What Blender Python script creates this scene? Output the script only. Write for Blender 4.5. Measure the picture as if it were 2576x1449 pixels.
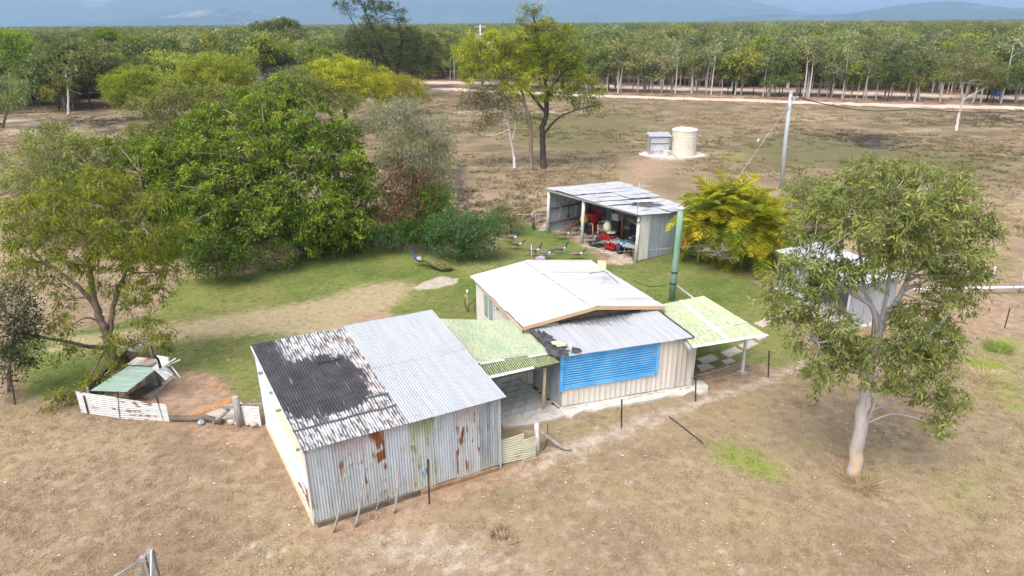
import bpy, math, random
import numpy as np
from mathutils import Vector, Matrix
rad = math.radians
for o in list(bpy.data.objects): bpy.data.objects.remove(o)
S = bpy.context.scene
COL = S.collection
# ------------------------------------------------------------------ camera
cd = bpy.data.cameras.new("camera"); cam = bpy.data.objects.new("camera", cd); COL.objects.link(cam)
cd.sensor_width = 36.0; cd.lens = 36.0*1709.0/2576.0
cd.clip_start = 0.1; cd.clip_end = 40000
_p = rad(21.335); _r = rad(0.42)
_fw = Vector((0, math.cos(_p), -math.sin(_p))); _u = Vector((0, math.sin(_p), math.cos(_p))); _x = Vector((1, 0, 0))
_R = _x*math.cos(_r) - _u*math.sin(_r); _U = _u*math.cos(_r) + _x*math.sin(_r)
cam.matrix_world = Matrix(((_R.x, _U.x, -_fw.x, 0), (_R.y, _U.y, -_fw.y, 0), (_R.z, _U.z, -_fw.z, 12.0), (0, 0, 0, 1)))
S.camera = cam
# ------------------------------------------------------------------ sky, sun, exposure
W = bpy.data.worlds.new("World"); S.world = W; W.use_nodes = True
SUN_EL, SUN_AZ = rad(58), rad(215)       # azimuth clockwise from +Y: light comes from behind the camera's left shoulder
wn = W.node_tree; wn.nodes.clear()
sky = wn.nodes.new("ShaderNodeTexSky"); sky.sky_type = 'NISHITA'; sky.sun_disc = False
sky.sun_elevation = SUN_EL; sky.sun_rotation = SUN_AZ; sky.dust_density = 4.0; sky.air_density = 1.0
hs = wn.nodes.new("ShaderNodeHueSaturation"); hs.inputs["Saturation"].default_value = 0.62
bg = wn.nodes.new("ShaderNodeBackground"); bg.inputs[1].default_value = 0.15
wo = wn.nodes.new("ShaderNodeOutputWorld")
wn.links.new(sky.outputs[0], hs.inputs["Color"]); wn.links.new(hs.outputs[0], bg.inputs[0]); wn.links.new(bg.outputs[0], wo.inputs[0])
sl = bpy.data.lights.new("sun", 'SUN'); sl.energy = 1.25; sl.angle = rad(38); sl.color = (1.0, 0.965, 0.915)
so = bpy.data.objects.new("sun", sl); COL.objects.link(so)
sd = Vector((math.sin(SUN_AZ)*math.cos(SUN_EL), math.cos(SUN_AZ)*math.cos(SUN_EL), math.sin(SUN_EL)))
so.rotation_euler = sd.to_track_quat('Z', 'Y').to_euler(); so.location = sd*60
S.view_settings.view_transform = 'Standard'; S.view_settings.look = 'None'
S.view_settings.exposure = 1.15; S.view_settings.gamma = 1.0; S.view_settings.use_curve_mapping = False
S.render.engine = 'CYCLES'
S.cycles.max_bounces = 8; S.cycles.diffuse_bounces = 5; S.cycles.transmission_bounces = 6; S.cycles.transparent_max_bounces = 6
S.cycles.volume_bounces = 0; S.cycles.use_denoising = True
# ------------------------------------------------------------------ node helper
class NT:
    def __init__(s, name):
        s.m = bpy.data.materials.new(name); s.m.use_nodes = True; s.t = s.m.node_tree; s.t.nodes.clear()
        s.out = s.t.nodes.new("ShaderNodeOutputMaterial")
    def n(s, typ, **kw):
        nd = s.t.nodes.new(typ)
        for k, v in kw.items(): setattr(nd, k, v)
        return nd
    def l(s, a, b): s.t.links.new(a, b)
    def put(s, v, sock):
        if hasattr(v, 'is_output'): s.l(v, sock)
        elif v is not None: sock.default_value = (*v, 1) if isinstance(v, tuple) and len(v) == 3 and sock.type == 'RGBA' else v
    def math(s, op, a, b=None, c=None, clamp=False):
        nd = s.n("ShaderNodeMath", operation=op, use_clamp=clamp)
        for i, v in enumerate((a, b, c)): s.put(v, nd.inputs[i])
        return nd.outputs[0]
    def mix(s, f, a, b, blend='MIX'):
        nd = s.n("ShaderNodeMix", data_type='RGBA', blend_type=blend)
        s.put(f, nd.inputs[0]); s.put(a, nd.inputs[6]); s.put(b, nd.inputs[7])
        return nd.outputs[2]
    def noise(s, vec, scale, detail=4, rough=0.55, dist=0.0, dims='3D'):
        nd = s.n("ShaderNodeTexNoise", noise_dimensions=dims)
        if vec is not None: s.l(vec, nd.inputs["Vector"])
        nd.inputs["Scale"].default_value = scale; nd.inputs["Detail"].default_value = detail
        nd.inputs["Roughness"].default_value = rough; nd.inputs["Distortion"].default_value = dist
        return nd.outputs["Fac"]
    def step(s, v, lo, hi):
        nd = s.n("ShaderNodeMapRange", interpolation_type='SMOOTHSTEP')
        s.put(v, nd.inputs[0]); nd.inputs[1].default_value = lo; nd.inputs[2].default_value = hi
        return nd.outputs[0]
    def scale(s, vec, sx, sy, sz=1.0, off=(0, 0, 0)):
        nd = s.n("ShaderNodeMapping"); s.l(vec, nd.inputs[0]); nd.inputs["Scale"].default_value = (sx, sy, sz); nd.inputs["Location"].default_value = off
        return nd.outputs[0]
    def attr(s, name, typ='GEOMETRY', out="Fac"):
        nd = s.n("ShaderNodeAttribute", attribute_type=typ, attribute_name=name); return nd.outputs[out]
    def objvec(s): return s.n("ShaderNodeTexCoord").outputs["Object"]
    def pos(s): return s.n("ShaderNodeNewGeometry").outputs["Position"]
    def uv(s): return s.n("ShaderNodeUVMap", uv_map="UVMap").outputs[0]
    def xy(s, vec):
        nd = s.n("ShaderNodeSeparateXYZ"); s.l(vec, nd.inputs[0]); return nd.outputs
    def rnd(s): return s.n("ShaderNodeObjectInfo").outputs["Random"]
    def bump(s, h, strength, dist=0.02):
        nd = s.n("ShaderNodeBump"); nd.inputs["Strength"].default_value = strength; nd.inputs["Distance"].default_value = dist
        s.l(h, nd.inputs["Height"]); return nd.outputs[0]
    def pbr(s, col, rough=0.7, metal=0.0, normal=None, spec=0.3):
        b = s.n("ShaderNodeBsdfPrincipled"); s.put(col, b.inputs["Base Color"]); s.put(rough, b.inputs["Roughness"]); s.put(metal, b.inputs["Metallic"])
        b.inputs["Specular IOR Level"].default_value = spec
        if normal is not None: s.l(normal, b.inputs["Normal"])
        s.l(b.outputs[0], s.out.inputs[0]); return s.m
def plain(name, c1, c2=None, scale=3.0, rough=0.7, metal=0.0, bump=0.0, spec=0.3, stretch=(1, 1, 1)):
    t = NT(name); c2 = c2 or tuple(x*0.75 for x in c1)
    v = t.scale(t.objvec(), *stretch)
    n1 = t.noise(v, scale, 5, 0.6)
    col = t.mix(t.step(n1, 0.35, 0.68), c1, c2)
    nb = t.bump(t.noise(v, scale*6, 3), bump) if bump else None
    return t.pbr(col, rough, metal, nb, spec)
def leafmat(name, dark, mid, light, trans=0.25, yellow=None):
    t = NT(name)
    v = t.attr("v"); r = t.rnd()
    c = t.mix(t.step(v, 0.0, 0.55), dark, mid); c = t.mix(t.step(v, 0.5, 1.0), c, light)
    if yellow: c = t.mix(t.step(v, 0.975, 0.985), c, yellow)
    h = t.n("ShaderNodeHueSaturation"); t.l(c, h.inputs["Color"])
    t.put(t.math('MULTIPLY_ADD', r, 0.05, 0.475), h.inputs["Hue"]); t.put(t.math('MULTIPLY_ADD', t.math('FRACT', t.math('MULTIPLY', r, 7.31)), 0.7, 0.85), h.inputs["Value"])
    d = t.n("ShaderNodeBsdfPrincipled"); t.l(h.outputs[0], d.inputs["Base Color"]); d.inputs["Roughness"].default_value = 0.55; d.inputs["Specular IOR Level"].default_value = 0.25
    tr = t.n("ShaderNodeBsdfTranslucent"); t.l(h.outputs[0], tr.inputs[0])
    mx = t.n("ShaderNodeMixShader"); mx.inputs[0].default_value = min(0.42, trans*1.6)
    t.l(d.outputs[0], mx.inputs[1]); t.l(tr.outputs[0], mx.inputs[2]); t.l(mx.outputs[0], t.out.inputs[0])
    return t.m
# ------------------------------------------------------------------ object helpers
def tag(o, label=None, cat=None, group=None, kind=None):
    if label: o["label"] = label
    if cat: o["category"] = cat
    if group: o["group"] = group
    if kind: o["kind"] = kind
    return o
def thing(name, loc, label, cat, group=None):
    o = bpy.data.objects.new(name, None); COL.objects.link(o); o.location = loc; o.empty_display_size = 0.2
    o.matrix_world = Matrix.Translation(loc)
    return tag(o, label, cat, group)
def link(name, me, parent=None, loc=(0, 0, 0)):
    o = bpy.data.objects.new(name, me); COL.objects.link(o)
    if parent is not None: o.parent = parent
    o.location = loc
    return o
def npmesh(name, V, F, mats, mi=None, fattr=None, smooth=False, uv=None):
    """F: list of int arrays (n,3) or (n,4)"""
    me = bpy.data.meshes.new(name)
    V = np.asarray(V, np.float32).reshape(-1, 3)
    F = [np.asarray(f, np.int32) for f in F if len(f)]
    me.vertices.add(len(V)); me.vertices.foreach_set("co", V.ravel())
    tot = np.concatenate([np.full(len(f), f.shape[1], np.int32) for f in F]); idx = np.concatenate([f.ravel() for f in F])
    st = np.concatenate(([0], np.cumsum(tot)[:-1])).astype(np.int32)
    me.loops.add(len(idx)); me.loops.foreach_set("vertex_index", idx)
    me.polygons.add(len(tot)); me.polygons.foreach_set("loop_start", st); me.polygons.foreach_set("loop_total", tot)
    for m in (mats if isinstance(mats, (list, tuple)) else [mats]): me.materials.append(m)
    if mi is not None: me.polygons.foreach_set("material_index", np.asarray(mi, np.int32))
    if smooth: me.polygons.foreach_set("use_smooth", np.ones(len(tot), bool))
    if uv is not None:
        l = me.uv_layers.new(name="UVMap"); l.data.foreach_set("uv", np.asarray(uv, np.float32)[idx].ravel())
    me.update(calc_edges=True)
    if fattr is not None:
        a = me.attributes.new("v", 'FLOAT', 'FACE'); a.data.foreach_set("value", np.asarray(fattr, np.float32))
    me.validate(); return me
class MB:
    """collects simple solids that become ONE mesh object (one part)"""
    def __init__(s): s.v = []; s.f = []; s.mi = []; s.sm = []; s.cur = 0; s.smooth = False
    def add(s, vs, fs, smooth=None):
        b = len(s.v); s.v += [tuple(map(float, v)) for v in vs]; s.f += [tuple(b+i for i in f) for f in fs]
        s.mi += [s.cur]*len(fs); s.sm += [s.smooth if smooth is None else smooth]*len(fs); return s
    def beam(s, p0, p1, w, h, up=(0, 0, 1), w1=None, h1=None):
        p0, p1 = Vector(p0), Vector(p1); d = (p1-p0).normalized(); up = Vector(up)
        if abs(d.dot(up)) > 0.97: up = Vector((0, 1, 0))
        x = d.cross(up).normalized(); y = x.cross(d)
        vs = []
        for p, ww, hh in ((p0, w, h), (p1, w1 or w, h1 or h)):
            vs += [p+x*a*ww/2+y*b*hh/2 for a, b in ((-1, -1), (1, -1), (1, 1), (-1, 1))]
        return s.add(vs, [(3, 2, 1, 0), (4, 5, 6, 7), (0, 1, 5, 4), (1, 2, 6, 5), (2, 3, 7, 6), (3, 0, 4, 7)], False)
    def box(s, c, size, rz=0.0, taper=1.0):
        m = Matrix.Rotation(rz, 3, 'Z'); a, b, h = (x/2 for x in size); vs = []
        for z, k in ((-h, 1.0), (h, taper)):
            vs += [Vector(c)+m@Vector((x*k*a, y*k*b, z)) for x, y in ((-1, -1), (1, -1), (1, 1), (-1, 1))]
        return s.add(vs, [(3, 2, 1, 0), (4, 5, 6, 7), (0, 1, 5, 4), (1, 2, 6, 5), (2, 3, 7, 6), (3, 0, 4, 7)], False)
    def tube(s, pts, r, n=8, cap=True, rw=None):
        V, F = tube_arrays(pts, r, n, rw)
        s.add(V, [tuple(f) for f in F], True)
        if cap:
            k = len(V); b = len(s.v)-k
            s.f += [tuple(b+i for i in range(n))[::-1], tuple(b+k-n+i for i in range(n))]; s.mi += [s.cur]*2; s.sm += [False]*2
        return s
    def lathe(s, prof, c=(0, 0, 0), n=24, axis='Z'):
        vs = []
        for r, z in prof:
            for k in range(n):
                a = 2*math.pi*k/n; p = (r*math.cos(a), r*math.sin(a), z)
                if axis == 'Y': p = (p[0], p[2], p[1])
                if axis == 'X': p = (p[2], p[0], p[1])
                vs.append((c[0]+p[0], c[1]+p[1], c[2]+p[2]))
        fs = [(i*n+k, i*n+(k+1) % n, (i+1)*n+(k+1) % n, (i+1)*n+k) for i in range(len(prof)-1) for k in range(n)]
        fs += [tuple(range(n))[::-1], tuple((len(prof)-1)*n+k for k in range(n))]
        return s.add(vs, fs)
    def ell(s, c, r, nu=10, nv=7, jit=0.0, seed=0, squash=None):
        rg = random.Random(seed); vs = []
        for i in range(nv+1):
            th = math.pi*i/nv
            for k in range(nu):
                a = 2*math.pi*k/nu; q = 1+rg.uniform(-jit, jit)
                vs.append((c[0]+r[0]*q*math.sin(th)*math.cos(a), c[1]+r[1]*q*math.sin(th)*math.sin(a), c[2]+r[2]*q*math.cos(th)))
        fs = [(i*nu+k, (i+1)*nu+k, (i+1)*nu+(k+1) % nu, i*nu+(k+1) % nu) for i in range(nv) for k in range(nu)]
        return s.add(vs, fs, True)
    def slab(s, pts, z0, z1):
        n = len(pts); vs = [(x, y, z0) for x, y in pts]+[(x, y, z1) for x, y in pts]
        return s.add(vs, [tuple(range(n))[::-1], tuple(range(n, 2*n))]+[(i, (i+1) % n, n+(i+1) % n, n+i) for i in range(n)], False)
    def build(s, name, mats, parent=None, base=None, bevel=0.0):
        me = bpy.data.meshes.new(name); b = Vector(base) if base is not None else (Vector(parent.matrix_world.translation) if parent is not None else Vector((0, 0, 0)))
        if parent is not None and base is None and parent.parent is not None: pass
        me.from_pydata([tuple(Vector(v)-b) for v in s.v], [], s.f)
        for m in (mats if isinstance(mats, (list, tuple)) else [mats]): me.materials.append(m)
        me.polygons.foreach_set("material_index", s.mi); me.polygons.foreach_set("use_smooth", s.sm); me.update()
        o = link(name, me, parent)
        if parent is None: o.location = b; o.matrix_world = Matrix.Translation(b)
        else: o.matrix_world = Matrix.Translation(b)
        if bevel:
            md = o.modifiers.new("edge", 'BEVEL'); md.width = bevel; md.segments = 1; md.limit_method = 'ANGLE'
        return o
def tube_arrays(pts, r, n=8, rw=None):
    P = np.array(pts, float); m = len(P); r = np.full(m, r) if np.isscalar(r) else np.interp(np.linspace(0, 1, m), np.linspace(0, 1, len(r)), r)
    T = np.gradient(P, axis=0); T /= np.linalg.norm(T, axis=1)[:, None]+1e-9
    ref = np.array([0.31, 0.95, 0.05]) if abs(T[:, 2]).mean() > 0.6 else np.array([0, 0, 1.0])
    X = np.cross(T, ref); X /= np.linalg.norm(X, axis=1)[:, None]+1e-9; Y = np.cross(X, T)
    a = np.linspace(0, 2*np.pi, n, endpoint=False)
    rw = r if rw is None else np.interp(np.linspace(0, 1, m), np.linspace(0, 1, len(rw)), rw)
    V = P[:, None]+X[:, None]*(np.cos(a)[None, :, None]*rw[:, None, None])+Y[:, None]*(np.sin(a)[None, :, None]*r[:, None, None])
    i = np.arange(m-1)[:, None]*n; k = np.arange(n)[None]; k2 = (k+1) % n
    F = np.stack([i+k, i+k2, i+n+k2, i+n+k], -1).reshape(-1, 4)
    return V.reshape(-1, 3), F
def smooth_path(pts, n=6):
    P = np.array(pts, float)
    if len(P) < 3: return np.array([P[0]+(P[1]-P[0])*t for t in np.linspace(0, 1, n)])
    Q = np.vstack([2*P[0]-P[1], P, 2*P[-1]-P[-2]]); o = []
    for i in range(1, len(Q)-2):
        for t in np.linspace(0, 1, n, endpoint=False):
            a, b, c, d = Q[i-1:i+3]
            o.append(0.5*((2*b)+(c-a)*t+(2*a-5*b+4*c-d)*t*t+(3*b-a-3*c+d)*t**3))
    o.append(P[-1]); return np.array(o)
def patch(q, s, t):
    a, b, c, d = (np.array(x, float) for x in q); s = np.asarray(s)[..., None]; t = np.asarray(t)[..., None]
    return (a*(1-s)+b*s)*(1-t)+(d*(1-s)+c*s)*t
def corr(parent, name, q, mat, s0=0.0, s1=1.0, t0=0.0, t1=1.0, pitch=0.076, amp=0.011, lift=0.0, prof='corr', nt=4, wob=0.004, seed=0, along='t', thick=0.0):
    """one profiled metal sheet laid on the quad q (a b along s, a d along t); ribs run along t"""
    if along == 's': q = (q[0], q[3], q[2], q[1]); s0, s1, t0, t1 = t0, t1, s0, s1
    rg = np.random.RandomState(seed)
    Ls = np.linalg.norm(np.array(q[1])-np.array(q[0])); Lt = np.linalg.norm(np.array(q[3])-np.array(q[0]))
    w = (s1-s0)*Ls
    if prof == 'corr':
        n = max(2, int(round(w/pitch*6))); u = np.linspace(s0*Ls, s1*Ls, n+1); h = amp*np.cos(2*np.pi*u/pitch)
    else:                                    # trapezoidal ribs
        us = []; hs = []
        k0 = math.ceil(s0*Ls/pitch-1e-6)
        us.append(s0*Ls); hs.append(0)
        k = k0
        while k*pitch+0.03 < s1*Ls:
            c = k*pitch
            if c-0.03 > s0*Ls:
                us += [c-0.028, c-0.012, c+0.012, c+0.028]; hs += [0, amp, amp, 0]
            k += 1
        us.append(s1*Ls); hs.append(0); u = np.array(us); h = np.array(hs)
    t = np.linspace(t0, t1, nt+1)
    A, B = np.meshgrid(u/Ls, t)
    P = patch(q, A, B)
    nrm = np.cross(np.array(q[1], float)-np.array(q[0]), np.array(q[3], float)-np.array(q[0])); nrm /= np.linalg.norm(nrm)
    if along == 's': nrm = -nrm
    wv = rg.normal(0, wob, (nt+1, 1))+rg.normal(0, wob, (1, 1))
    P = P+nrm*((h[None]+wv)[..., None]+lift)
    P[0] += (P[0]-P[1])/np.linalg.norm(P[0]-P[1], axis=1)[:, None]*rg.uniform(-0.012, 0.02)
    m = len(u); i = np.arange(nt)[:, None]*m; k = np.arange(m-1)[None]
    F = np.stack([i+k, i+k+1, i+m+k+1, i+m+k], -1).reshape(-1, 4)
    if along == 's': F = F[:, ::-1]
    UV = np.stack([A*Ls, B*Lt], -1).reshape(-1, 2)
    b = np.array(parent.matrix_world.translation)
    me = npmesh(name, P.reshape(-1, 3)-b, [F], mat, uv=UV, smooth=(prof == 'corr'))
    o = link(name, me, parent); return o
def sheets(parent, name, q, mats, n, s0=0.0, s1=1.0, rows=((0, 1),), seed=0, lift=0.0, dlift=0.004, **kw):
    """a run of n overlapping sheets; mats: material or list picked per sheet"""
    out = []
    w = (s1-s0)/n
    Ls = np.linalg.norm(np.array(q[1])-np.array(q[0])) if kw.get('along', 't') == 't' else np.linalg.norm(np.array(q[3])-np.array(q[0]))
    for r, (ta, tb) in enumerate(rows):
        for i in range(n):
            m = mats[i % len(mats)] if isinstance(mats, (list, tuple)) else mats
            a = s0+w*i; b = s0+w*(i+1)+(0.05/Ls if i < n-1 else 0)
            if kw.get('along', 't') == 's':
                out.append(corr(parent, name, q, m, ta, tb, a, b, lift=lift+(i % 2)*dlift+r*0.006, seed=seed+i*7+r*31, **kw))
            else:
                out.append(corr(parent, name, q, m, a, b, ta, tb, lift=lift+(i % 2)*dlift+r*0.006, seed=seed+i*7+r*31, **kw))
    return out
def copyto(proto, loc, rz=0.0, sc=1.0, label=None, group=None):
    r = proto.copy(); COL.objects.link(r); r.location = loc; r.rotation_euler = (0, 0, rz); r.scale = (sc,)*3 if np.isscalar(sc) else sc
    if label: r["label"] = label
    if group: r["group"] = group
    for ch in proto.children:
        c = ch.copy(); COL.objects.link(c); c.parent = r
        for g in ch.children:
            d = g.copy(); COL.objects.link(d); d.parent = c
    return r
# ------------------------------------------------------------------ materials of built things
def metal_mat(name, c1, c2, rough=0.5, rust=0.0, rustcol=(0.26, 0.085, 0.03), alga=0.0, algacol=(0.22, 0.25, 0.10), top=None, topamt=0.0, dirt=0.35, metal=0.25, height=2.3, groove=0.28):
    t = NT(name); uv = t.uv(); X = t.xy(uv)
    r = t.rnd()
    off = t.n("ShaderNodeCombineXYZ"); t.put(t.math('MULTIPLY', r, 37.0), off.inputs[2])
    va = t.n("ShaderNodeVectorMath", operation='ADD'); t.l(uv, va.inputs[0]); t.l(off.outputs[0], va.inputs[1]); v = va.outputs[0]
    streak = t.noise(t.scale(v, 7, 0.55), 1.0, 5, 0.6)
    spots = t.noise(v, 3.2, 5, 0.65)
    col = t.mix(t.step(streak, 0.32, 0.7), c1, c2)
    col = t.mix(t.math('MULTIPLY', t.step(spots, 0.52, 0.78), dirt), col, (0.30, 0.28, 0.25))
    corrug = t.math('MULTIPLY_ADD', t.math('COSINE', t.math('MULTIPLY', X[0], 2*math.pi/0.076)), -0.5, 0.5)   # dirt that lies in the grooves
    col = t.mix(t.math('MULTIPLY', t.math('MULTIPLY', corrug, t.step(streak, 0.3, 0.75)), groove), col, (0.27, 0.26, 0.25))
    if top:
        edge = t.step(t.math('ADD', X[1], t.math('MULTIPLY', t.noise(t.scale(v, 9, 0.8), 1.0, 3), 0.9)), height-0.35, height+0.25)
        col = t.mix(t.math('MULTIPLY', edge, topamt), col, top)
    if alga:
        lowb = t.math('SUBTRACT', 1.0, t.step(t.math('ADD', X[1], t.math('MULTIPLY', streak, 0.9)), 0.45, 1.15))
        col = t.mix(t.math('MULTIPLY', lowb, alga*0.55), col, (0.55, 0.52, 0.36))
        col = t.mix(t.math('MULTIPLY', t.math('MULTIPLY', t.step(t.noise(t.scale(v, 8, 0.9), 1.0, 5, 0.6), 0.48, 0.62), t.step(spots, 0.35, 0.6)), alga), col, algacol)
    if rust:
        rn = t.noise(t.scale(v, 9, 1.3), 1.0, 5, 0.62); rb = t.noise(v, 1.7, 3)
        k = t.step(t.math('ADD', t.math('MULTIPLY', rn, 0.6), t.math('MULTIPLY', rb, 0.6)), 0.72-rust*0.2, 0.79-rust*0.2)
        rc = t.mix(t.noise(v, 14, 3), rustcol, (0.27, 0.105, 0.04))
        col = t.mix(k, col, rc)
    b = t.bump(spots, 0.12, 0.02)
    return t.pbr(col, rough, metal, b, 0.4)
GALV = metal_mat("galvanised_sheet", (0.50, 0.55, 0.60), (0.42, 0.47, 0.53), alga=0.4)
GALV_PINK = metal_mat("galvanised_pink_stain", (0.50, 0.54, 0.58), (0.40, 0.44, 0.49), rust=0.10, top=(0.42, 0.33, 0.36), topamt=0.8, alga=0.4)
GALV_RUST = metal_mat("galvanised_rusting", (0.52, 0.54, 0.56), (0.42, 0.45, 0.49), rust=0.55, rustcol=(0.15, 0.048, 0.016), alga=0.3, top=(0.45, 0.33, 0.36), topamt=0.5)
GALV_GREEN = metal_mat("galvanised_mossy", (0.48, 0.52, 0.53), (0.42, 0.46, 0.47), rust=0.15, alga=1.0, top=(0.28, 0.33, 0.20), topamt=0.9)
GALV_DARK = metal_mat("galvanised_weathered", (0.42, 0.46, 0.51), (0.22, 0.26, 0.31), rust=0.1, alga=0.5)
GALV_BLUE = metal_mat("bluish_zinc_sheet", (0.36, 0.41, 0.47), (0.25, 0.30, 0.36), rust=0.05, dirt=0.25)
ZINC_NEW = metal_mat("new_zinc_sheet", (0.385, 0.40, 0.425), (0.34, 0.355, 0.38), dirt=0.16, metal=0.1, groove=0.30)
ZINC_ROOF = metal_mat("grey_zinc_roof", (0.42, 0.435, 0.45), (0.35, 0.365, 0.39), dirt=0.35, metal=0.2)
WHITE_ROOF = metal_mat("white_painted_roof", (0.46, 0.465, 0.47), (0.41, 0.415, 0.42), dirt=0.2, metal=0.0, groove=0.25)
OLD_WHITE = metal_mat("flaking_white_roof", (0.48, 0.49, 0.51), (0.33, 0.34, 0.36), rust=0.1, rustcol=(0.2, 0.18, 0.17), dirt=0.6, metal=0.05)
def stained_roof():
    t = NT("flaking_white_roof_stained"); uv = t.uv(); X = t.xy(uv)
    n = t.noise(t.scale(uv, 2.0, 0.7), 1.0, 5, 0.6); col = t.mix(t.step(n, 0.4, 0.7), (0.48, 0.49, 0.51), (0.32, 0.325, 0.335))
    dx = t.math('DIVIDE', t.math('SUBTRACT', X[0], 5.55), 0.75); dy = t.math('DIVIDE', t.math('SUBTRACT', X[1], 3.1), 1.35)
    r2 = t.math('ADD', t.math('MULTIPLY', dx, dx), t.math('MULTIPLY', dy, dy)); e = t.math('ADD', r2, t.math('MULTIPLY', t.math('SUBTRACT', t.noise(t.scale(uv, 5, 1.6), 1.0, 4, .65), 0.5), 1.7))
    col = t.mix(t.math('SUBTRACT', 1.0, t.step(e, 0.8, 0.95)), col, (0.10, 0.095, 0.10))
    return t.pbr(col, 0.6, 0.05)
OLD_STAIN = stained_roof()
CREAM_SHEET = metal_mat("cream_cladding", (0.62, 0.575, 0.51), (0.57, 0.525, 0.46), dirt=0.2, metal=0.0, groove=0.0)
CREAM_DIRTY = metal_mat("stained_cream_cladding", (0.52, 0.475, 0.415), (0.42, 0.38, 0.34), dirt=0.5, metal=0.0, groove=0.0)
WHITE_SHEET = metal_mat("white_fence_sheet", (0.54, 0.55, 0.545), (0.46, 0.465, 0.46), rust=0.36, rustcol=(0.10, 0.04, 0.03), dirt=0.4, metal=0.05)
LICHEN_SHEET = metal_mat("lichen_cream_sheet", (0.52, 0.50, 0.37), (0.45, 0.44, 0.34), rust=0.2, alga=0.6, dirt=0.4, metal=0.05)
COOP_GREEN = metal_mat("faded_green_sheet", (0.20, 0.29, 0.24), (0.12, 0.19, 0.155), dirt=0.35, metal=0.1)
COOP_RUST = metal_mat("rusty_grey_sheet", (0.42, 0.40, 0.37), (0.30, 0.28, 0.26), rust=0.55, dirt=0.4)
def side_mat(name, c, c2, rust=0.0):
    t = NT(name); uv = t.uv()
    n1 = t.noise(t.scale(uv, 3.0, 0.7), 1.0, 4)
    col = t.mix(t.step(n1, 0.3, 0.7), c, c2)
    if rust:
        rn = t.noise(t.scale(uv, 5.0, 0.9), 1.0, 5, 0.6)
        col = t.mix(t.step(rn, 0.6-rust*0.22, 0.63-rust*0.22), col, (0.23, 0.075, 0.04))
    return t.pbr(col, 0.6, 0.05)
SIDE_BLUE = side_mat("pale_blue_paint", (0.47, 0.535, 0.59), (0.41, 0.475, 0.54))
SIDE_CREAM = side_mat("cream_paint_sheet", (0.60, 0.53, 0.41), (0.53, 0.465, 0.36))
SIDE_WHITE = side_mat("old_white_paint_sheet", (0.64, 0.62, 0.57), (0.52, 0.50, 0.46))
SIDE_RUST = side_mat("white_sheet_rusted", (0.64, 0.66, 0.68), (0.55, 0.56, 0.57), rust=0.5)
def tar_mat():
    t = NT("tarred_sheet"); uv = t.uv(); X = t.xy(uv)
    corrug = t.math('MULTIPLY_ADD', t.math('COSINE', t.math('MULTIPLY', X[0], 2*math.pi/0.076)), 0.5, 0.5)
    f1 = t.noise(t.scale(uv, 13.2, 2.4), 1.0, 4, 0.6); f2 = t.noise(uv, 0.9, 3); f3 = t.noise(t.scale(uv, 5.0, 1.6, off=(3, 9, 0)), 1.0, 5, 0.6)
    white = t.mix(f3, (0.36, 0.355, 0.36), (0.54, 0.54, 0.555))
    black = t.mix(t.noise(uv, 6, 4), (0.050, 0.046, 0.046), (0.125, 0.112, 0.105))
    # worn sheet: white crests, black grooves, broken up along each corrugation
    k = t.step(t.math('ADD', t.math('MULTIPLY', f1, 1.25), t.math('ADD', t.math('MULTIPLY', corrug, 0.16), t.math('MULTIPLY', t.noise(uv, 1.7, 3), 0.35))), 0.74, 1.0)
    col = t.mix(k, black, white)
    rn = t.step(t.math('ADD', t.math('MULTIPLY', f3, 0.6), t.math('MULTIPLY', t.noise(uv, 1.5, 2), 0.5)), 0.60, 0.68)
    rustw = t.step(X[0], 1.2, 2.6)
    col = t.mix(t.math('MULTIPLY', rn, t.math('MULTIPLY_ADD', rustw, 0.75, 0.15)), col, t.mix(f1, (0.21, 0.085, 0.035), (0.36, 0.27, 0.20)))
    # the tar patch itself (metres on the roof: u across, v up the slope)
    dx = t.math('DIVIDE', t.math('SUBTRACT', X[0], 1.15), 1.25); dy = t.math('DIVIDE', t.math('SUBTRACT', X[1], 2.75), 1.62)
    r2 = t.math('ADD', t.math('POWER', t.math('ABSOLUTE', dx), 3.0), t.math('POWER', t.math('ABSOLUTE', dy), 3.0))
    edge = t.math('ADD', r2, t.math('MULTIPLY', t.math('SUBTRACT', t.noise(t.scale(uv, 9, 1.6), 1.0, 4, 0.65), 0.5), 1.9))
    tar = t.math('SUBTRACT', 1.0, t.step(edge, 0.80, 1.02))
    leftband = t.math('SUBTRACT', 1.0, t.step(t.math('ADD', X[0], t.math('MULTIPLY', t.noise(t.scale(uv, 10, 1.4), 1.0, 3), 0.35)), 0.70, 1.05))
    tar = t.math('MAXIMUM', tar, t.math('MULTIPLY', leftband, t.step(X[1], 1.4, 2.2)))
    for yy in (1.0, 1.62):
        jb = t.math('SUBTRACT', 1.0, t.step(t.math('ABSOLUTE', t.math('SUBTRACT', t.math('ADD', X[1], t.math('MULTIPLY', f2, 0.2)), yy)), 0.02, 0.09))
        tar = t.math('MAXIMUM', tar, t.math('MULTIPLY', jb, t.step(f1, 0.35, 0.5)))
    tarc = t.mix(t.step(t.noise(uv, 2.2, 5, 0.65), 0.3, 0.75), (0.030, 0.029, 0.032), (0.062, 0.060, 0.064))
    tarc = t.mix(t.math('MULTIPLY', t.step(t.noise(t.scale(uv, 16, 1.0), 1.0, 4), 0.64, 0.70), 0.5), tarc, (0.30, 0.30, 0.31))
    col = t.mix(tar, col, tarc)
    return t.pbr(col, 0.72, 0.0, t.bump(f1, 0.25, 0.01), 0.3)
TAR = tar_mat()
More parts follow.
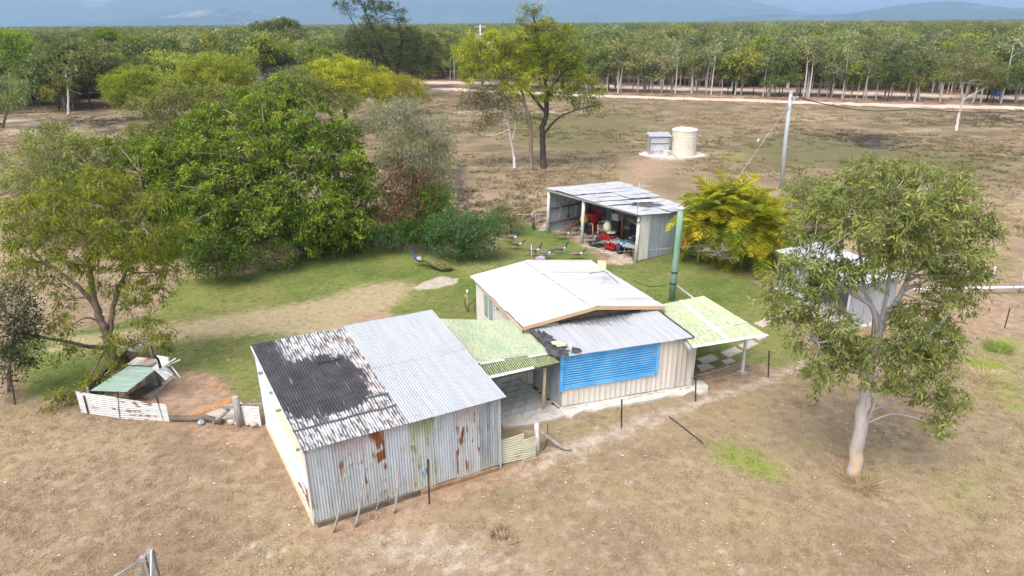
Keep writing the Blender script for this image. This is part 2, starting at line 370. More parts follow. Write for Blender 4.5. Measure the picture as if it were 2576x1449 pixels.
def fibre_mat(name, c1, c2, groove=0.0, moss=(0.05, 0.075, 0.035)):
    t = NT(name); uv = t.uv(); X = t.xy(uv)
    a = t.noise(t.scale(uv, 1.2, 0.8), 1.0, 5, 0.6); b = t.noise(t.scale(uv, 6, 0.8), 1.0, 4)
    col = t.mix(t.step(a, 0.40, 0.66), c1, c2)
    col = t.mix(t.math('MULTIPLY', t.step(b, 0.5, 0.75), 0.4), col, (0.30, 0.42, 0.27))
    sp = t.step(t.noise(uv, 14, 2), 0.72, 0.76); col = t.mix(t.math('MULTIPLY', sp, 0.7), col, (0.10, 0.085, 0.05))
    g = t.math('MULTIPLY_ADD', t.math('COSINE', t.math('MULTIPLY', X[0], 2*math.pi/0.076)), -0.5, 0.5)
    br = t.noise(t.scale(uv, 13, 5), 1.0, 3)
    k = t.step(t.math('ADD', t.math('MULTIPLY', g, 0.55), t.math('MULTIPLY', br, 0.7)), 0.98-groove*0.36, 1.06-groove*0.36)
    col = t.mix(k, col, moss)
    d = t.n("ShaderNodeBsdfPrincipled"); t.l(col, d.inputs["Base Color"]); d.inputs["Roughness"].default_value = 0.55
    tr = t.n("ShaderNodeBsdfTranslucent"); t.l(col, tr.inputs[0])
    mx = t.n("ShaderNodeMixShader"); mx.inputs[0].default_value = 0.12
    t.l(d.outputs[0], mx.inputs[1]); t.l(tr.outputs[0], mx.inputs[2]); t.l(mx.outputs[0], t.out.inputs[0]); return t.m
FIBRE = fibre_mat("lichened_fibreglass", (0.44, 0.47, 0.31), (0.32, 0.41, 0.275), 0.3)
FIBRE_MOSS = fibre_mat("mossy_fibreglass", (0.42, 0.45, 0.22), (0.29, 0.36, 0.17), 1.25)
FIBRE_R = fibre_mat("pale_green_fibreglass", (0.46, 0.50, 0.31), (0.41, 0.48, 0.32), 0.34)
FLASH = plain("white_flashing", (0.60, 0.60, 0.60), (0.46, 0.455, 0.45), 4, 0.6)
BARGE = plain("tan_fascia_paint", (0.52, 0.36, 0.21), (0.46, 0.32, 0.19), 2, 0.55)
BARGE_PINK = plain("pinkish_beige_fascia", (0.56, 0.43, 0.35), (0.50, 0.385, 0.31), 2, 0.55)
BARGE_PALE = plain("pale_barge_paint", (0.70, 0.64, 0.57), (0.64, 0.585, 0.52), 2, 0.55)
BITUMEN = plain("black_bitumen", (0.03, 0.03, 0.033), (0.085, 0.085, 0.09), 5, 0.6, bump=0.3)
BLUE = plain("bright_blue_paint", (0.060, 0.335, 0.71), (0.15, 0.455, 0.79), 1.6, 0.55)
WHITE = plain("white_paint", (0.62, 0.62, 0.61), (0.52, 0.52, 0.51), 3, 0.5)
GREYWOOD = plain("weathered_timber", (0.34, 0.32, 0.29), (0.20, 0.18, 0.16), 5, 0.85, bump=0.5, stretch=(4, 4, 0.6))
DARKWOOD = plain("dark_old_timber", (0.16, 0.12, 0.09), (0.085, 0.065, 0.05), 4, 0.85, bump=0.4)
BROWNWOOD = plain("brown_timber", (0.30, 0.19, 0.11), (0.20, 0.12, 0.07), 4, 0.8, bump=0.3)
POSTWOOD = plain("pale_pine_post", (0.62, 0.45, 0.30), (0.54, 0.38, 0.25), 3, 0.7, stretch=(3, 3, 0.5))
WHITEPOST = plain("flaking_white_post", (0.66, 0.65, 0.62), (0.40, 0.37, 0.33), 5, 0.8, stretch=(3, 3, 0.8))
CCA = plain("green_treated_pole", (0.22, 0.34, 0.26), (0.15, 0.265, 0.195), 5, 0.75, bump=0.3, stretch=(4, 4, 0.5))
PICKET = plain("rusty_steel_picket", (0.10, 0.055, 0.04), (0.055, 0.035, 0.03), 9, 0.8)
STEEL = plain("galvanised_pipe", (0.52, 0.55, 0.58), (0.40, 0.43, 0.46), 4, 0.45, metal=0.4)
BLACK = plain("black_rubber", (0.02, 0.02, 0.022), (0.04, 0.04, 0.042), 5, 0.7)
CONC = plain("old_concrete", (0.46, 0.43, 0.39), (0.34, 0.31, 0.28), 2.2, 0.9, bump=0.4)
CONC_PALE = plain("pale_concrete", (0.56, 0.53, 0.48), (0.44, 0.41, 0.37), 2.2, 0.9, bump=0.3)
PAVER = plain("grey_paver", (0.40, 0.395, 0.37), (0.31, 0.305, 0.285), 3, 0.9, bump=0.4)
SANDSTONE = plain("pale_stone_slab", (0.44, 0.375, 0.30), (0.36, 0.305, 0.24), 3, 0.9, bump=0.3)
REDP = plain("red_enamel", (0.27, 0.010, 0.013), (0.20, 0.008, 0.010), 3, 0.35)
GLASS = plain("window_glass", (0.22, 0.30, 0.27), (0.28, 0.36, 0.32), 1.2, 0.12, spec=0.6)
DARKMETAL = plain("dark_machine_metal", (0.06, 0.06, 0.065), (0.035, 0.035, 0.04), 5, 0.5)
YELLOWP = plain("yellow_plastic", (0.75, 0.50, 0.03), None, 4, 0.5)
ORANGEP = plain("orange_plastic", (0.70, 0.16, 0.03), None, 4, 0.5)
TWINE = plain("blue_twine", (0.08, 0.36, 0.62), None, 4, 0.8)
WIRE = plain("fence_wire", (0.34, 0.32, 0.29), None, 4, 0.6, metal=0.3)
CLOTH = plain("cream_cloth_cover", (0.56, 0.55, 0.38), (0.45, 0.44, 0.30), 6, 0.9, bump=0.4)
# ------------------------------------------------------------------ ground
def sdf(px, py, poly):
    P = np.array(poly); d = np.full(px.shape, 1e9); ins = np.zeros(px.shape, bool)
    for i in range(len(P)):
        a, b = P[i], P[(i+1) % len(P)]; e = b-a
        t = np.clip(((px-a[0])*e[0]+(py-a[1])*e[1])/(e@e+1e-9), 0, 1)
        d = np.minimum(d, np.hypot(px-a[0]-e[0]*t, py-a[1]-e[1]*t))
        c = ((a[1] > py) != (b[1] > py)) & (px < (b[0]-a[0])*(py-a[1])/(b[1]-a[1]+1e-12)+a[0]); ins ^= c
    return np.where(ins, d, -d)
def linedist(px, py, pts):
    P = np.array(pts); d = np.full(px.shape, 1e9)
    for a, b in zip(P[:-1], P[1:]):
        e = b-a; t = np.clip(((px-a[0])*e[0]+(py-a[1])*e[1])/(e@e+1e-9), 0, 1)
        d = np.minimum(d, np.hypot(px-a[0]-e[0]*t, py-a[1]-e[1]*t))
    return d
AREAS = {
 'lawn': [([(-18.33, 22.67), (-19.93, 23.67), (-20.93, 25.1), (-18.33, 26.21), (-15.84, 27.85), (-17.15, 32.43), (-13.7, 32.94), (-12.18, 36.14), (-7.45, 37.1), (-4.15, 35.95), (-1.06, 36.59), (0.34, 42.77), (2.31, 40.88), (3.79, 37.96), (4.95, 34.4), (6.71, 34.69), (10.12, 36.33), (11.97, 32.4), (12.4, 29.68), (11.57, 26.92), (11.64, 24.92), (11.48, 23.0), (8.86, 21.95), (7.46, 22.12), (6.4, 21.39), (1.57, 21.47), (-1.37, 23.37), (-4.43, 23.42), (-8.88, 20.77), (-8.58, 20.11), (-9.38, 20.25), (-10.26, 21.64), (-11.36, 22.41), (-12.7, 22.74), (-14.11, 22.3), (-15.26, 21.0), (-16.97, 20.62)], 1.0, 0.9)],
 'lane': [([(-19.03, 25.44), (-17.47, 25.88), (-14.95, 26.89), (-10.66, 28.57), (-7.55, 31.01), (-5.54, 31.9), (-4.62, 30.95), (-5.83, 27.89), (-6.34, 25.23), (-8.31, 25.26), (-10.77, 25.76), (-14.02, 24.91), (-16.32, 24.12), (-18.38, 24.16)], 1.0, 0.9), ([(-1.05, 35.88), (0.92, 35.15), (0.26, 33.87), (-2.2, 32.7), (-2.9, 33.94)], .45, .8), ([(3.16, 16.9), (6.59, 19.03), (9.65, 20.24), (8.78, 16.83), (5.25, 14.27), (2.56, 12.89), (0.07, 12.65)], .3, 2.0), ([(-16.09, 18.18), (-13.71, 18.37), (-10.9, 16.12), (-11.13, 14.0), (-12.97, 13.73)], .45, 1.5)],
 'dirt': [([(-6.12, 13.95), (-7.98, 18.52), (-11.1, 18.98), (-10.96, 18.68), (-8.26, 17.24), (-6.16, 14.4), (-5.44, 13.37), (-4.78, 13.09), (-2.96, 13.91), (-0.13, 15.55), (1.52, 16.92), (1.58, 17.74), (-0.25, 16.65), (-3.16, 15.16), (-5.0, 13.93)], 0.8, .5), ([(-12.86, 21.68), (-12.11, 22.42), (-10.94, 22.1), (-10.03, 21.07), (-9.23, 19.48), (-11.12, 19.03), (-13.49, 20.31)], 0.95, .4), ([(-7.46, 27.26), (-5.95, 28.58), (-4.91, 27.65), (-5.36, 25.21), (-7.0, 25.24)], .8, 1.0), ([(-17.37, 25.41), (-14.5, 25.94), (-13.9, 25.36), (-15.14, 24.28), (-16.74, 24.31)], .6, .6), ([(10.25, 63.82), (16.65, 65.62), (13.16, 56.57), (9.51, 50.89), (8.5, 52.27)], .75, 2.5), ([(4.69, 35.75), (6.44, 34.37), (5.69, 33.62), (4.49, 34.09)], .7, .4), ([(17.96, 29.57), (23.96, 29.45), (21.19, 25.52), (18.5, 24.81), (16.51, 26.83)], .7, 1.5), ([(10.6, 35.61), (14.74, 35.52), (13.36, 31.79), (11.97, 32.4)], .5, .6), ([(6.62, 22.29), (8.93, 23.04), (10.42, 22.23), (8.52, 20.94), (6.33, 20.03), (6.12, 20.56)], .75, .5)],
 'trail': [([(-11.33, 21.8), (-11.03, 21.95), (-10.25, 21.07), (-9.67, 20.65), (-9.47, 20.12), (-9.82, 19.99), (-10.42, 19.5), (-11.1, 19.27), (-11.15, 19.36), (-10.44, 19.88), (-9.95, 20.31), (-10.12, 20.74), (-10.66, 21.22)], 1.0, .15), ([(8.48, 21.65), (8.91, 22.1), (9.24, 21.79), (8.66, 21.36)], .8, .3)],
 'pale': [([(1.43, 40.47), (3.7, 39.73), (3.98, 37.05), (4.83, 36.59), (5.34, 35.39), (4.86, 34.53), (5.72, 33.87), (6.61, 34.11), (9.25, 42.06), (5.92, 46.19), (2.43, 43.19)], .8, .3), ([(-0.13, 16.18), (1.58, 17.7), (4.03, 19.18), (6.3, 20.42), (8.76, 21.65), (11.42, 23.24), (11.21, 22.53), (8.46, 20.74), (6.05, 19.47), (3.84, 18.1), (1.5, 16.63), (0.09, 15.55)], .8, .5), ([(-4.82, 30.95), (-4.16, 32.05), (-3.6, 32.5), (-2.77, 32.13), (-2.61, 31.29), (-3.63, 30.77), (-4.64, 30.37)], 1.0, .12), ([(12.46, 66.87), (14.11, 68.36), (19.59, 66.57), (18.64, 64.5), (15.29, 63.03), (13.21, 63.71)], 1.0, .8), ([(-4.32, 13.64), (-1.95, 13.9), (0.54, 12.78), (0.34, 12.29), (-3.65, 12.33)], .72, 1.0), ([(-74.03, 101.04), (-68.9, 98.52), (-57.34, 86.39), (-46.16, 74.07), (-39.38, 65.77), (-43.7, 69.17), (-54.19, 79.92), (-67.96, 92.36)], .9, 1.6), ([(-15.35, 17.13), (-14.9, 17.53), (-14.01, 16.53), (-14.68, 16.16)], .3, 1.0), ([(20.28, 27.63), (22.34, 27.15), (19.91, 23.71), (19.22, 24.43)], .4, 1.)],
 'burn_shade': [([(-5.92, 58.9), (-3.92, 63.39), (-3.16, 52.65), (-2.81, 48.75), (-3.81, 46.48), (-4.88, 52.7)], .95, 2.5), ([(33.99, 75.8), (42.91, 81.36), (43.09, 74.01), (37.84, 65.83), (33.95, 68.21)], .8, 4.0), ([(62.94, 95.27), (68.61, 92.8), (62.18, 83.69), (59.96, 87.37)], .8, 4.0), ([(-62.3, 96.04), (-52.68, 97.61), (-46.26, 84.18), (-47.56, 79.61)], .85, 4.0), ([(-47.27, 66.08), (-42.29, 70.25), (-38.0, 58.36), (-41.13, 56.87)], .5, 2.0), ([(5.91, 17.47), (7.04, 17.25), (6.91, 16.85), (5.92, 17.06)], .45, .2), ([(-12.5, 37.22), (-10.01, 38.3), (-9.74, 37.16), (-11.63, 35.78)], .85, .6), ([(-16.54, 32.42), (-13.7, 32.94), (-11.87, 35.11), (-12.18, 36.14), (-17.42, 34.9)], .6, .6), ([(30.04, 41.5), (30.06, 38.1), (26.24, 32.69), (25.53, 34.59)], .3, 2)],  # burnt patches; entries under the tree clump put its shade into the ground colour
 'bright': [([(5.78, 17.69), (6.85, 17.78), (7.38, 16.85), (7.79, 16.08), (7.51, 15.64), (6.67, 16.1), (5.83, 16.77)], .9, .7), ([(18.05, 24.09), (20.09, 24.78), (19.44, 23.37), (18.01, 23.06)], .85, .6), ([(16.91, 23.76), (19.45, 23.04), (16.36, 18.66), (17.1, 21.23), (16.28, 22.45)], .78, 1.2), ([(19.3, 65.52), (22.7, 65.38), (22.14, 61.43), (18.47, 61.2)], .7, 1.2), ([(-1.0, 15.3), (-0.02, 15.55), (0.08, 14.03), (-0.73, 13.89), (-1.51, 14.82)], .4, .6), ([(12.18, 15.85), (15.73, 17.77), (14.36, 15.82), (11.41, 14.21)], .55, 1.0), ([(1.63, 18.4), (3.53, 19.31), (3.47, 18.95), (1.84, 17.95)], .5, .3), ([(-2.44, 27.6), (-1.58, 28.03), (-1.54, 27.15), (-2.41, 27.17)], .5, .3)],
 'olive': [([(1.71, 15.11), (5.25, 16.3), (8.68, 15.03), (9.27, 12.2), (1.91, 12.27)], .42, 3.0), ([(-11.39, 14.45), (-8.59, 15.22), (-6.25, 12.35), (-10.64, 12.4)], .4, 2.0), ([(-5.58, 92.9), (21.23, 104.95), (17.51, 81.03), (10.25, 63.82), (-1.46, 70.89)], .75, 6.0), ([(23.13, 77.74), (36.33, 77.11), (47.16, 62.38), (39.33, 51.26), (27.68, 57.69), (19.76, 56.33)], .8, 5.0), ([(16.51, 23.09), (19.45, 23.04), (11.79, 12.18), (9.27, 12.2), (12.63, 15.84)], .6, 2.0), ([(33.37, 94.84), (59.57, 93.32), (58.88, 79.0), (46.62, 79.6)], .35, 5.0), ([(-7.04, 13.95), (-10.68, 16.12), (-9.29, 16.86), (-7.07, 15.21)], .3, 1.5), ([(25.96, 35.26), (28.02, 35.21), (25.83, 32.1), (23.93, 32.15)], .8, 1.5)],
 'shrubby': [([(-98.16, 135.53), (-57.46, 102.38), (-41.47, 113.34), (-19.44, 147.54), (15.47, 126.94), (46.03, 113.36), (70.05, 94.85)]+[(400, 900), (4000, 3000), (-4000, 3000), (-400, 400), (-160, 120)], 1.0, 4.0)],
}
def amasks(px, py):
    out = {}
    for k, L in AREAS.items():
        v = np.zeros(px.shape)
        for poly, w, soft in L: v = np.maximum(v, w*np.clip(0.5+sdf(px, py, poly)/(2*soft), 0, 1))
        out[k] = v
    return out
def grade(lo, hi, step0, far, ratio=1.16):
    a = list(np.arange(lo, hi+1e-6, step0)); s = step0
    while a[-1] < far: s *= ratio; a.append(a[-1]+s)
    return a
xr = grade(0, 27, 0.36, 9000); XS = np.array([-x for x in xr[:0:-1]]+xr)
YS = np.array([-60, -20, -5, 2]+grade(6, 45, 0.36, 9000, 1.07))
gx, gy_ = np.meshgrid(XS, YS); gm = amasks(gx, gy_)
nx, ny = len(XS), len(YS)
gz = np.zeros_like(gx)
i = np.arange(ny-1)[:, None]*nx; k = np.arange(nx-1)[None]
gF = np.stack([i+k, i+k+1, i+nx+k+1, i+nx+k], -1).reshape(-1, 4)
def ground_mat():
    t = NT("dry_ground"); p = t.pos()
    n_big = t.noise(p, 0.045, 5, 0.6); n_mid = t.noise(p, 0.28, 5, 0.62); n_fine = t.noise(p, 2.6, 5, 0.65); n_vf = t.noise(p, 13.0, 4, 0.7)
    straw = t.noise(t.scale(p, 9, 26, 1), 1.0, 4, 0.6, 1.5)
    A = {k: t.attr(k) for k in AREAS}
    def msk(k, amp=0.7, lo=0.42, hi=0.62, nz=None):
        nn = nz or t.math('ADD', t.math('MULTIPLY', n_fine, 0.5), t.math('MULTIPLY', n_mid, 0.5))
        return t.step(t.math('MULTIPLY_ADD', t.math('SUBTRACT', nn, 0.5), amp, A[k]), lo, hi)
    # dry grass: straw over brown soil
    col = t.mix(t.step(n_mid, 0.30, 0.68), (0.212, 0.154, 0.094), (0.315, 0.239, 0.153))
    col = t.mix(t.math('MULTIPLY', t.step(n_fine, 0.42, 0.75), 0.55), col, (0.42, 0.325, 0.225))
    col = t.mix(t.math('MULTIPLY', t.step(t.math('ADD', t.math('MULTIPLY', n_big, 0.6), t.math('MULTIPLY', n_mid, 0.5)), 0.52, 0.68), 0.6), col, (0.24, 0.195, 0.075))
    col = t.mix(t.math('MULTIPLY', t.step(t.noise(t.scale(p, 1, 1, 1, (31, 7, 0)), 0.16, 4, 0.6), 0.50, 0.66), 0.65), col, t.mix(n_fine, (0.160, 0.106, 0.067), (0.245, 0.168, 0.112)))
    sandy = t.step(t.math('ADD', t.math('MULTIPLY', t.noise(p, 1.1, 4, 0.6), 0.6), t.math('MULTIPLY', t.noise(p, 0.09, 2), 0.5)), 0.63, 0.72)
    col = t.mix(t.math('MULTIPLY', sandy, 0.6), col, (0.50, 0.43, 0.37))
    ol = t.mix(n_fine, (0.13, 0.12, 0.045), (0.24, 0.20, 0.09))
    col = t.mix(t.math('MULTIPLY', msk('olive', 1.3, 0.36, 0.72), 0.85), col, ol)
    # far paddock: pinkish straw and dark clods
    far = t.step(t.xy(p)[1], 40.0, 62.0)
    clod = t.noise(t.scale(p, 1.0, 1.9), 0.62, 5, 0.68)
    pad = t.mix(t.step(n_mid, 0.35, 0.66), (0.140, 0.108, 0.062), (0.255, 0.192, 0.118))
    pad = t.mix(t.math('MULTIPLY', t.step(t.noise(t.scale(p, 0.5, 1.3), 0.12, 4, 0.6), 0.53, 0.68), 0.6), pad, (0.40, 0.305, 0.20))
    pad = t.mix(t.math('MULTIPLY', msk('olive', 1.5, 0.36, 0.75), 0.85), pad, (0.125, 0.115, 0.05))
    pad = t.mix(t.math('MULTIPLY', t.step(clod, 0.53, 0.62), 0.6), pad, (0.085, 0.068, 0.045))
    notman = t.math('SUBTRACT', 1.0, t.math('MAXIMUM', A['lawn'], t.math('MAXIMUM', A['dirt'], A['lane'])))
    col = t.mix(t.math('MULTIPLY', far, notman), col, pad)
    # forest floor and the pale grass plain far behind
    fl = t.mix(t.step(n_mid, 0.3, 0.7), (0.20, 0.125, 0.085), (0.34, 0.235, 0.165))
    col = t.mix(msk('shrubby', 0.4), col, fl)
    plainc = t.step(t.xy(p)[1], 2300.0, 2700.0)
    col = t.mix(plainc, col, t.mix(n_big, (0.30, 0.32, 0.13), (0.42, 0.40, 0.2)))
    # lawn
    lawnc = t.mix(t.step(n_mid, 0.32, 0.7), (0.070, 0.115, 0.024), (0.165, 0.182, 0.048))
    lawnc = t.mix(t.math('MULTIPLY', t.step(n_fine, 0.4, 0.7), 0.4), lawnc, (0.195, 0.205, 0.068))
    lawnc = t.mix(t.math('MULTIPLY', t.step(t.noise(p, 0.13, 3), 0.48, 0.66), 0.55), lawnc, (0.225, 0.195, 0.08))
    col = t.mix(msk('lawn', 1.1, 0.36, 0.70), col, lawnc)
    lanec = t.mix(n_fine, (0.27, 0.215, 0.115), (0.42, 0.34, 0.215))
    col = t.mix(t.math('MULTIPLY', msk('lane', 1.7, 0.25, 0.85), 0.9), col, lanec)
    dirtc = t.mix(t.step(n_fine, 0.3, 0.7), (0.245, 0.160, 0.105), (0.37, 0.255, 0.175))
    col = t.mix(t.math('MULTIPLY', msk('dirt', 0.9, 0.32, 0.7), 0.9), col, dirtc)
    col = t.mix(msk('trail', 0.5, 0.35, 0.6), col, t.mix(n_fine, (0.38, 0.175, 0.075), (0.45, 0.25, 0.13)))
    palec = t.mix(t.step(n_fine, 0.3, 0.7), (0.34, 0.275, 0.22), (0.48, 0.415, 0.36))
    col = t.mix(t.math('MULTIPLY', msk('pale', 1.5, 0.30, 0.85), 0.88), col, palec)
    br = t.mix(n_fine, (0.105, 0.195, 0.012), (0.235, 0.285, 0.034))
    col = t.mix(t.math('MULTIPLY', msk('bright', 2.2, 0.25, 0.95), 0.9), col, br)
    col = t.mix(msk('burn_shade', 1.3, 0.42, 0.7), col, t.mix(n_fine, (0.025, 0.023, 0.024), (0.09, 0.075, 0.065)))
    # blade-scale grain
    col = t.mix(t.math('MULTIPLY', t.step(n_vf, 0.46, 0.30), 0.26), col, (0.09, 0.065, 0.035), 'MIX')
    col = t.mix(t.math('MULTIPLY', t.step(straw, 0.60, 0.72), 0.30), col, (0.50, 0.40, 0.26))
    h = t.math('ADD', t.math('MULTIPLY', n_vf, 0.35), t.math('MULTIPLY', n_fine, 0.65))
    return t.pbr(col, 0.95, 0.0, t.bump(h, 0.7, 0.06), 0.1)
gme = npmesh("ground", np.stack([gx, gy_, gz], -1), [gF], ground_mat())
for kx in AREAS:
    a = gme.attributes.new(kx, 'FLOAT', 'POINT'); a.data.foreach_set("value", gm[kx].ravel().astype(np.float32))
ground = tag(link("ground", gme), kind="structure")
# ---- two dirt roads beyond the paddock, as thin sheets over the ground
def road_strip(name, pts, w, mat, seed, z=0.004):
    P = smooth_path([(x, y, 0) for x, y in pts], 14); rg = np.random.RandomState(seed)
    T = np.gradient(P, axis=0); T /= np.linalg.norm(T, axis=1)[:, None]; N = np.stack([-T[:, 1], T[:, 0], 0*T[:, 0]], 1)
    m = len(P); cols = []
    for s in (-1, -0.3, 0.3, 1): cols.append(P+N*(s*w/2+(rg.normal(0, w*0.10, m)[:, None] if abs(s) == 1 else 0)))
    V = np.stack(cols, 1); V[..., 2] = z; i = np.arange(m-1)[:, None]*4; k = np.arange(3)[None]
    F = np.stack([i+k, i+k+1, i+4+k+1, i+4+k], -1).reshape(-1, 4)[:, ::-1]
    return tag(link(name, npmesh(name, V, [F], mat)), kind="structure")
ROADM = plain("pale_dirt_road", (0.56, 0.46, 0.38), (0.44, 0.345, 0.27), 0.35, 0.95)
road_strip("dirt_road", [(-32.11, 148.63), (-18.02, 142.73), (-6.38, 134.05), (14.96, 122.69), (33.75, 115.44), (47.5, 109.17), (60.44, 104.52), (74.12, 100.62), (87.86, 95.12)], 4.2, ROADM, 4)
road_strip("dirt_road", [(-26.52, 155.28), (-19.47, 154.65), (-7.12, 150.44), (16.99, 139.82), (38.45, 132.13), (54.61, 126.19), (68.7, 119.43), (83.42, 113.82), (98.24, 106.9)], 6.0, ROADM, 5)
# ---- distant mountains
def hill_mat(name, c1, c2, mist):
    t = NT(name); p = t.pos()
    n = t.noise(p, 0.0012, 6, 0.6); n2 = t.noise(p, 0.006, 5, 0.6)
    col = t.mix(t.step(n2, 0.35, 0.7), c1, c2); col = t.mix(t.math('MULTIPLY', t.step(n, 0.54, 0.68), 0.9), col, mist)  # pale patches: mist and haze put into the slope colour
    return t.pbr(col, 0.95, 0, None, 0.0)
HILLM = hill_mat("forested_mountain", (0.035, 0.055, 0.03), (0.06, 0.085, 0.04), (0.24, 0.24, 0.19))
def range_mesh(name, yfar, crest, depth, seed, nxs=220, nys=26, rough=1.0):
    """crest: (x, z) pairs at distance yfar; slopes fall towards the camera over `depth`"""
    cx = np.array([c[0] for c in crest]); cz = np.array([c[1] for c in crest])
    x = np.linspace(cx[0], cx[-1], nxs); z = np.interp(x, cx, cz); rg = np.random.RandomState(seed)
    spur = np.zeros(nxs)
    for fr in (3, 5, 9, 15, 27): spur += np.sin(np.linspace(0, fr*2*np.pi, nxs)+rg.uniform(0, 6.3))/fr**0.55
    tt = np.linspace(-0.5, 1, nys)            # 1 at the crest is t=0
    V = np.zeros((nys, nxs, 3))
    for j, t in enumerate(tt):
        prof = np.clip(1-abs(t), 0, 1)**1.25
        g = 0.22*rough*spur*np.sin(np.pi*min(1, abs(t)))*0.5
        V[j, :, 0] = x+rg.normal(0, 8, nxs); V[j, :, 1] = yfar-t*depth
        V[j, :, 2] = np.maximum(-2, z*np.clip(prof+g*prof, 0, None))-1
    i = np.arange(nys-1)[:, None]*nxs; k = np.arange(nxs-1)[None]
    F = np.stack([i+k, i+nxs+k, i+nxs+k+1, i+k+1], -1).reshape(-1, 4)
    return tag(link(name, npmesh(name, V, [F], HILLM, smooth=True)), kind="structure")
def ridge(Y, pts): return [(p[0], p[2]) for p in pts]
range_mesh("mountains", 7600, ridge(7600, [(-8965.53, 7600.0, 176.59), (-7196.77, 7600.0, 501.3), (-5110.16, 7600.0, 741.46), (-3545.62, 7600.0, 586.73), (-2312.18, 7600.0, 794.45), (-1132.2, 7600.0, 607.06), (73.56, 7600.0, 849.74), (1273.88, 7600.0, 663.46), (1894.83, 7600.0, 440.63), (2363.09, 7600.0, 243.75), (2534.41, 7600.0, 182.18), (2787.22, 7600.0, 134.9), (2916.28, 7600.0, 95.89), (3212.55, 7600.0, 47.9), (3590.57, 7600.0, 14.56)]), 1800, 3)
range_mesh("mountains", 8600, ridge(8600, [(1949.25, 8600.0, 72.79), (2544.26, 8600.0, 189.6), (2864.71, 8600.0, 230.28), (3008.52, 8600.0, 195.04), (3220.3, 8600.0, 176.44), (3475.14, 8600.0, 183.3), (3687.43, 8600.0, 164.67), (3812.54, 8600.0, 112.09), (4106.04, 8600.0, 36.38)]), 900, 5)
range_mesh("hills", 5000, ridge(5000, [(1300.25, 5000.0, 5.71), (1541.26, 5000.0, 44.57), (1811.31, 5000.0, 57.85), (1948.68, 5000.0, 46.84), (2111.13, 5000.0, 50.78), (2300.68, 5000.0, 54.53), (2486.34, 5000.0, 78.4), (2643.21, 5000.0, 107.38), (2829.07, 5000.0, 123.58), (3016.18, 5000.0, 132.27), (3155.59, 5000.0, 113.9), (3351.56, 5000.0, 87.58), (3503.55, 5000.0, 86.55), (3830.62, 5000.0, 116.81), (4378.34, 5000.0, 95.64), (5210.91, 5000.0, 44.83)]), 1100, 8)
range_mesh("hills", 5600, ridge(5600, [(-3366.25, 5600.0, 15.14), (-3145.22, 5600.0, 47.71), (-2929.99, 5600.0, 57.56), (-2676.98, 5600.0, 106.59), (-2429.69, 5600.0, 132.95), (-2245.99, 5600.0, 145.68), (-2097.99, 5600.0, 125.1), (-1951.6, 5600.0, 90.41), (-1772.61, 5600.0, 66.64), (-1595.04, 5600.0, 25.78), (-1474.41, 5600.0, 13.59)]), 900, 11)
# ---- the air between here and the mountains
hz = NT("hazy_air"); hv = hz.n("ShaderNodeVolumePrincipled")
hv.inputs["Color"].default_value = (0.46, 0.69, 1.0, 1); hv.inputs["Density"].default_value = 0.00017; hv.inputs["Anisotropy"].default_value = 0.0
hz.l(hv.outputs[0], hz.out.inputs["Volume"])
mb = MB(); mb.box((0, 4460, 299), (18400, 9200, 604)); hzo = tag(mb.build("haze", hz.m), kind="stuff")

# ------------------------------------------------------------------ front storage shed
def q3(*p): return tuple(np.array(x, float) for x in p)
sA, sB, sC, sD = (-5.07, 14.01), (-0.41, 16.40), (-2.60, 20.70), (-7.90, 18.70)
shed = thing("storage_shed", (-4.0, 17.3, 0), "corrugated iron shed with half its roof tarred black and a rust streaked front wall", "shed")
ex = Vector((0.890, 0.456, 0)); en = Vector((-0.456, 0.890, 0))
front = q3((*sA, 0.14), (*sB, 0.14), (*sB, 2.33), (*sA, 2.33))
sheets(shed, "wall_sheet", front, [GALV, GALV_PINK, GALV_RUST, GALV, GALV_GREEN, GALV, GALV_RUST, GALV_DARK], 8, seed=11, wob=0.006)
z1 = 0.82; z2 = 1.5; z3 = 2.2
def lrow(za0, za1, zb0, zb1, mats, seed, cuts=(0, 0.36, 0.70, 1)):
    q = q3((*sD, za0), (*sA, zb0), (*sA, zb1), (*sD, za1))
    for i, (a, b) in enumerate(zip(cuts[:-1], cuts[1:])):
        corr(shed, "wall_sheet", q, mats[i % len(mats)], a, b+(0.012 if b < 1 else 0), 0, 1, along='s', lift=(i % 2)*0.006+seed*0.004, seed=seed*9+i, wob=0.005, amp=0.009)
lrow(0.10, z1+.03, 0.10, z1+.03, [SIDE_WHITE, SIDE_WHITE, SIDE_RUST], 0)
lrow(z1, z2+.03, z1, z2+.03, [SIDE_WHITE, SIDE_BLUE, SIDE_BLUE], 1)
lrow(z2, z3+.03, z2, z3+.03, [SIDE_BLUE, SIDE_CREAM, SIDE_CREAM], 2)
lrow(z3, 2.76, z3, 2.30, [SIDE_BLUE, SIDE_BLUE, SIDE_CREAM], 3)
sheets(shed, "wall_sheet", q3((*sB, 0.12), (*sC, 0.12), (*sC, 2.95), (*sB, 2.33)), GALV, 7, seed=31)
sheets(shed, "wall_sheet", q3((*sC, 0.12), (*sD, 0.12), (*sD, 2.76), (*sC, 2.95)), GALV, 8, seed=41)
rF = q3((-5.09, 13.86, 2.38), (-0.26, 16.33, 2.41), (-2.66, 20.86, 3.02), (-8.02, 18.83, 2.82))
sheets(shed, "roof_sheet", rF, TAR, 4, 0, 0.50, rows=((0, 0.225), (0.21, 0.345), (0.33, 0.68), (0.665, 1)), seed=51, wob=0.008, amp=0.013)
rN = tuple(p+np.array([0, 0, 0.035]) for p in rF)
rN = (rN[0], rN[1]+np.array([.05, .0, 0]), rN[2]+np.array([0, .0, 0.0]), rN[3])
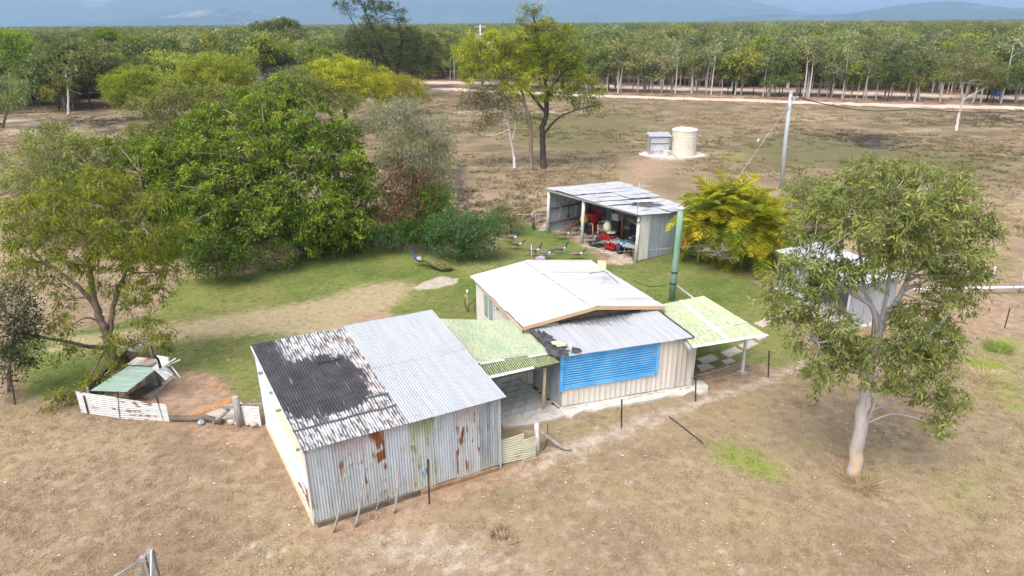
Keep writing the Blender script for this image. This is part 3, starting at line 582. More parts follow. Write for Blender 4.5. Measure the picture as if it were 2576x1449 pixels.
sheets(shed, "roof_sheet", rN, ZINC_NEW, 4, 0.488, 1.0, rows=((-0.012, 0.52), (0.505, 1.012)), seed=71, wob=0.003)
m = MB()
for k in range(20):
    for tt in (0.03, 0.2, 0.36, 0.53, 0.7, 0.86, 0.98):
        P = patch(rN, 0.5+0.49*(k+0.5)/20, tt); m.ell((P[0], P[1], P[2]+0.016), (0.014, 0.014, 0.008), 5, 3)
tag(m.build("roof_screw", STEEL, shed), kind="stuff")
for k, tt in enumerate((0.04, 0.36, 0.52, 0.72, 0.9)):         # purlin ends that stick out past the barge
    P = patch(rF, 0, tt); Q = patch(rF, 0.05, tt); d = (P-Q)/np.linalg.norm(P-Q)
    MB().beam(P-d*0.5+np.array([0, 0, -0.07]), P+d*(0.10+0.05*(k % 2))+np.array([0, 0, -0.07]), 0.05, 0.07).build("purlin", GREYWOOD, shed)
MB().beam((-5.11, 13.98, 0.12), (-5.11, 13.98, 2.33), 0.05, 0.05).build("corner_flashing", SIDE_WHITE, shed)
MB().beam((-0.37, 16.42, 0.02), (-0.37, 16.42, 2.33), 0.06, 0.05).build("corner_flashing", STEEL, shed)
MB().beam((-8.03, 18.80, 2.76), (-5.09, 13.88, 2.33), 0.03, 0.09).build("barge_board", SIDE_WHITE, shed)
MB().beam((-5.03, 14.03, 0.06), (-2.6, 15.27, 0.07), 0.16, 0.15).build("bearer", DARKWOOD, shed)
MB().beam((-2.55, 15.28, 0.06), (-0.45, 16.36, 0.05), 0.14, 0.12).build("bearer", BROWNWOOD, shed)
MB().beam((-5.1, 14.05, 0.05), (-7.86, 18.66, 0.05), 0.10, 0.13).build("bearer", POSTWOOD, shed)
MB().slab([sA, sB, sC, sD], 0.0, 0.03).build("floor", CONC, shed)
# ------------------------------------------------------------------ patio between shed and house
patio = MB(); patio.slab([(-0.31, 18.47), (0.5, 18.59), (1.73, 19.09), (1.62, 19.48), (1.38, 20.23), (0.9, 21.92), (0.47, 23.34), (-1.71, 24.06), (-2.13, 23.39), (-0.89, 20.39)], 0.0, 0.06)
patio = tag(patio.build("patio", CONC, base=(0.3, 18.6, 0)), kind="structure")
pav = bpy.data.meshes.new("paver")
m = MB(); m.box((0, 0, 0), (0.47, 0.29, 0.05), taper=0.93)
pav.from_pydata(m.v, [], m.f); pav.materials.append(PAVER); pav.update()
pp = [(-0.36, 18.74), (1.14, 19.2), (0.76, 20.77), (0.52, 22.07), (-1.0, 21.65), (-0.68, 20.12)]
rg = np.random.RandomState(5)
for r in range(-2, 16):
    for c in range(-7, 9):
        o0 = Vector((-0.35, 16.85, 0))+ex*(c*0.52+(0.26 if r % 2 else 0))+en*(r*0.335)
        if sdf(np.array([o0.x]), np.array([o0.y]), pp)[0] > 0.10:
            o = link("paver", pav, patio, Vector((o0.x, o0.y, 0.075+rg.uniform(-.006, .008)))-Vector((0.3, 18.6, 0)))
            o.rotation_euler = (rg.uniform(-.01, .01), rg.uniform(-.01, .01), rad(27.1)+rg.uniform(-.02, .02))
link_q = q3((-1.50, 17.90, 1.93), (1.53, 19.28, 1.92), (0.12, 21.95, 2.17), (-2.80, 22.10, 2.22))
pr = thing("patio_roof", (0, 20, 0), "low yellow green fibreglass patio roof bridging the iron shed and the house", "roof")
sheets(pr, "roof_sheet", link_q, FIBRE_MOSS, 4, rows=((0, 0.27),), seed=3, wob=0.006)
stag = (0.245, 0.215, 0.235, 0.195)
for i in range(4):
    a, b = i/4, (i+1)/4+(0.016 if i < 3 else 0)
    corr(pr, "roof_sheet", link_q, FIBRE, a, b, stag[i], 1.0, lift=0.012+(i % 2)*0.005, seed=90+i, wob=0.006, nt=5)
    corr(pr, "lap_strip", link_q, FLASH, a, b-0.012, stag[i]-0.02, stag[i]+0.012, lift=0.021+(i % 2)*0.005, seed=95+i, wob=0.002, nt=1)
corr(pr, "lap_strip", link_q, FLASH, 0.0, 0.72, -0.012, 0.025, lift=0.010, seed=99, nt=1)
MB().tube([(1.0, 19.47, 0.06), (1.05, 19.47, 1.90)], 0.052, 10).build("post", POSTWOOD, pr)
MB().beam((-1.45, 18.0, 1.86), (1.48, 19.36, 1.85), 0.05, 0.09).build("beam", DARKWOOD, pr)
MB().beam((-2.1, 20.4, 2.02), (0.8, 20.9, 2.02), 0.05, 0.09).build("beam", DARKWOOD, pr)
MB().beam((-2.7, 21.95, 2.12), (0.1, 21.85, 2.10), 0.05, 0.09).build("beam", DARKWOOD, pr)
# ------------------------------------------------------------------ house with its lean-to
house = thing("house", (2.0, 23.5, 0), "small cream clad house with white gable roof and a blue shuttered lean-to", "house")
hLb, hLf, hRf, hRb = (-1.66, 25.83, 2.4), (0.35, 20.96, 2.4), (5.52, 22.67, 2.4), (3.47, 27.69, 2.4)
rf, rb = (2.93, 21.77, 2.8), (0.70, 26.59, 2.8)
sheets(house, "roof_sheet", q3(hLb, hLf, rf, rb), WHITE_ROOF, 7, seed=2, wob=0.002, amp=0.009)
sheets(house, "roof_sheet", q3(hRf, hRb, rb, rf), WHITE_ROOF, 7, seed=22, wob=0.002, amp=0.009)
wLf, wLb, wRf, wRb = (0.50, 21.15), (-1.45, 25.72), (5.36, 22.75), (3.38, 27.5)
sheets(house, "wall_panel", q3((*wLb, 0.05), (*wLf, 0.05), (*wLf, 2.3), (*wLb, 2.3)), CREAM_SHEET, 6, pitch=0.11, amp=0.012, seed=5, wob=0.001, nt=1)
sheets(house, "wall_panel", q3((*wRf, 0.05), (*wRb, 0.05), (*wRb, 2.3), (*wRf, 2.3)), CREAM_SHEET, 6, pitch=0.11, amp=0.012, seed=6, wob=0.001, nt=1)
for (a, b, c, s) in ((wLf, wRf, rf, 7), (wRb, wLb, rb, 8)):
    sheets(house, "wall_panel", q3((*a, 0.05), (*b, 0.05), (*b, 2.3), (*a, 2.3)), CREAM_SHEET, 6, pitch=0.11, amp=0.012, seed=s, wob=0.001, nt=1)
    m = MB(); mid = ((a[0]+b[0])/2, (a[1]+b[1])/2)
    m.add([(*a, 2.28), (*b, 2.28), (*mid, 2.72)], [(0, 1, 2)]); m.build("gable", DARKWOOD, house)  # dark triangle standing for the shade in the gap under the roof
MB().slab([wLf, wRf, wRb, wLb], 0.0, 0.045).build("floor_slab", CONC, house)
up = np.array([0, 0, 1.0])
def off(p, dz, d=(0, 0)): return (p[0]+d[0], p[1]+d[1], p[2]+dz)
fo = (0.012, -0.03)
MB().beam(off(hLf, -0.055, fo), off(rf, -0.055, fo), 0.03, 0.13).build("fascia", BARGE, house)
MB().beam(off(rf, -0.056, fo), off(hRf, -0.056, fo), 0.03, 0.13).build("fascia", BARGE, house)
MB().beam(off(hLb, -0.03, (-.02, .05)), off(rb, -0.03, (-.02, .05)), 0.05, 0.12).build("fascia", BARGE_PALE, house)
MB().beam(off(rb, -0.03, (-.02, .05)), off(hRb, -0.03, (-.02, .05)), 0.05, 0.12).build("fascia", BARGE_PALE, house)
MB().beam((wLb[0]-.05, wLb[1]+.1, 2.24), (hLf[0]-.02, hLf[1]+.03, 2.24), 0.04, 0.15).build("fascia", BARGE_PINK, house)
# flashing over the front barge and the ridge capping
FL2 = plain("grey_white_barge_cap", (0.50, 0.50, 0.50), (0.45, 0.445, 0.435), 1.5, 0.5)
for (a, b, c, d) in ((hLf, rf, rb, hLb), (rf, hRf, hRb, rb)):
    q = q3(a, b, c, d); P = [patch(q, s, t)+up*0.020 for s, t in ((0, -0.006), (1, -0.006), (1, 0.085), (0, 0.085))]
    MB().add(P+[p-up*0.012 for p in P], [(0, 1, 2, 3), (7, 6, 5, 4), (0, 4, 5, 1), (1, 5, 6, 2), (2, 6, 7, 3), (3, 7, 4, 0)]).build("barge_cap", FL2, house)
qL = q3(hLf, rf, rb, hLb); qR = q3(rf, hRf, hRb, rb)
Pl = [patch(qL, 0.94, t)+up*0.03 for t in (-0.01, 1.01)]; Pm = [patch(qL, 1, t)+up*0.045 for t in (-0.01, 1.01)]; Pr = [patch(qR, 0.06, t)+up*0.03 for t in (-0.01, 1.01)]
MB().add([Pl[0], Pm[0], Pr[0], Pl[1], Pm[1], Pr[1]]+[p-up*0.022 for p in (Pl[0], Pm[0], Pr[0], Pl[1], Pm[1], Pr[1])], [(0, 1, 4, 3), (1, 2, 5, 4), (6, 9, 10, 7), (7, 10, 11, 8), (0, 3, 9, 6), (2, 8, 11, 5)]).build("ridge_cap", WHITE, house)
m = MB()
for k in range(30):
    P = patch(qL, 0.936, k/30+0.012)+up*0.024; m.box(P, (0.045, 0.035, 0.02), rad(22))
tag(m.build("ridge_notch", BITUMEN, house), kind="stuff")
# window in the left wall
wd = Vector((wLf[0]-wLb[0], wLf[1]-wLb[1], 0)).normalized(); wn_ = Vector((wd.y, -wd.x, 0))*-1
if wn_.x > 0: wn_ = -wn_
w0 = Vector((*wLb, 0))+wd*0.92+wn_*0.03; w1 = w0+wd*1.0
wz0, wz1 = 1.12, 2.13
wf = MB()
for a, b in (((w0, wz0), (w1, wz0)), ((w0, wz1), (w1, wz1)), ((w0, wz0), (w0, wz1)), ((w1, wz0), (w1, wz1)), (((w0+w1)/2, wz0), ((w0+w1)/2, wz1))):
    wf.beam((a[0].x, a[0].y, a[1]), (b[0].x, b[0].y, b[1]), 0.05, 0.05)
win = wf.build("window", WHITE, house)
for a, b in ((w0, (w0+w1)/2), ((w0+w1)/2, w1)):
    c = (a+b)/2; MB().box((c.x, c.y, (wz0+wz1)/2), ((b-a).length-.05, 0.012, wz1-wz0-.05), math.atan2(wd.y, wd.x)).build("pane", GLASS, win)
lp = Vector((*wLb, 0))+wd*2.35+wn_*0.05
MB().tube([(lp.x, lp.y, 2.02), (lp.x+wn_.x*.10, lp.y+wn_.y*.1, 1.93)], 0.045, 8).build("wall_light", STEEL, house)
# lean-to
lA, lB = (1.61, 19.58), (6.20, 20.97); lC, lD = (5.34, 22.66), (0.75, 21.1)
roof_l = q3((1.43, 19.36, 2.04), (6.13, 20.78, 2.05), (5.24, 22.66, 2.27), (0.60, 21.14, 2.25))
sheets(house, "roof_sheet", roof_l, ZINC_ROOF, 7, seed=15, wob=0.004)
sheets(house, "wall_panel", q3((*lA, 0.12), (*lB, 0.12), (*lB, 2.0), (*lA, 2.0)), [CREAM_SHEET]*5+[CREAM_DIRTY], 6, pitch=0.19, amp=0.016, prof='rib', seed=25, wob=0.001, nt=1)
sheets(house, "wall_panel", q3((*lD, 0.08), (*lA, 0.08), (*lA, 2.0), (*lD, 2.2)), GALV_DARK, 2, seed=26)
sheets(house, "wall_panel", q3((*lB, 0.08), (*lC, 0.08), (*lC, 2.2), (*lB, 2.0)), CREAM_SHEET, 2, seed=27, prof='rib', pitch=0.19, amp=0.016)
MB().beam((*lB, 0.1), (*lB, 2.0), 0.07, 0.07).build("corner_trim", CREAM_DIRTY, house)
MB().tube([(6.28, 21.0, 0.05), (6.30, 21.0, 1.95)], 0.04, 8).build("downpipe", WHITE, house)
MB().beam(off(roof_l[0], 0.02), off(roof_l[3], 0.03), 0.14, 0.05).build("edge_flashing", BITUMEN, house)
MB().beam(off(roof_l[1], 0.0), off(roof_l[2], 0.0), 0.07, 0.06).build("edge_flashing", BITUMEN, house)
m = MB()                                          # black sealant brushed on the roof corner, along the house and around the slab
def blot(cx, cy, ra, rb, sd, z=0.016, q=roof_l, n=46):
    r = random.Random(sd); pts = []
    for k in range(n):
        a = 2*math.pi*k/n; f = r.uniform(0.72, 1.12); pts.append(patch(q, cx+ra*f*math.cos(a), cy+rb*f*math.sin(a))+up*z)
    m.add([patch(q, cx, cy)+up*z]+pts, [(0, 1+k, 1+(k+1) % n) for k in range(n)], False)
blot(0.035, 0.58, 0.060, 0.34, 1); blot(0.035, 0.24, 0.075, 0.27, 2); blot(0.155, 0.12, 0.042, 0.10, 3, 0.018)
m.build("sealant_patch", BITUMEN, house)
m = MB(); rgn = random.Random(8)
for k in range(44):
    s = 0.30+0.48*k/44+rgn.uniform(-.004, .004); L = 0.05+0.30*math.exp(-((s-0.55)/0.2)**2)*rgn.uniform(0.3, 1.0)
    if rgn.random() < 0.08: L *= 1.6
    a, b = patch(roof_l, s, 0.99)+up*0.017, patch(roof_l, s, 0.99-L)+up*0.017
    m.beam(a, b, 0.035, 0.004, w1=0.010)
tag(m.build("sealant_drip", BITUMEN, house), kind="stuff")
MB().beam(patch(roof_l, 0.22, 1.0)+up*0.04, patch(roof_l, 0.86, 1.0)+up*0.04, 0.10, 0.06).build("edge_flashing", BITUMEN, house)
# blue shutter, board by board
ld = Vector((lB[0]-lA[0], lB[1]-lA[1], 0)).normalized(); lo = Vector((ld.y, -ld.x, 0))
s0 = Vector((*lA, 0))+ld*-0.03+lo*0.055; s1 = Vector((*lA, 0))+ld*3.42+lo*0.055
zb0, zb1 = 0.80, 1.985
fr = MB()
for a, za, b, zb in ((s0, zb0, s0, zb1), (s1, zb0+.0, s1, zb1), (s0, zb0+.02, s1, zb0+.02), (s0, zb1-.02, s1, zb1-.02)):
    fr.beam((a.x, a.y, za), (b.x, b.y, zb), 0.10, 0.035, up=lo)
shut = fr.build("shutter", BLUE, house); tag(shut, "bright blue louvred shutter across the lean-to wall")
n = 13
for k in range(n):
    z = zb0+0.08+(zb1-zb0-0.13)*k/(n-1)
    a = s0+ld*0.06-lo*0.012; b = s1-ld*0.06-lo*0.012
    MB().beam((a.x, a.y, z), (b.x, b.y, z), 0.026, 0.076, up=(lo.x*0.55, lo.y*0.55, 1)).build("slat", BLUE, shut)
fl_ = MB().beam((s0.x-lo.x*.03, s0.y-lo.y*.03, 0.72), (s0.x-lo.x*.03, s0.y-lo.y*.03, 2.0), 0.10, 0.10).build("corner_trim", BLUE, house)
# satellite dish lying on the roof and a cloth on the lean-to roof
dsh = thing("satellite_dish", (3.6, 25.0, 2.72), "tiny pale square aerial on a tripod of bent arms on the white roof", "antenna")
P0 = Vector((3.55, 24.9, 2.69))
m = MB(); m.cur = 0; m.box((3.52, 25.05, 3.13), (0.34, 0.03, 0.40), rad(-20)); m.build("panel", CLOTH, dsh)
MB().tube([(3.6, 24.95, 2.95), (3.63, 24.9, 2.8), (3.5, 24.6, 2.72), (3.42, 24.45, 2.72)], 0.016, 6).build("arm", STEEL, dsh)
MB().tube([(3.62, 24.95, 2.93), (4.1, 24.4, 2.64)], 0.012, 6).build("brace", DARKMETAL, dsh)
MB().tube([(3.6, 24.95, 2.93), (3.05, 25.05, 2.80)], 0.012, 6).build("brace", DARKMETAL, dsh)
MB().tube([(3.56, 25.03, 3.1), (3.6, 24.95, 2.9)], 0.016, 6).build("mast", STEEL, dsh)
rag = MB()
for k, (s, t, z, r) in enumerate(((0.062, 0.36, 0.09, 0.15), (0.085, 0.30, 0.13, 0.13), (0.10, 0.27, 0.10, 0.12), (0.075, 0.30, 0.06, 0.12))):
    P = patch(roof_l, s, t); rag.ell((P[0], P[1], P[2]+z), (r, r*0.75, 0.055), 9, 6, 0.25, k)
tag(rag.build("rag", CLOTH, base=tuple(patch(roof_l, 0.08, 0.3))), "crumpled khaki rag on the black patched corner of the lean-to roof", "rag")
P = patch(roof_l, 0.108, 0.06)
tag(MB().tube([(P[0], P[1], P[2]+0.0), (P[0]-.02, P[1]+.02, P[2]+0.34)], 0.028, 8).build("vent_pipe", WHITE, base=(P[0], P[1], P[2])), "short white vent pipe at the blackened corner of the lean-to roof", "pipe")
# rough concrete edging in front of the lean-to
ap = MB(); pts = [(1.28, 20.1), (1.62, 19.78), (6.32, 21.34), (6.31, 20.69), (5.89, 20.35), (5.31, 20.3), (4.71, 20.0), (3.94, 19.8), (3.31, 19.66), (2.75, 19.39), (2.36, 19.42), (1.93, 19.04), (1.71, 19.09), (1.51, 19.53)]
ap.slab(pts, 0.0, 0.085); tag(ap.build("concrete_edging", CONC_PALE, base=(4, 20.1, 0)), kind="structure")
ap = MB(); ap.slab([(6.37, 21.39), (6.74, 21.33), (6.87, 20.96), (6.73, 20.55), (6.4, 20.45), (6.25, 20.69)], 0.0, 0.07)
tag(ap.build("concrete_slab", CONC_PALE, base=(6.6, 20.9, 0)), "rounded pale concrete slab at the right corner of the blue shuttered wall", "slab")
rs = np.random.RandomState(4)
m = MB()
for k in range(26):
    f = rs.uniform(0, 1); x = lA[0]+(lB[0]-lA[0])*f+lo.x*rs.uniform(.08, .2); y = lA[1]+(lB[1]-lA[1])*f+lo.y*rs.uniform(.08, .2)
    m.ell((x, y, 0.09), (rs.uniform(.04, .12), rs.uniform(.03, .06), rs.uniform(.02, .04)), 7, 4, 0.3, k)
tag(m.build("sealant_lump", CONC, house), kind="stuff")
m = MB()
for k in range(16):
    f = rs.uniform(0, 1)**1.6; x = lA[0]+(lD[0]-lA[0])*f-0.07; y = lA[1]+(lD[1]-lA[1])*f-.05
    m.ell((x, y, 0.07), (rs.uniform(.03, .08), rs.uniform(.03, .06), rs.uniform(.01, .03)), 7, 4, 0.35, k)
tag(m.build("sealant_lump", BITUMEN, house), kind="stuff")
# ------------------------------------------------------------------ green carport at the right of the house
cp = thing("carport", (7.2, 22.0, 0), "pale green fibreglass carport with a white stripe on the right side of the house", "carport")
cq = q3((5.96, 20.25, 1.93), (8.77, 21.15, 1.93), (7.35, 24.16, 2.17), (5.42, 23.29, 2.17))
sheets(cp, "roof_sheet", cq, FIBRE_R, 4, rows=((0, 0.30), (0.28, 1)), seed=60, wob=0.005)
corr(cp, "lap_strip", cq, FLASH, 0.44, 0.53, 0, 1, lift=0.022, seed=61, wob=0.002)
corr(cp, "lap_strip", cq, FLASH, 0.0, 1.0, -0.02, 0.022, lift=0.018, seed=62, nt=1)
corr(cp, "lap_strip", cq, FLASH, 0.3, 1.0, 0.285, 0.298, lift=0.019, seed=63, nt=1)
MB().beam((8.40, 22.01, 0.0), (8.36, 22.0, 1.93), 0.09, 0.09).build("post", WHITE, cp)
MB().box((8.41, 22.01, 0.03), (0.24, 0.24, 0.06), 0.3).build("footing", CONC, cp)
for tt in (0.04, 0.33, 0.66, 0.97):
    a, b = patch(cq, 0.02, tt), patch(cq, 0.98, tt); MB().beam(a-up*0.06, b-up*0.06, 0.05, 0.08).build("beam", WHITE, cp)
a, b = patch(cq, 0.0, 0.02), patch(cq, 0.0, 0.35); MB().beam(a-up*0.10+np.array([-.03, 0, 0]), b-up*0.10+np.array([-.03, 0, 0]), 0.10, 0.09).build("gutter", STEEL, cp)
# ------------------------------------------------------------------ machinery shed
ms = thing("machinery_shed", (6.2, 38.2, 0), "open fronted timber and iron machinery shed with a sagging white roof", "shed")
mF, mR, mB_, mL = (2.17, 40.02), (6.65, 34.36), (10.05, 36.60), (6.1, 42.5)
mroof = [np.array(x) for x in ((2.03, 40.12, 2.74), (6.62, 34.10, 2.70), (10.35, 36.55, 2.30), (6.95, 42.85, 2.42))]
for i in range(9):
    a, b = i/9, (i+1)/9+(0.006 if i < 8 else 0)
    sag = 0.10*math.sin(math.pi*(i+0.5)/9*2.0)
    q = [p+up*(sag*(0.6 if j < 2 else 0.9)+0.004*(i % 2)) for j, p in enumerate(mroof)]
    om = OLD_STAIN if i >= 5 else OLD_WHITE
    corr(ms, "roof_sheet", q, om, a, b, 0, 0.54, seed=130+i, wob=0.014); corr(ms, "roof_sheet", q, om, a, b, 0.52, 1.0, lift=0.012, seed=150+i, wob=0.014)
sheets(ms, "wall_sheet", q3((*mR, 0.05), (*mB_, 0.05), (*mB_, 2.25), (*mR, 2.58)), [SIDE_WHITE]+[GALV_BLUE]*4, 5, seed=33)
sheets(ms, "wall_sheet", q3((*mB_, 0.05), (*mL, 0.05), (*mL, 2.36), (*mB_, 2.25)), GALV_DARK, 9, seed=34)
sheets(ms, "wall_sheet", q3((*mL, 0.05), (*mF, 0.05), (*mF, 2.62), (*mL, 2.36)), GALV_BLUE, 7, seed=35)
for x, y, h in ((2.2, 40.0, 2.62), (4.06, 37.7, 2.62), (6.63, 34.42, 2.6)):
    MB().tube([(x, y, 0), (x+.03, y, h*.5), (x+0.06, y, h)], [0.115, 0.10, 0.095], 9).build("post", WHITEPOST, ms)
for x, y, h in ((4.35, 40.8, 2.45), (6.4, 37.9, 2.45), (8.3, 36.0, 2.4)):
    MB().tube([(x, y, 0), (x, y, h)], 0.085, 8).build("post", BROWNWOOD, ms)
for z in (0.6, 1.5):
    MB().beam((mL[0]-.1, mL[1]-.15, z), (mF[0]+.12, mF[1]-.03, z), 0.05, 0.09).build("girt", DARKWOOD, ms)
MB().beam((2.1, 40.08, 2.64), (6.62, 34.28, 2.62), 0.07, 0.11).build("beam", GREYWOOD, ms)
MB().beam((4.35, 40.85, 2.47), (8.3, 36.05, 2.42), 0.07, 0.11).build("beam", DARKWOOD, ms)
# ------------------------------------------------------------------ small blue-grey shed on the right
rsd = thing("garden_shed", (14.3, 27.5, 0), "pale zinc clad open shed partly hidden behind the tall gum on the right", "shed")
rA, rB, rC, rD = (13.86, 25.73), (16.22, 26.66), (14.7, 31.0), (12.75, 30.2)
sheets(rsd, "wall_sheet", q3((*rA, 0.05), (*rB, 0.05), (*rB, 2.15), (*rA, 2.05)), ZINC_NEW, 3, seed=81)
sheets(rsd, "wall_sheet", q3((*rB, 0.05), (*rC, 0.05), (*rC, 2.0), (*rB, 2.15)), ZINC_NEW, 5, seed=82)
sheets(rsd, "wall_sheet", q3((*rC, 0.05), (*rD, 0.05), (*rD, 1.95), (*rC, 2.0)), GALV_BLUE, 3, seed=83)
sheets(rsd, "wall_sheet", q3((*rD, 0.05), (*patch(q3((*rD, 0), (*rA, 0), (*rA, 0), (*rD, 0)), 0.40, 0)[:2], 0.05), (*patch(q3((*rD, 0), (*rA, 0), (*rA, 0), (*rD, 0)), 0.40, 0)[:2], 1.98), (*rD, 1.95)), GALV, 2, seed=84)
sheets(rsd, "roof_sheet", q3((13.55, 25.2, 2.10), (16.3, 26.3, 2.2), (14.9, 31.2, 2.1), (12.3, 30.2, 2.0)), OLD_WHITE, 4, seed=85)
for k in (0.40, 0.99):
    P = patch(q3((*rD, 0), (*rA, 0), (*rA, 0), (*rD, 0)), k, 0); MB().beam((P[0], P[1], 0), (P[0], P[1], 2.0), 0.07, 0.07).build("post", WHITE, rsd)
MB().slab([(13.5, 25.4), (16.3, 26.5), (14.8, 31.1), (12.4, 30.3)], 0.0, 0.05).build("floor", CONC_PALE, rsd)
# ------------------------------------------------------------------ water tank, its pump shed and pad
tk = thing("water_tank", (16.6, 65.75, 0.0), "cream round water tank with white lid standing on the pale pad", "tank")
prof = [(1.16, 0.06), (1.19, 0.10)]
for k in range(9): z = 0.25+k*0.23; prof += [(1.165, z-0.05), (1.185, z), (1.165, z+0.05)]
prof += [(1.19, 2.30), (1.21, 2.34), (1.21, 2.40)]
MB().lathe(prof, (16.6, 65.75, 0), 40).build("body", plain("cream_polythene", (0.62, 0.57, 0.47), (0.57, 0.52, 0.43), 1.5, 0.5), tk)
MB().lathe([(1.20, 2.401), (1.17, 2.46), (0.5, 2.58), (0.3, 2.60), (0.0, 2.60)], (16.6, 65.75, 0), 40).build("lid", WHITE, tk)
MB().lathe([(0.28, 2.6), (0.28, 2.67), (0.0, 2.68)], (16.3, 65.6, 0), 16).build("hatch", WHITE, tk)
ps = thing("pump_shed", (14.2, 66.2, 0), "tiny zinc clad pump shed beside the cream tank", "shed")
x0, x1, y0, y1 = 13.35, 15.15, 65.5, 67.0
ZL = metal_mat("pale_horizontal_zinc", (0.52, 0.53, 0.55), (0.40, 0.42, 0.45), rust=0.15)
for za, zb in ((0.05, 0.55), (0.55, 1.06), (1.16, 1.72)):
    corr(ps, "wall_sheet", q3((x0, y0, za), (x1, y0, za), (x1, y0, zb), (x0, y0, zb)), ZL, along='s', seed=int(za*10), nt=2)
MB().box(((x0+x1)/2, y0+0.06, 1.1), (x1-x0, 0.03, 0.14)).build("slot", BLACK, ps)
corr(ps, "wall_sheet", q3((x1, y0, 0.05), (x1, y1, 0.05), (x1, y1, 1.72), (x1, y0, 1.72)), GALV_DARK, seed=3)
corr(ps, "wall_sheet", q3((x1, y1, 0.05), (x0, y1, 0.05), (x0, y1, 1.72), (x1, y1, 1.72)), GALV_DARK, seed=4)
corr(ps, "wall_sheet", q3((x0, y1, 0.05), (x0, y0, 0.05), (x0, y0, 1.72), (x0, y1, 1.72)), GALV_DARK, seed=5)
corr(ps, "roof_sheet", q3((x0-.15, y0-.15, 1.80), (x1+.18, y0-.15, 1.80), (x1+.18, y1+.15, 2.0), (x0-.15, y1+.15, 2.0)), ZINC_NEW, seed=6)
MB().beam((x0, y0-.03, 0), (x0, y0-.03, 1.78), 0.07, 0.05).build("corner_post", GREYWOOD, ps); MB().beam((x1, y0-.03, 0), (x1, y0-.03, 1.78), 0.07, 0.05).build("corner_post", GREYWOOD, ps)
ap = MB(); rgp = random.Random(3); ap.slab([(15.6+3.1*math.cos(a)*rgp.uniform(.93, 1.07), 66.0+2.0*math.sin(a)*rgp.uniform(.93, 1.07)) for a in [2*math.pi*k/28 for k in range(28)]], 0, 0.05)
tag(ap.build("tank_pad", plain("pale_tank_pad", (0.60, 0.54, 0.49), (0.50, 0.45, 0.41), 0.8, 0.95), base=(15.6, 66, 0)), kind="structure")
tag(MB().box((14.75, 64.75, 0.33), (0.42, 0.35, 0.56), 0.3).box((15.05, 64.95, 0.3), (0.3, 0.3, 0.5), 0.5).build("pump_box", WHITE, base=(14.85, 64.8, 0.05)), "white pump box on the pad in front of the tiny zinc shed", "box")
tag(MB().beam((14.85, 64.6, 0.50), (15.65, 64.15, 0.07), 0.10, 0.05).build("plank", GREYWOOD, base=(15.2, 64.4, 0.05)), "grey plank leaning on the white pump box by the tank", "plank")

# ------------------------------------------------------------------ trees
BARK_PALE = plain("pale_gum_bark", (0.52, 0.47, 0.43), (0.40, 0.36, 0.33), 2.5, 0.8, bump=0.2, stretch=(2, 2, 0.6))
def gum_bark():
    t = NT("smooth_gum_bark"); p = t.pos(); z = t.xy(p)[2]
    n = t.noise(t.scale(p, 3, 3, 0.8), 1.0, 5, 0.6)
    col = t.mix(t.step(n, 0.35, 0.7), (0.43, 0.39, 0.375), (0.31, 0.28, 0.27))
    n2 = t.noise(t.scale(p, 2.2, 2.2, 1.3), 1.0, 4, 0.5)
    low = t.math('SUBTRACT', 1.0, t.step(t.math('ADD', z, t.math('MULTIPLY', n2, 1.0)), 1.2, 1.75))
    col = t.mix(t.math('MULTIPLY', low, t.step(n2, 0.42, 0.47)), col, (0.47, 0.365, 0.25))
    col = t.mix(t.math('MULTIPLY', t.step(t.noise(t.scale(p, 9, 9, 1.6, (4, 2, 1)), 1.0, 4, .6), .60, .66), .5), col, (0.20, 0.165, 0.15))
    return t.pbr(col, 0.75, 0, t.bump(n, 0.25, 0.02), 0.2)
BARK_GUM = gum_bark()
BARK_BROWN = plain("brown_bark", (0.22, 0.165, 0.125), (0.13, 0.10, 0.08), 3, 0.9, bump=0.5, stretch=(3, 3, 0.6))
BARK_DARK = plain("dark_ironbark", (0.065, 0.05, 0.042), (0.03, 0.025, 0.022), 3, 0.9, bump=0.5, stretch=(3, 3, 0.6))
BARK_GREY = plain("grey_twig_bark", (0.32, 0.28, 0.25), (0.22, 0.19, 0.17), 3, 0.9)
TWIG = plain("pale_dead_wood", (0.50, 0.45, 0.41), (0.38, 0.34, 0.31), 3, 0.9)
LF_GUM = leafmat("gum_leaves", (0.068, 0.086, 0.020), (0.185, 0.202, 0.050), (0.37, 0.365, 0.115), 0.22, (0.42, 0.34, 0.06))
LF_GUM2 = leafmat("yellowish_gum_leaves", (0.080, 0.118, 0.014), (0.175, 0.240, 0.024), (0.345, 0.390, 0.045), 0.25, (0.42, 0.33, 0.04))
LF_GREEN = leafmat("fresh_green_leaves", (0.028, 0.064, 0.007), (0.105, 0.182, 0.014), (0.285, 0.355, 0.038), 0.25)
LF_DARK = leafmat("deep_green_leaves", (0.026, 0.062, 0.007), (0.058, 0.122, 0.011), (0.130, 0.215, 0.026), 0.25)
LF_GREY = leafmat("grey_green_leaves", (0.10, 0.105, 0.055), (0.165, 0.170, 0.085), (0.265, 0.260, 0.135), 0.25)
LF_OLIVE = leafmat("olive_leaves", (0.058, 0.070, 0.020), (0.130, 0.145, 0.036), (0.24, 0.24, 0.066), 0.25)
LF_YELL = leafmat("yellow_wattle_leaves", (0.105, 0.125, 0.010), (0.260, 0.270, 0.016), (0.47, 0.43, 0.026), 0.25)
LF_BRIGHT = leafmat("bright_ironbark_leaves", (0.068, 0.095, 0.012), (0.180, 0.225, 0.018), (0.40, 0.43, 0.036), 0.25)
LF_FOREST = leafmat("woodland_leaves", (0.080, 0.098, 0.030), (0.165, 0.190, 0.056), (0.285, 0.300, 0.092), 0.22)
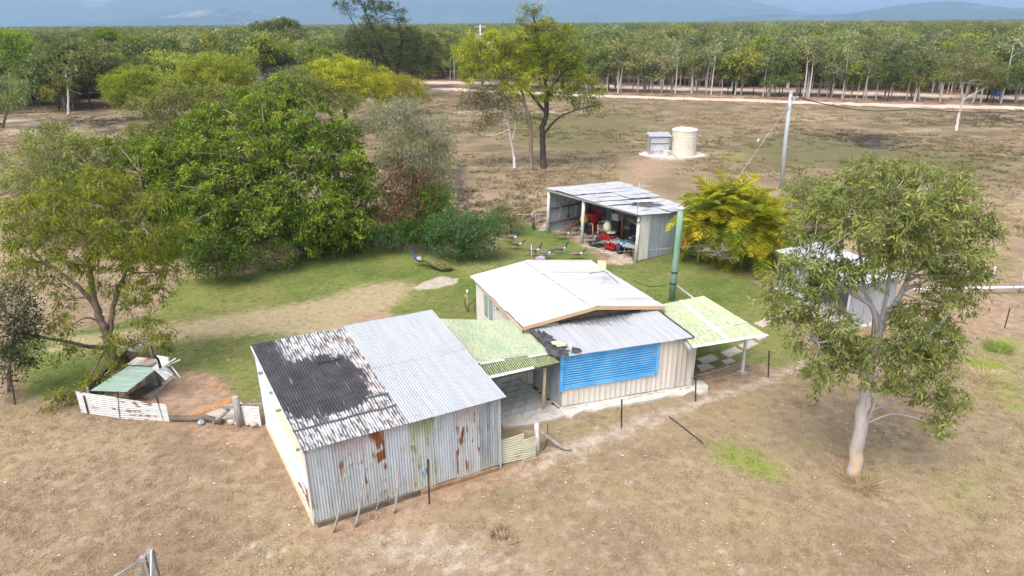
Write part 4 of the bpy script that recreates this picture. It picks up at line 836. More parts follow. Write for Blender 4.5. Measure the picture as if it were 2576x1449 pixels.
LF_DRY = leafmat("dry_grey_twigs", (0.16, 0.13, 0.105), (0.22, 0.18, 0.145), (0.27, 0.23, 0.18), 0.1)
LF_LIME = leafmat("pale_lime_leaves", (0.080, 0.100, 0.022), (0.190, 0.215, 0.048), (0.36, 0.37, 0.095), 0.25)
LF_RED = leafmat("rusty_foliage", (0.075, 0.040, 0.016), (0.125, 0.070, 0.026), (0.13, 0.13, 0.035), 0.2)
def leaf_arrays(rg, C, D, L, Wd):
    """folded lance-shaped leaves: centres C, directions D (unit), lengths L, widths Wd"""
    n = len(C); r = rg.normal(size=(n, 3)); S_ = np.cross(D, r); S_ /= np.linalg.norm(S_, axis=1)[:, None]+1e-9; N = np.cross(D, S_)
    a = C; b = C+D*(L*0.45)[:, None]+S_*(Wd*0.5)[:, None]+N*(Wd*0.15)[:, None]; c = C+D*L[:, None]; d = C+D*(L*0.45)[:, None]-S_*(Wd*0.5)[:, None]+N*(Wd*0.15)[:, None]
    V = np.stack([a, b, c, d], 1).reshape(-1, 3); F = np.arange(4*n).reshape(n, 4); return V, F
def crown_arrays(rg, lobes, leaf, cl_density, per, spread, droop, shell=0.5, up_bias=0.25, var_bias=0.0, spray=0.0):
    """leaf clumps spread through the lobes; returns V, F, per-leaf tone, clump centres with lobe ids"""
    Cs = []; ids = []; tone = []
    for li, (x, y, z, rx, ry, rz) in enumerate(lobes):
        area = 4*math.pi*(((rx*ry)**1.6+(rx*rz)**1.6+(ry*rz)**1.6)/3)**(1/1.6)
        n = max(4, int(area*cl_density))
        d = rg.normal(size=(n, 3)); d[:, 2] += up_bias; d /= np.linalg.norm(d, axis=1)[:, None]
        r = shell+(1.06-shell)*rg.uniform(0, 1, n)**0.6
        r *= 1+0.16*np.sin(d[:, 0]*5+li)*np.sin(d[:, 1]*4+2*li+d[:, 2]*5)
        c = np.array([x, y, z])+d*r[:, None]*np.array([rx, ry, rz])
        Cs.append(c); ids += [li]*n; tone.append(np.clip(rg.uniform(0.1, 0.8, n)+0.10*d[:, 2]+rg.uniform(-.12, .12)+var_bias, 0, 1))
    C = np.vstack(Cs); ids = np.array(ids); tone = np.concatenate(tone)
    k = rg.poisson(per, len(C))+2; I = np.repeat(np.arange(len(C)), k); n = len(I)
    P = C[I]+rg.normal(size=(n, 3))*spread*np.array([1, 1, 0.75])
    ctr = np.array(lobes)[ids[I]][:, :3]
    if spray:                                 # leaves strung along boughs that arch outwards and hang
        oc = C-np.array(lobes)[ids][:, :3]; oc /= np.linalg.norm(oc, axis=1)[:, None]+1e-9
        bd = oc*0.8+rg.normal(size=oc.shape)*0.45; bd /= np.linalg.norm(bd, axis=1)[:, None]; t = rg.uniform(0, 1, n)
        P = C[I]+bd[I]*(spray*t)[:, None]+np.array([0, 0, -0.55*spray])*(t*t)[:, None]+rg.normal(size=(n, 3))*spread*(0.6+0.5*t)[:, None]*np.array([1, 1, .6])
    out = P-ctr; out /= np.linalg.norm(out, axis=1)[:, None]+1e-9
    D = out*0.5+rg.normal(size=(n, 3))*0.6+np.array([0, 0, -droop]); D /= np.linalg.norm(D, axis=1)[:, None]
    L = leaf[0]*rg.uniform(0.65, 1.3, n); Wd = leaf[1]*rg.uniform(0.7, 1.25, n)
    V, F = leaf_arrays(rg, P, D, L, Wd)
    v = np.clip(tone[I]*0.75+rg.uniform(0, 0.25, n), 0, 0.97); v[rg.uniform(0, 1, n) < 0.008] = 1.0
    return V, F, v, C, ids
def pad_lobes(rg, lobes, r, flat, gap):
    """boughs: flattened clumps spaced over the outside of the crown's big lobes"""
    L = np.array(lobes); out = []
    for li, (x, y, z, rx, ry, rz) in enumerate(lobes):
        d = rg.normal(size=(260, 3)); d[:, 2] += 0.15; d /= np.linalg.norm(d, axis=1)[:, None]
        for q in np.array([x, y, z])+d*np.array([rx, ry, rz])*rg.uniform(.82, 1.04, (260, 1)):
            e = ((q-L[:, :3])/L[:, 3:])**2; e = e.sum(1); e[li] = 9
            if e.min() < 0.72: continue
            if any((q[0]-o[0])**2+(q[1]-o[1])**2+((q[2]-o[2])*1.5)**2 < gap*gap for o in out): continue
            s = rg.uniform(.7, 1.3); out.append((q[0], q[1], q[2], r*s, r*s, r*flat*rg.uniform(.8, 1.25)))
    return out
def limbs(rg, trunks, lobes, C, ids, twigs=0.35, r_limb=0.05, r_twig=0.012, curl=0.12, split=False):
    """trunk tubes, a curved limb into each lobe and twigs out to the leaf clumps"""
    acc = [[[], [], 0], [[], [], 0]]; pool = []
    def add(pts, r, n, a=0):
        V, F = tube_arrays(pts, r, n); A = acc[a]; A[0].append(V); A[1].append(F+A[2]); A[2] += len(V)
    for pts, r in trunks:
        P = smooth_path(pts, 7); P[1:-1] += rg.normal(size=P[1:-1].shape)*r[0]*0.10
        add(P, np.array(r), 10); pool.append((P, np.interp(np.linspace(0, 1, len(P)), np.linspace(0, 1, len(r)), r)))
    tp = np.vstack([p for p, _ in pool]); tr = np.concatenate([r for _, r in pool])
    for li, lb in enumerate(lobes):
        c = np.array(lb[:3]); size = max(lb[3:])
        dist = np.linalg.norm(tp-c, axis=1)+np.maximum(0, tp[:, 2]-c[2]+0.1*size)*3
        j = int(np.argmin(dist)); a = tp[j]; L = np.linalg.norm(c-a)
        mid = a*0.5+c*0.5+rg.normal(size=3)*L*curl+np.array([0, 0, 0.03*L])
        r0 = min(tr[j]*0.75, r_limb*(0.5+0.35*L**0.5)); P = smooth_path([a, mid, c], 6); add(P, np.array([r0, r0*0.4]), 6)
        I = np.where(ids == li)[0]; rg.shuffle(I)
        for q in I[:int(len(I)*twigs)]:
            s = P[rg.randint(len(P)//2, len(P))]; e = C[q]; m_ = (s+e)/2+rg.normal(size=3)*np.linalg.norm(e-s)*0.14
            add(np.array([s, s*.5+m_*.5, m_, m_*.5+e*.5, e]), np.array([r_twig*1.5, r_twig*0.45]), 4, 1)
    out = [(np.vstack(a[0]), np.vstack(a[1])) if a[0] else (np.zeros((0, 3)), np.zeros((0, 4), int)) for a in acc]
    if split: return out
    (TV, TF), (WV, WF) = out
    return np.vstack([TV, WV]), np.vstack([TF, WF+len(TV)])
def tree(name, label, cat, base, trunks, lobes, leafm, bark, leaf=(0.12, 0.03), cl=9, per=12, spread=0.13, droop=0.4, seed=1, group=None, twigs=0.3, r_limb=0.05, r_twig=0.010, shell=0.5, up_bias=0.25, var_bias=0.0, spray=0.0, twigmat=None, pads=None):
    rg = np.random.RandomState(seed); b = np.array([base[0], base[1], 0.0])
    lobes = [(l[0]-b[0], l[1]-b[1], l[2], *l[3:]) for l in lobes]; trunks = [([np.array(p)-b for p in pts], r) for pts, r in trunks]
    t = thing(name, tuple(b), label, cat, group)
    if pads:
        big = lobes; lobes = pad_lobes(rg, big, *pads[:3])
        fill = crown_arrays(rg, [(*l[:3], l[3]*.72, l[4]*.72, l[5]*.72) for l in big], leaf, pads[3], 14, max(spread, .25), droop, .2, 0, -.35)  # inner leaves toned darker: the crown's shade put into their colour
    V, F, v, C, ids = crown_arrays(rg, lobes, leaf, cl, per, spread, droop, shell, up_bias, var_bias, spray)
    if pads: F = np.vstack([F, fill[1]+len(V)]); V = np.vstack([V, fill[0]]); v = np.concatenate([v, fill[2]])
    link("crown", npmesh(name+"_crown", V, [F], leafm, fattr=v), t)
    (TV, TF), (WV, WF) = limbs(rg, trunks, lobes, C, ids, twigs, r_limb, r_twig, split=True)
    if twigmat and len(WF): tag(link("twigs", npmesh(name+"_twigs", WV, [WF], twigmat), t), kind="stuff")
    elif len(WF): TV, TF = np.vstack([TV, WV]), np.vstack([TF, WF+len(TV)])
    link("trunk", npmesh(name+"_trunk", TV, [TF], bark, smooth=True), t)
    return t
# --- the tall pale gum at the right
Y = 16.0
tree("gum_tree", "tall pale trunked gum with long leaves in the right foreground, grass tuft at its foot", "tree", (9.61, 15.97),
  [([(9.61, 15.97, 0.0), (9.63, 16.0, 0.11), (9.58, 16.0, 1.49), (9.49, 16.0, 2.91), (9.46, 16.0, 3.63), (9.51, 16.0, 4.28), (9.54, 16.0, 4.67)], [0.22, 0.185, 0.15, 0.12, 0.10]),
   ([(9.54, 16.0, 4.67), (9.28, 16.2, 5.14), (9.11, 16.4, 5.62), (8.85, 16.3, 6.37), (8.48, 16.2, 7.34)], [0.075, 0.05, 0.03]),
   ([(9.54, 16.0, 4.67), (9.84, 16.1, 5.18), (10.06, 16.2, 5.69), (10.02, 16.0, 6.46), (10.22, 16.0, 7.38)], [0.085, 0.06, 0.03]),
   ([(9.53, 16.0, 4.62), (9.46, 15.9, 5.55), (9.35, 15.8, 6.33), (9.24, 15.9, 7.42), (9.04, 16.0, 7.99)], [0.06, 0.04, 0.02]),
   ([(9.5, 16.0, 4.34), (9.1, 15.8, 5.21), (8.32, 15.6, 5.75), (7.71, 15.6, 6.21), (7.21, 15.7, 6.59)], [0.065, 0.045, 0.025]),
   ([(9.48, 16.0, 2.38), (9.25, 15.9, 3.52), (8.82, 15.7, 4.09), (8.31, 15.6, 4.39), (7.81, 15.7, 4.3)], [0.075, 0.05, 0.025]),
   ([(9.69, 16.0, 1.68), (9.75, 15.8, 2.67), (9.96, 15.7, 2.97), (10.67, 15.8, 2.85)], [0.055, 0.034, 0.018]),
   ([(9.45, 16.0, 3.7), (9.92, 15.7, 4.19), (10.45, 15.5, 4.51)], [0.05, 0.03])],
  [(8.05, 16.0, 7.8, 0.73, 0.73, 0.62), (8.58, 16.0, 8.43, 0.6, 0.6, 0.39), (9.46, 16.3, 8.21, 0.79, 0.71, 0.45), (10.09, 16.0, 8.13, 0.73, 0.73, 0.52), (10.84, 16.0, 7.58, 0.56, 0.56, 0.62), (11.32, 16.0, 6.56, 0.44, 0.44, 0.77), (8.4, 15.5, 7.54, 0.76, 0.76, 0.52), (9.27, 15.5, 7.24, 0.77, 0.77, 0.52), (10.25, 15.7, 6.97, 0.69, 0.69, 0.62), (7.54, 16.0, 7.0, 0.57, 0.57, 0.45), (7.17, 15.8, 6.45, 0.53, 0.53, 0.4), (6.86, 15.8, 5.66, 0.43, 0.43, 0.46), (7.19, 15.8, 5.06, 0.4, 0.4, 0.37), (7.6, 15.6, 6.1, 0.39, 0.39, 0.31), (8.73, 15.1, 8.03, 0.65, 0.65, 0.42), (9.46, 15.1, 7.83, 0.57, 0.57, 0.42), (7.96, 15.7, 4.1, 0.55, 0.55, 0.36), (7.91, 15.7, 3.52, 0.33, 0.33, 0.24), (8.48, 15.5, 3.97, 0.51, 0.51, 0.33), (8.2, 15.7, 4.49, 0.46, 0.45, 0.28), (10.43, 15.6, 5.02, 0.54, 0.54, 0.51), (11.04, 16.0, 5.5, 0.45, 0.45, 0.56), (9.97, 15.4, 4.45, 0.45, 0.45, 0.37), (10.73, 15.6, 4.12, 0.51, 0.51, 0.42), (10.39, 15.5, 3.61, 0.41, 0.41, 0.33), (11.36, 15.8, 2.78, 0.36, 0.36, 0.39), (11.53, 15.8, 2.11, 0.21, 0.21, 0.34), (11.75, 16.0, 5.76, 0.25, 0.25, 0.37), (11.39, 16.0, 4.38, 0.28, 0.28, 0.38), (8.85, 15.4, 4.35, 0.36, 0.36, 0.32), (9.64, 15.5, 3.5, 0.28, 0.28, 0.24), (8.06, 15.7, 6.17, 0.39, 0.39, 0.27), (8.94, 15.2, 6.6, 0.42, 0.39, 0.25), (7.69, 15.6, 5.15, 0.35, 0.35, 0.26)],
  LF_GUM, BARK_GUM, leaf=(0.175, 0.036), cl=15, per=22, spread=0.07, droop=0.6, seed=3, twigs=0.10, r_limb=0.03, r_twig=0.006, shell=0.35, up_bias=.4, spray=0.26, pads=(0.27, 0.75, 0.62, 1.0))
# --- scraggly gum at the left
tree("gum_tree", "straggly leaning gum with bare grey twigs above the low chicken coop", "tree", (-14.76, 22.46),
  [([(-14.51, 22.0, 0.0), (-14.71, 22.4, 0.36), (-14.74, 22.4, 1.26), (-14.79, 22.4, 1.96), (-14.87, 22.4, 2.74), (-14.82, 22.4, 3.44), (-14.68, 22.4, 4.33), (-14.68, 22.4, 5.33)], [0.20, 0.16, 0.13, 0.09, 0.04]),
   ([(-14.74, 22.4, 1.26), (-14.54, 22.6, 2.12), (-14.25, 22.7, 2.93), (-13.83, 22.8, 3.73), (-13.28, 22.8, 4.72), (-12.79, 22.7, 5.66)], [0.11, 0.085, 0.06, 0.03]),
   ([(-14.88, 22.4, 2.67), (-15.09, 22.2, 3.37), (-15.55, 22.0, 4.14), (-16.03, 21.9, 4.65), (-16.63, 22.1, 5.44)], [0.09, 0.06, 0.04]),
   ([(-14.88, 22.4, 1.02), (-15.19, 22.0, 1.27), (-15.4, 21.5, 1.65), (-16.1, 21.0, 2.16), (-16.55, 20.6, 2.5), (-17.22, 20.4, 2.9)], [0.085, 0.065, 0.04, 0.03]),
   ([(-14.98, 22.4, 0.86), (-14.83, 21.5, 0.68), (-14.9, 20.6, 0.23), (-14.98, 20.0, 0.12)], [0.04, 0.03, 0.02]),
   ([(-14.81, 22.4, 2.05), (-15.07, 22.0, 2.39), (-15.53, 21.7, 2.07), (-15.78, 21.6, 1.34)], [0.035, 0.02, 0.012]),
   ([(-14.14, 22.4, 2.82), (-13.49, 22.1, 2.48), (-13.28, 21.9, 1.96)], [0.03, 0.02, 0.012])],
  [(-15.18, 22.4, 6.59, 1.0, 1.0, 0.67), (-13.89, 22.4, 6.99, 1.0, 0.81, 0.5), (-12.91, 22.4, 6.57, 0.94, 0.94, 0.67), (-12.01, 22.4, 5.74, 0.68, 0.68, 0.81), (-12.17, 22.8, 4.46, 0.49, 0.49, 0.77), (-16.33, 22.4, 5.77, 0.81, 0.81, 0.68), (-14.97, 22.1, 5.64, 1.0, 0.96, 0.6), (-13.61, 22.1, 5.7, 1.0, 0.96, 0.6), (-12.93, 22.4, 4.89, 0.89, 0.89, 0.62), (-14.72, 22.1, 4.43, 0.82, 0.82, 0.55), (-16.14, 22.0, 4.48, 0.82, 0.82, 0.54), (-16.94, 22.4, 4.78, 0.62, 0.62, 0.55), (-12.67, 22.6, 3.57, 0.64, 0.64, 0.64), (-13.48, 22.4, 3.27, 0.56, 0.56, 0.56), (-15.78, 21.9, 3.49, 0.48, 0.48, 0.48), (-13.17, 22.1, 2.33, 0.49, 0.49, 0.49), (-15.61, 21.6, 2.34, 0.39, 0.39, 0.48), (-15.71, 21.6, 1.34, 0.28, 0.28, 0.35), (-14.01, 21.4, 1.58, 0.22, 0.22, 0.25), (-12.36, 21.9, 1.64, 0.4, 0.36, 0.23), (-13.48, 20.6, 0.76, 0.34, 0.34, 0.25), (-14.26, 20.8, 0.5, 0.3, 0.26, 0.17), (-15.02, 20.0, 0.2, 0.47, 0.47, 0.38), (-15.43, 19.9, -0.05, 0.3, 0.3, 0.27), (-17.29, 22.1, 4.01, 0.48, 0.48, 0.55), (-13.79, 22.6, 4.25, 0.7, 0.7, 0.49)],
  LF_GUM2, BARK_BROWN, leaf=(0.19, 0.038), cl=12, per=28, spread=0.09, droop=0.85, seed=7, twigs=0.18, r_limb=0.04, r_twig=0.009, shell=0.3, up_bias=.3, spray=0.36, twigmat=TWIG, pads=(0.30, 0.8, 0.98, 0.15))
tree("bush", "dark olive bush cut off by the picture's left edge below the straggly gum", "bush", (-17.81, 21.04),
  [([(-17.81, 21.04, 0.0), (-16.92, 20.5, 1.6), (-16.39, 20.5, 3.06), (-16.1, 20.5, 3.91)], [0.07, 0.05, 0.02])],
  [(-16.32, 20.6, 3.59, 0.65, 0.65, 0.59), (-16.79, 20.6, 2.59, 0.79, 0.79, 0.79), (-16.46, 20.6, 1.85, 0.6, 0.6, 0.67), (-17.29, 20.6, 1.25, 0.81, 0.81, 0.68), (-15.95, 20.6, 3.01, 0.39, 0.39, 0.53)], leafmat("dark_olive_leaves", (0.03, 0.04, 0.018), (0.06, 0.075, 0.026), (0.11, 0.12, 0.04)), BARK_GREY, leaf=(0.11, 0.045), cl=16, per=12, spread=0.12, droop=0.3, seed=9, twigs=0.2)
# --- the dense clump left of the middle
tree("broadleaf_tree", "huge dense bright green drooping tree shading the lawn, biggest crown in the scene", "tree", (-10.2, 37.2),
  [([(-10.2, 37.2, 0), (-10.0, 37.3, 1.5), (-9.6, 37.5, 3.2), (-9.8, 37.5, 5.2)], [0.38, 0.30, 0.24, 0.12]), ([(-10.1, 37.2, 1.0), (-11.6, 37.0, 2.6), (-13.0, 37.2, 4.4)], [0.24, 0.17, 0.09]), ([(-10.0, 37.3, 1.2), (-8.3, 37.0, 2.6), (-6.7, 37.2, 4.2)], [0.24, 0.17, 0.09])],
  [(-16.15, 38.7, 6.45, 2.0, 1.78, 1.11), (-13.79, 38.7, 7.41, 1.99, 1.59, 0.99), (-11.52, 38.2, 6.7, 1.76, 1.76, 1.21), (-17.74, 37.7, 5.09, 1.65, 1.65, 1.32), (-15.22, 36.4, 5.31, 1.91, 1.91, 1.38), (-12.89, 36.6, 5.68, 2.02, 2.02, 1.49), (-10.89, 36.7, 4.79, 1.94, 1.94, 1.51), (-9.1, 37.2, 4.46, 1.42, 1.42, 1.31), (-8.85, 37.2, 2.44, 1.34, 1.34, 1.34), (-9.99, 35.7, 2.84, 1.82, 1.82, 1.28), (-12.26, 35.2, 3.84, 1.99, 1.99, 1.36), (-14.6, 35.2, 3.64, 1.99, 1.99, 1.36), (-17.16, 36.2, 3.42, 1.51, 1.51, 1.4), (-17.92, 36.2, 1.64, 1.21, 1.21, 1.1), (-15.33, 34.8, 2.03, 1.58, 1.58, 1.05), (-13.12, 34.6, 2.28, 1.67, 1.51, 0.94), (-11.18, 35.0, 1.94, 1.49, 1.49, 0.95), (-9.48, 35.7, 1.5, 1.3, 1.3, 0.87), (-12.95, 39.2, 8.31, 1.11, 1.06, 0.66), (-9.39, 38.2, 6.04, 1.1, 1.1, 1.1), (-18.87, 37.7, 3.76, 1.0, 1.0, 1.23), (-8.32, 37.8, 3.43, 0.78, 0.78, 0.9), (-19.1, 38.0, 5.04, 1.11, 1.11, 1.11), (-19.47, 37.5, 2.44, 1.12, 1.12, 1.24), (-18.91, 36.6, 0.84, 1.23, 1.23, 1.0), (-16.86, 35.7, 0.18, 1.32, 1.05, 0.66)],
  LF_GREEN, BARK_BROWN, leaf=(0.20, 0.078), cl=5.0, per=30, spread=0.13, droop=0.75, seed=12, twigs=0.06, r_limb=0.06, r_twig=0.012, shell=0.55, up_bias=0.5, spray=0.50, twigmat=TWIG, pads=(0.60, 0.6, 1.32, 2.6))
tree("tree", "pale grey green wispy tree behind the right end of the huge green crown", "tree", (-5.88, 38.99),
  [([(-5.88, 38.99, 0.0), (-5.65, 39.0, 1.95), (-5.63, 39.0, 4.3), (-5.28, 39.0, 6.32)], [0.2, 0.14, 0.06])],
  [(-6.46, 39.5, 6.71, 1.47, 1.47, 1.02), (-4.61, 39.0, 6.32, 1.35, 1.35, 1.01), (-7.76, 40.5, 6.81, 0.93, 0.93, 0.93), (-5.5, 38.4, 5.09, 1.68, 1.68, 1.12), (-4.12, 39.0, 4.74, 1.03, 1.03, 1.25), (-6.65, 38.6, 5.06, 1.13, 1.13, 1.13), (-4.69, 38.5, 3.7, 1.37, 1.37, 0.91), (-6.02, 40.0, 7.53, 1.14, 0.91, 0.57)],
  LF_GREY, BARK_GREY, leaf=(0.24, 0.035), cl=7, per=14, spread=0.26, droop=0.8, seed=13, twigs=0.3, r_limb=0.06, r_twig=0.014)
tree("tree", "rusty brown tinged feathery tree under the pale grey green one", "tree", (-5.54, 38.19),
  [([(-5.54, 38.19, 0.0), (-5.31, 37.4, 1.43), (-5.28, 37.4, 2.82), (-5.31, 37.4, 4.17)], [0.16, 0.12, 0.05])],
  [(-5.65, 37.2, 3.55, 1.21, 1.21, 1.1), (-4.45, 37.2, 3.31, 0.88, 0.88, 1.0), (-6.66, 37.2, 3.33, 1.0, 1.0, 1.11), (-5.25, 36.9, 2.26, 1.33, 1.33, 0.89), (-6.66, 37.2, 1.85, 0.9, 0.9, 0.9), (-6.32, 37.7, 4.56, 0.89, 0.89, 0.77)], LF_RED, BARK_DARK, leaf=(0.2, 0.03), cl=8, per=13, spread=0.2, droop=0.5, seed=14, twigs=0.25)
tree("bush", "vivid green conifer like bush at the foot of the rusty feathery tree", "bush", (-4.62, 40.63),
  [([(-4.62, 40.63, 0.0), (-4.18, 37.2, 1.94), (-4.24, 37.2, 3.09)], [0.09, 0.06, 0.03])],
  [(-4.22, 37.0, 3.13, 0.93, 0.93, 0.71), (-3.93, 37.0, 2.23, 0.78, 0.78, 0.78), (-4.81, 37.0, 2.46, 0.78, 0.78, 0.67), (-4.63, 37.0, 1.54, 1.01, 0.9, 0.56)], LF_GREEN, BARK_BROWN, leaf=(0.16, 0.045), cl=12, per=13, spread=0.15, droop=0.3, seed=15)
tree("tree", "olive scrubby tree in front of the burnt ground at the upper left", "tree", (-27.03, 39.51),
  [([(-27.03, 39.51, 0.0), (-25.53, 38.0, 1.89), (-25.3, 38.0, 3.74), (-25.19, 38.0, 5.08)], [0.15, 0.11, 0.05]), ([(-25.63, 38.0, 1.65), (-24.29, 38.0, 3.27), (-23.3, 38.0, 4.63)], [0.1, 0.05])],
  [(-25.25, 38.0, 5.75, 1.54, 1.54, 0.99), (-23.8, 38.0, 4.85, 1.67, 1.67, 1.11), (-26.92, 38.0, 4.43, 1.56, 1.56, 1.12), (-25.47, 38.0, 3.97, 1.79, 1.79, 1.12), (-28.12, 38.0, 3.3, 1.24, 1.24, 1.13), (-23.56, 38.0, 3.5, 1.35, 1.35, 1.13), (-25.74, 38.0, 6.4, 1.1, 0.77, 0.48), (-24.04, 38.0, 6.17, 1.1, 0.77, 0.48), (-23.15, 39.0, 3.73, 1.15, 1.15, 1.15), (-22.27, 39.5, 4.78, 1.15, 1.15, 0.92), (-27.29, 38.0, 2.14, 1.37, 1.37, 1.03), (-25.3, 38.0, 1.89, 1.37, 1.37, 1.03)], LF_LIME, BARK_GREY, leaf=(0.2, 0.05), cl=3.4, per=34, spread=0.15, droop=0.4, seed=16, twigs=0.4, r_twig=0.012, spray=0.6)
tree("tree", "light yellowish green tree between the huge green crown and the yellow wattles", "tree", (-19.86, 42.84),
  [([(-19.86, 42.84, 0.0), (-20.16, 44.0, 2.63), (-20.39, 44.0, 5.7)], [0.16, 0.10, 0.04])],
  [(-22.12, 44.0, 7.19, 1.5, 1.28, 0.8), (-20.29, 44.0, 7.66, 1.74, 1.39, 0.87), (-21.9, 44.0, 5.71, 1.52, 1.52, 1.14), (-18.48, 45.0, 7.42, 1.79, 1.31, 0.82), (-17.08, 45.5, 7.73, 1.29, 1.15, 0.72), (-23.58, 44.0, 4.97, 1.02, 1.02, 1.02)], LF_LIME, BARK_GREY, leaf=(0.22, 0.055), cl=4.2, per=30, spread=0.16, droop=0.6, seed=17, twigs=0.08, spray=.5, up_bias=.5, pads=(.6, .65, 1.3, 1.2))
tree("broadleaf_tree", "medium bright green tree joining the huge crown's left side, behind the straggly gum", "tree", (-20.51, 36.33),
  [([(-20.51, 36.33, 0.0), (-20.09, 36.0, 1.49), (-19.9, 36.0, 3.27), (-19.8, 36.0, 4.78)], [0.2, 0.14, 0.06])],
  [(-21.2, 38.0, 5.06, 1.33, 1.33, 1.0), (-19.74, 37.5, 4.48, 1.32, 1.32, 1.1), (-21.63, 37.0, 3.71, 1.21, 1.21, 1.1), (-20.45, 37.0, 3.03, 1.43, 1.43, 1.21), (-19.43, 37.0, 2.57, 1.11, 1.11, 1.22), (-21.11, 36.5, 1.81, 1.32, 1.32, 1.1), (-19.92, 36.5, 1.11, 1.33, 1.33, 1.0), (-18.99, 36.0, 0.1, 1.0, 1.0, 0.78), (-22.41, 37.0, 2.14, 1.0, 1.0, 1.0), (-21.57, 36.4, 0.45, 1.11, 1.11, 0.89)],
  LF_GREEN, BARK_BROWN, leaf=(0.20, 0.07), cl=5.0, per=28, spread=0.13, droop=0.75, seed=112, twigs=0.06, r_limb=0.06, r_twig=0.012, shell=0.55, up_bias=0.5, spray=0.5, twigmat=TWIG, pads=(0.58, 0.6, 1.35, 2.2))
tree("bush", "glossy bright green rounded bush at the lawn edge under the huge crown", "bush", (-15.13, 32.68),
  [([(-15.25, 32.98, 0.0), (-14.51, 31.6, 1.12), (-14.41, 31.6, 1.74)], [0.06, 0.03])], [(-14.57, 31.6, 1.33, 1.17, 1.17, 0.74), (-15.4, 31.6, 1.03, 0.68, 0.68, 0.59), (-13.61, 31.6, 1.22, 0.78, 0.78, 0.62), (-14.47, 31.6, 1.94, 0.97, 0.93, 0.58)], LF_DARK, BARK_BROWN, leaf=(0.14, 0.06), cl=12, per=12, spread=0.15, droop=0.3, seed=18)
tree("bush", "dull olive low bush touching the lawn right of the glossy green one", "bush", (-12.61, 34.02),
  [([(-12.65, 34.15, 0.0), (-12.21, 33.2, 0.98)], [0.05, 0.03])], [(-12.22, 33.2, 0.88, 0.98, 0.92, 0.57), (-13.16, 33.2, 0.77, 0.61, 0.61, 0.53), (-11.5, 33.2, 0.98, 0.51, 0.51, 0.45)], LF_OLIVE, BARK_BROWN, leaf=(0.13, 0.045), cl=12, per=12, spread=0.14, droop=0.3, seed=19, var_bias=-.25)
tree("bush", "long dark green hedge like shrub by the lawn left of the round bush", "bush", (-6.26, 36.71),
  [([(-6.26, 36.71, 0.0), (-6.11, 36.2, 1.09)], [0.06, 0.03])], [(-6.33, 36.2, 1.1, 0.84, 0.84, 0.71), (-5.21, 36.2, 1.32, 0.99, 0.99, 0.77), (-7.23, 36.2, 0.87, 0.77, 0.77, 0.62), (-4.58, 36.2, 0.85, 0.77, 0.77, 0.62), (-8.79, 37.2, 0.57, 1.02, 0.91, 0.57), (-10.31, 37.7, 0.24, 0.92, 0.74, 0.46)], LF_DARK, BARK_BROWN, leaf=(0.15, 0.06), cl=10, per=12, spread=0.17, droop=0.3, seed=20)
tree("bush", "big round light green bush standing alone on the lawn before the peahens", "bush", (-2.69, 35.57),
  [([(-2.69, 35.57, 0.0), (-2.62, 35.0, 0.98), (-2.59, 35.0, 1.65)], [0.07, 0.03])], [(-2.91, 35.0, 1.87, 1.27, 1.27, 0.85), (-1.75, 35.0, 1.42, 1.24, 1.24, 0.9), (-3.37, 35.0, 0.99, 1.18, 1.1, 0.69), (-2.31, 35.0, 0.64, 1.07, 0.76, 0.47), (-1.1, 35.0, 1.86, 0.64, 0.64, 0.74), (-3.76, 35.0, 1.77, 0.85, 0.85, 0.74)], leafmat("light_bush_leaves", (0.050, 0.098, 0.022), (0.098, 0.165, 0.040), (0.18, 0.25, 0.075)), BARK_BROWN, leaf=(0.14, 0.05), cl=12, per=13, spread=0.16, droop=0.15, seed=21)
tree("bush", "thin yellowish bush poking out behind the round bush by the paddock gate", "bush", (-0.05, 40.08),
  [([(-0.05, 40.08, 0.0), (-0.04, 39.5, 1.04)], [0.05, 0.03])], [(-0.28, 39.5, 1.17, 0.72, 0.72, 0.62), (0.32, 39.5, 0.92, 0.53, 0.53, 0.53), (-0.87, 39.5, 1.29, 0.6, 0.6, 0.6), (-0.04, 39.5, 0.55, 0.6, 0.54, 0.34)], LF_OLIVE, BARK_GREY, leaf=(0.15, 0.045), cl=8, per=12, spread=0.18, droop=0.3, seed=22)
# --- yellow topped wattles behind the clump
def wattle(label, base, Yd, trunkpx, lobes_, sd, mat=LF_YELL):
    return tree("wattle_tree", label, "tree", base, trunkpx, lobes_, mat, BARK_DARK, leaf=(0.30, 0.07), cl=2.6, per=22, spread=0.26, droop=0.6, seed=sd, group=None, twigs=0.08, r_limb=0.08, r_twig=0.018, spray=.5, up_bias=.6, pads=(0.95, .7, 1.45, .5))
wattle("mustard yellow round wattle at the left, low and alone by burnt ground", (-51.24, 97.53), 96, [([(-51.24, 97.53, 0.0), (-51.03, 97.53, 1.89), (-51.03, 97.53, 3.76)], [0.2, 0.14, 0.06])],
  [(-49.98, 95.0, 5.25, 2.66, 1.87, 1.17), (-52.57, 95.0, 4.35, 1.71, 1.71, 1.39), (-48.34, 95.0, 4.11, 2.41, 2.05, 1.28), (-51.21, 95.0, 3.2, 2.41, 2.06, 1.29), (-46.53, 95.0, 4.62, 1.07, 1.02, 0.64), (-49.17, 95.0, 2.67, 1.88, 1.72, 1.08)], 31)
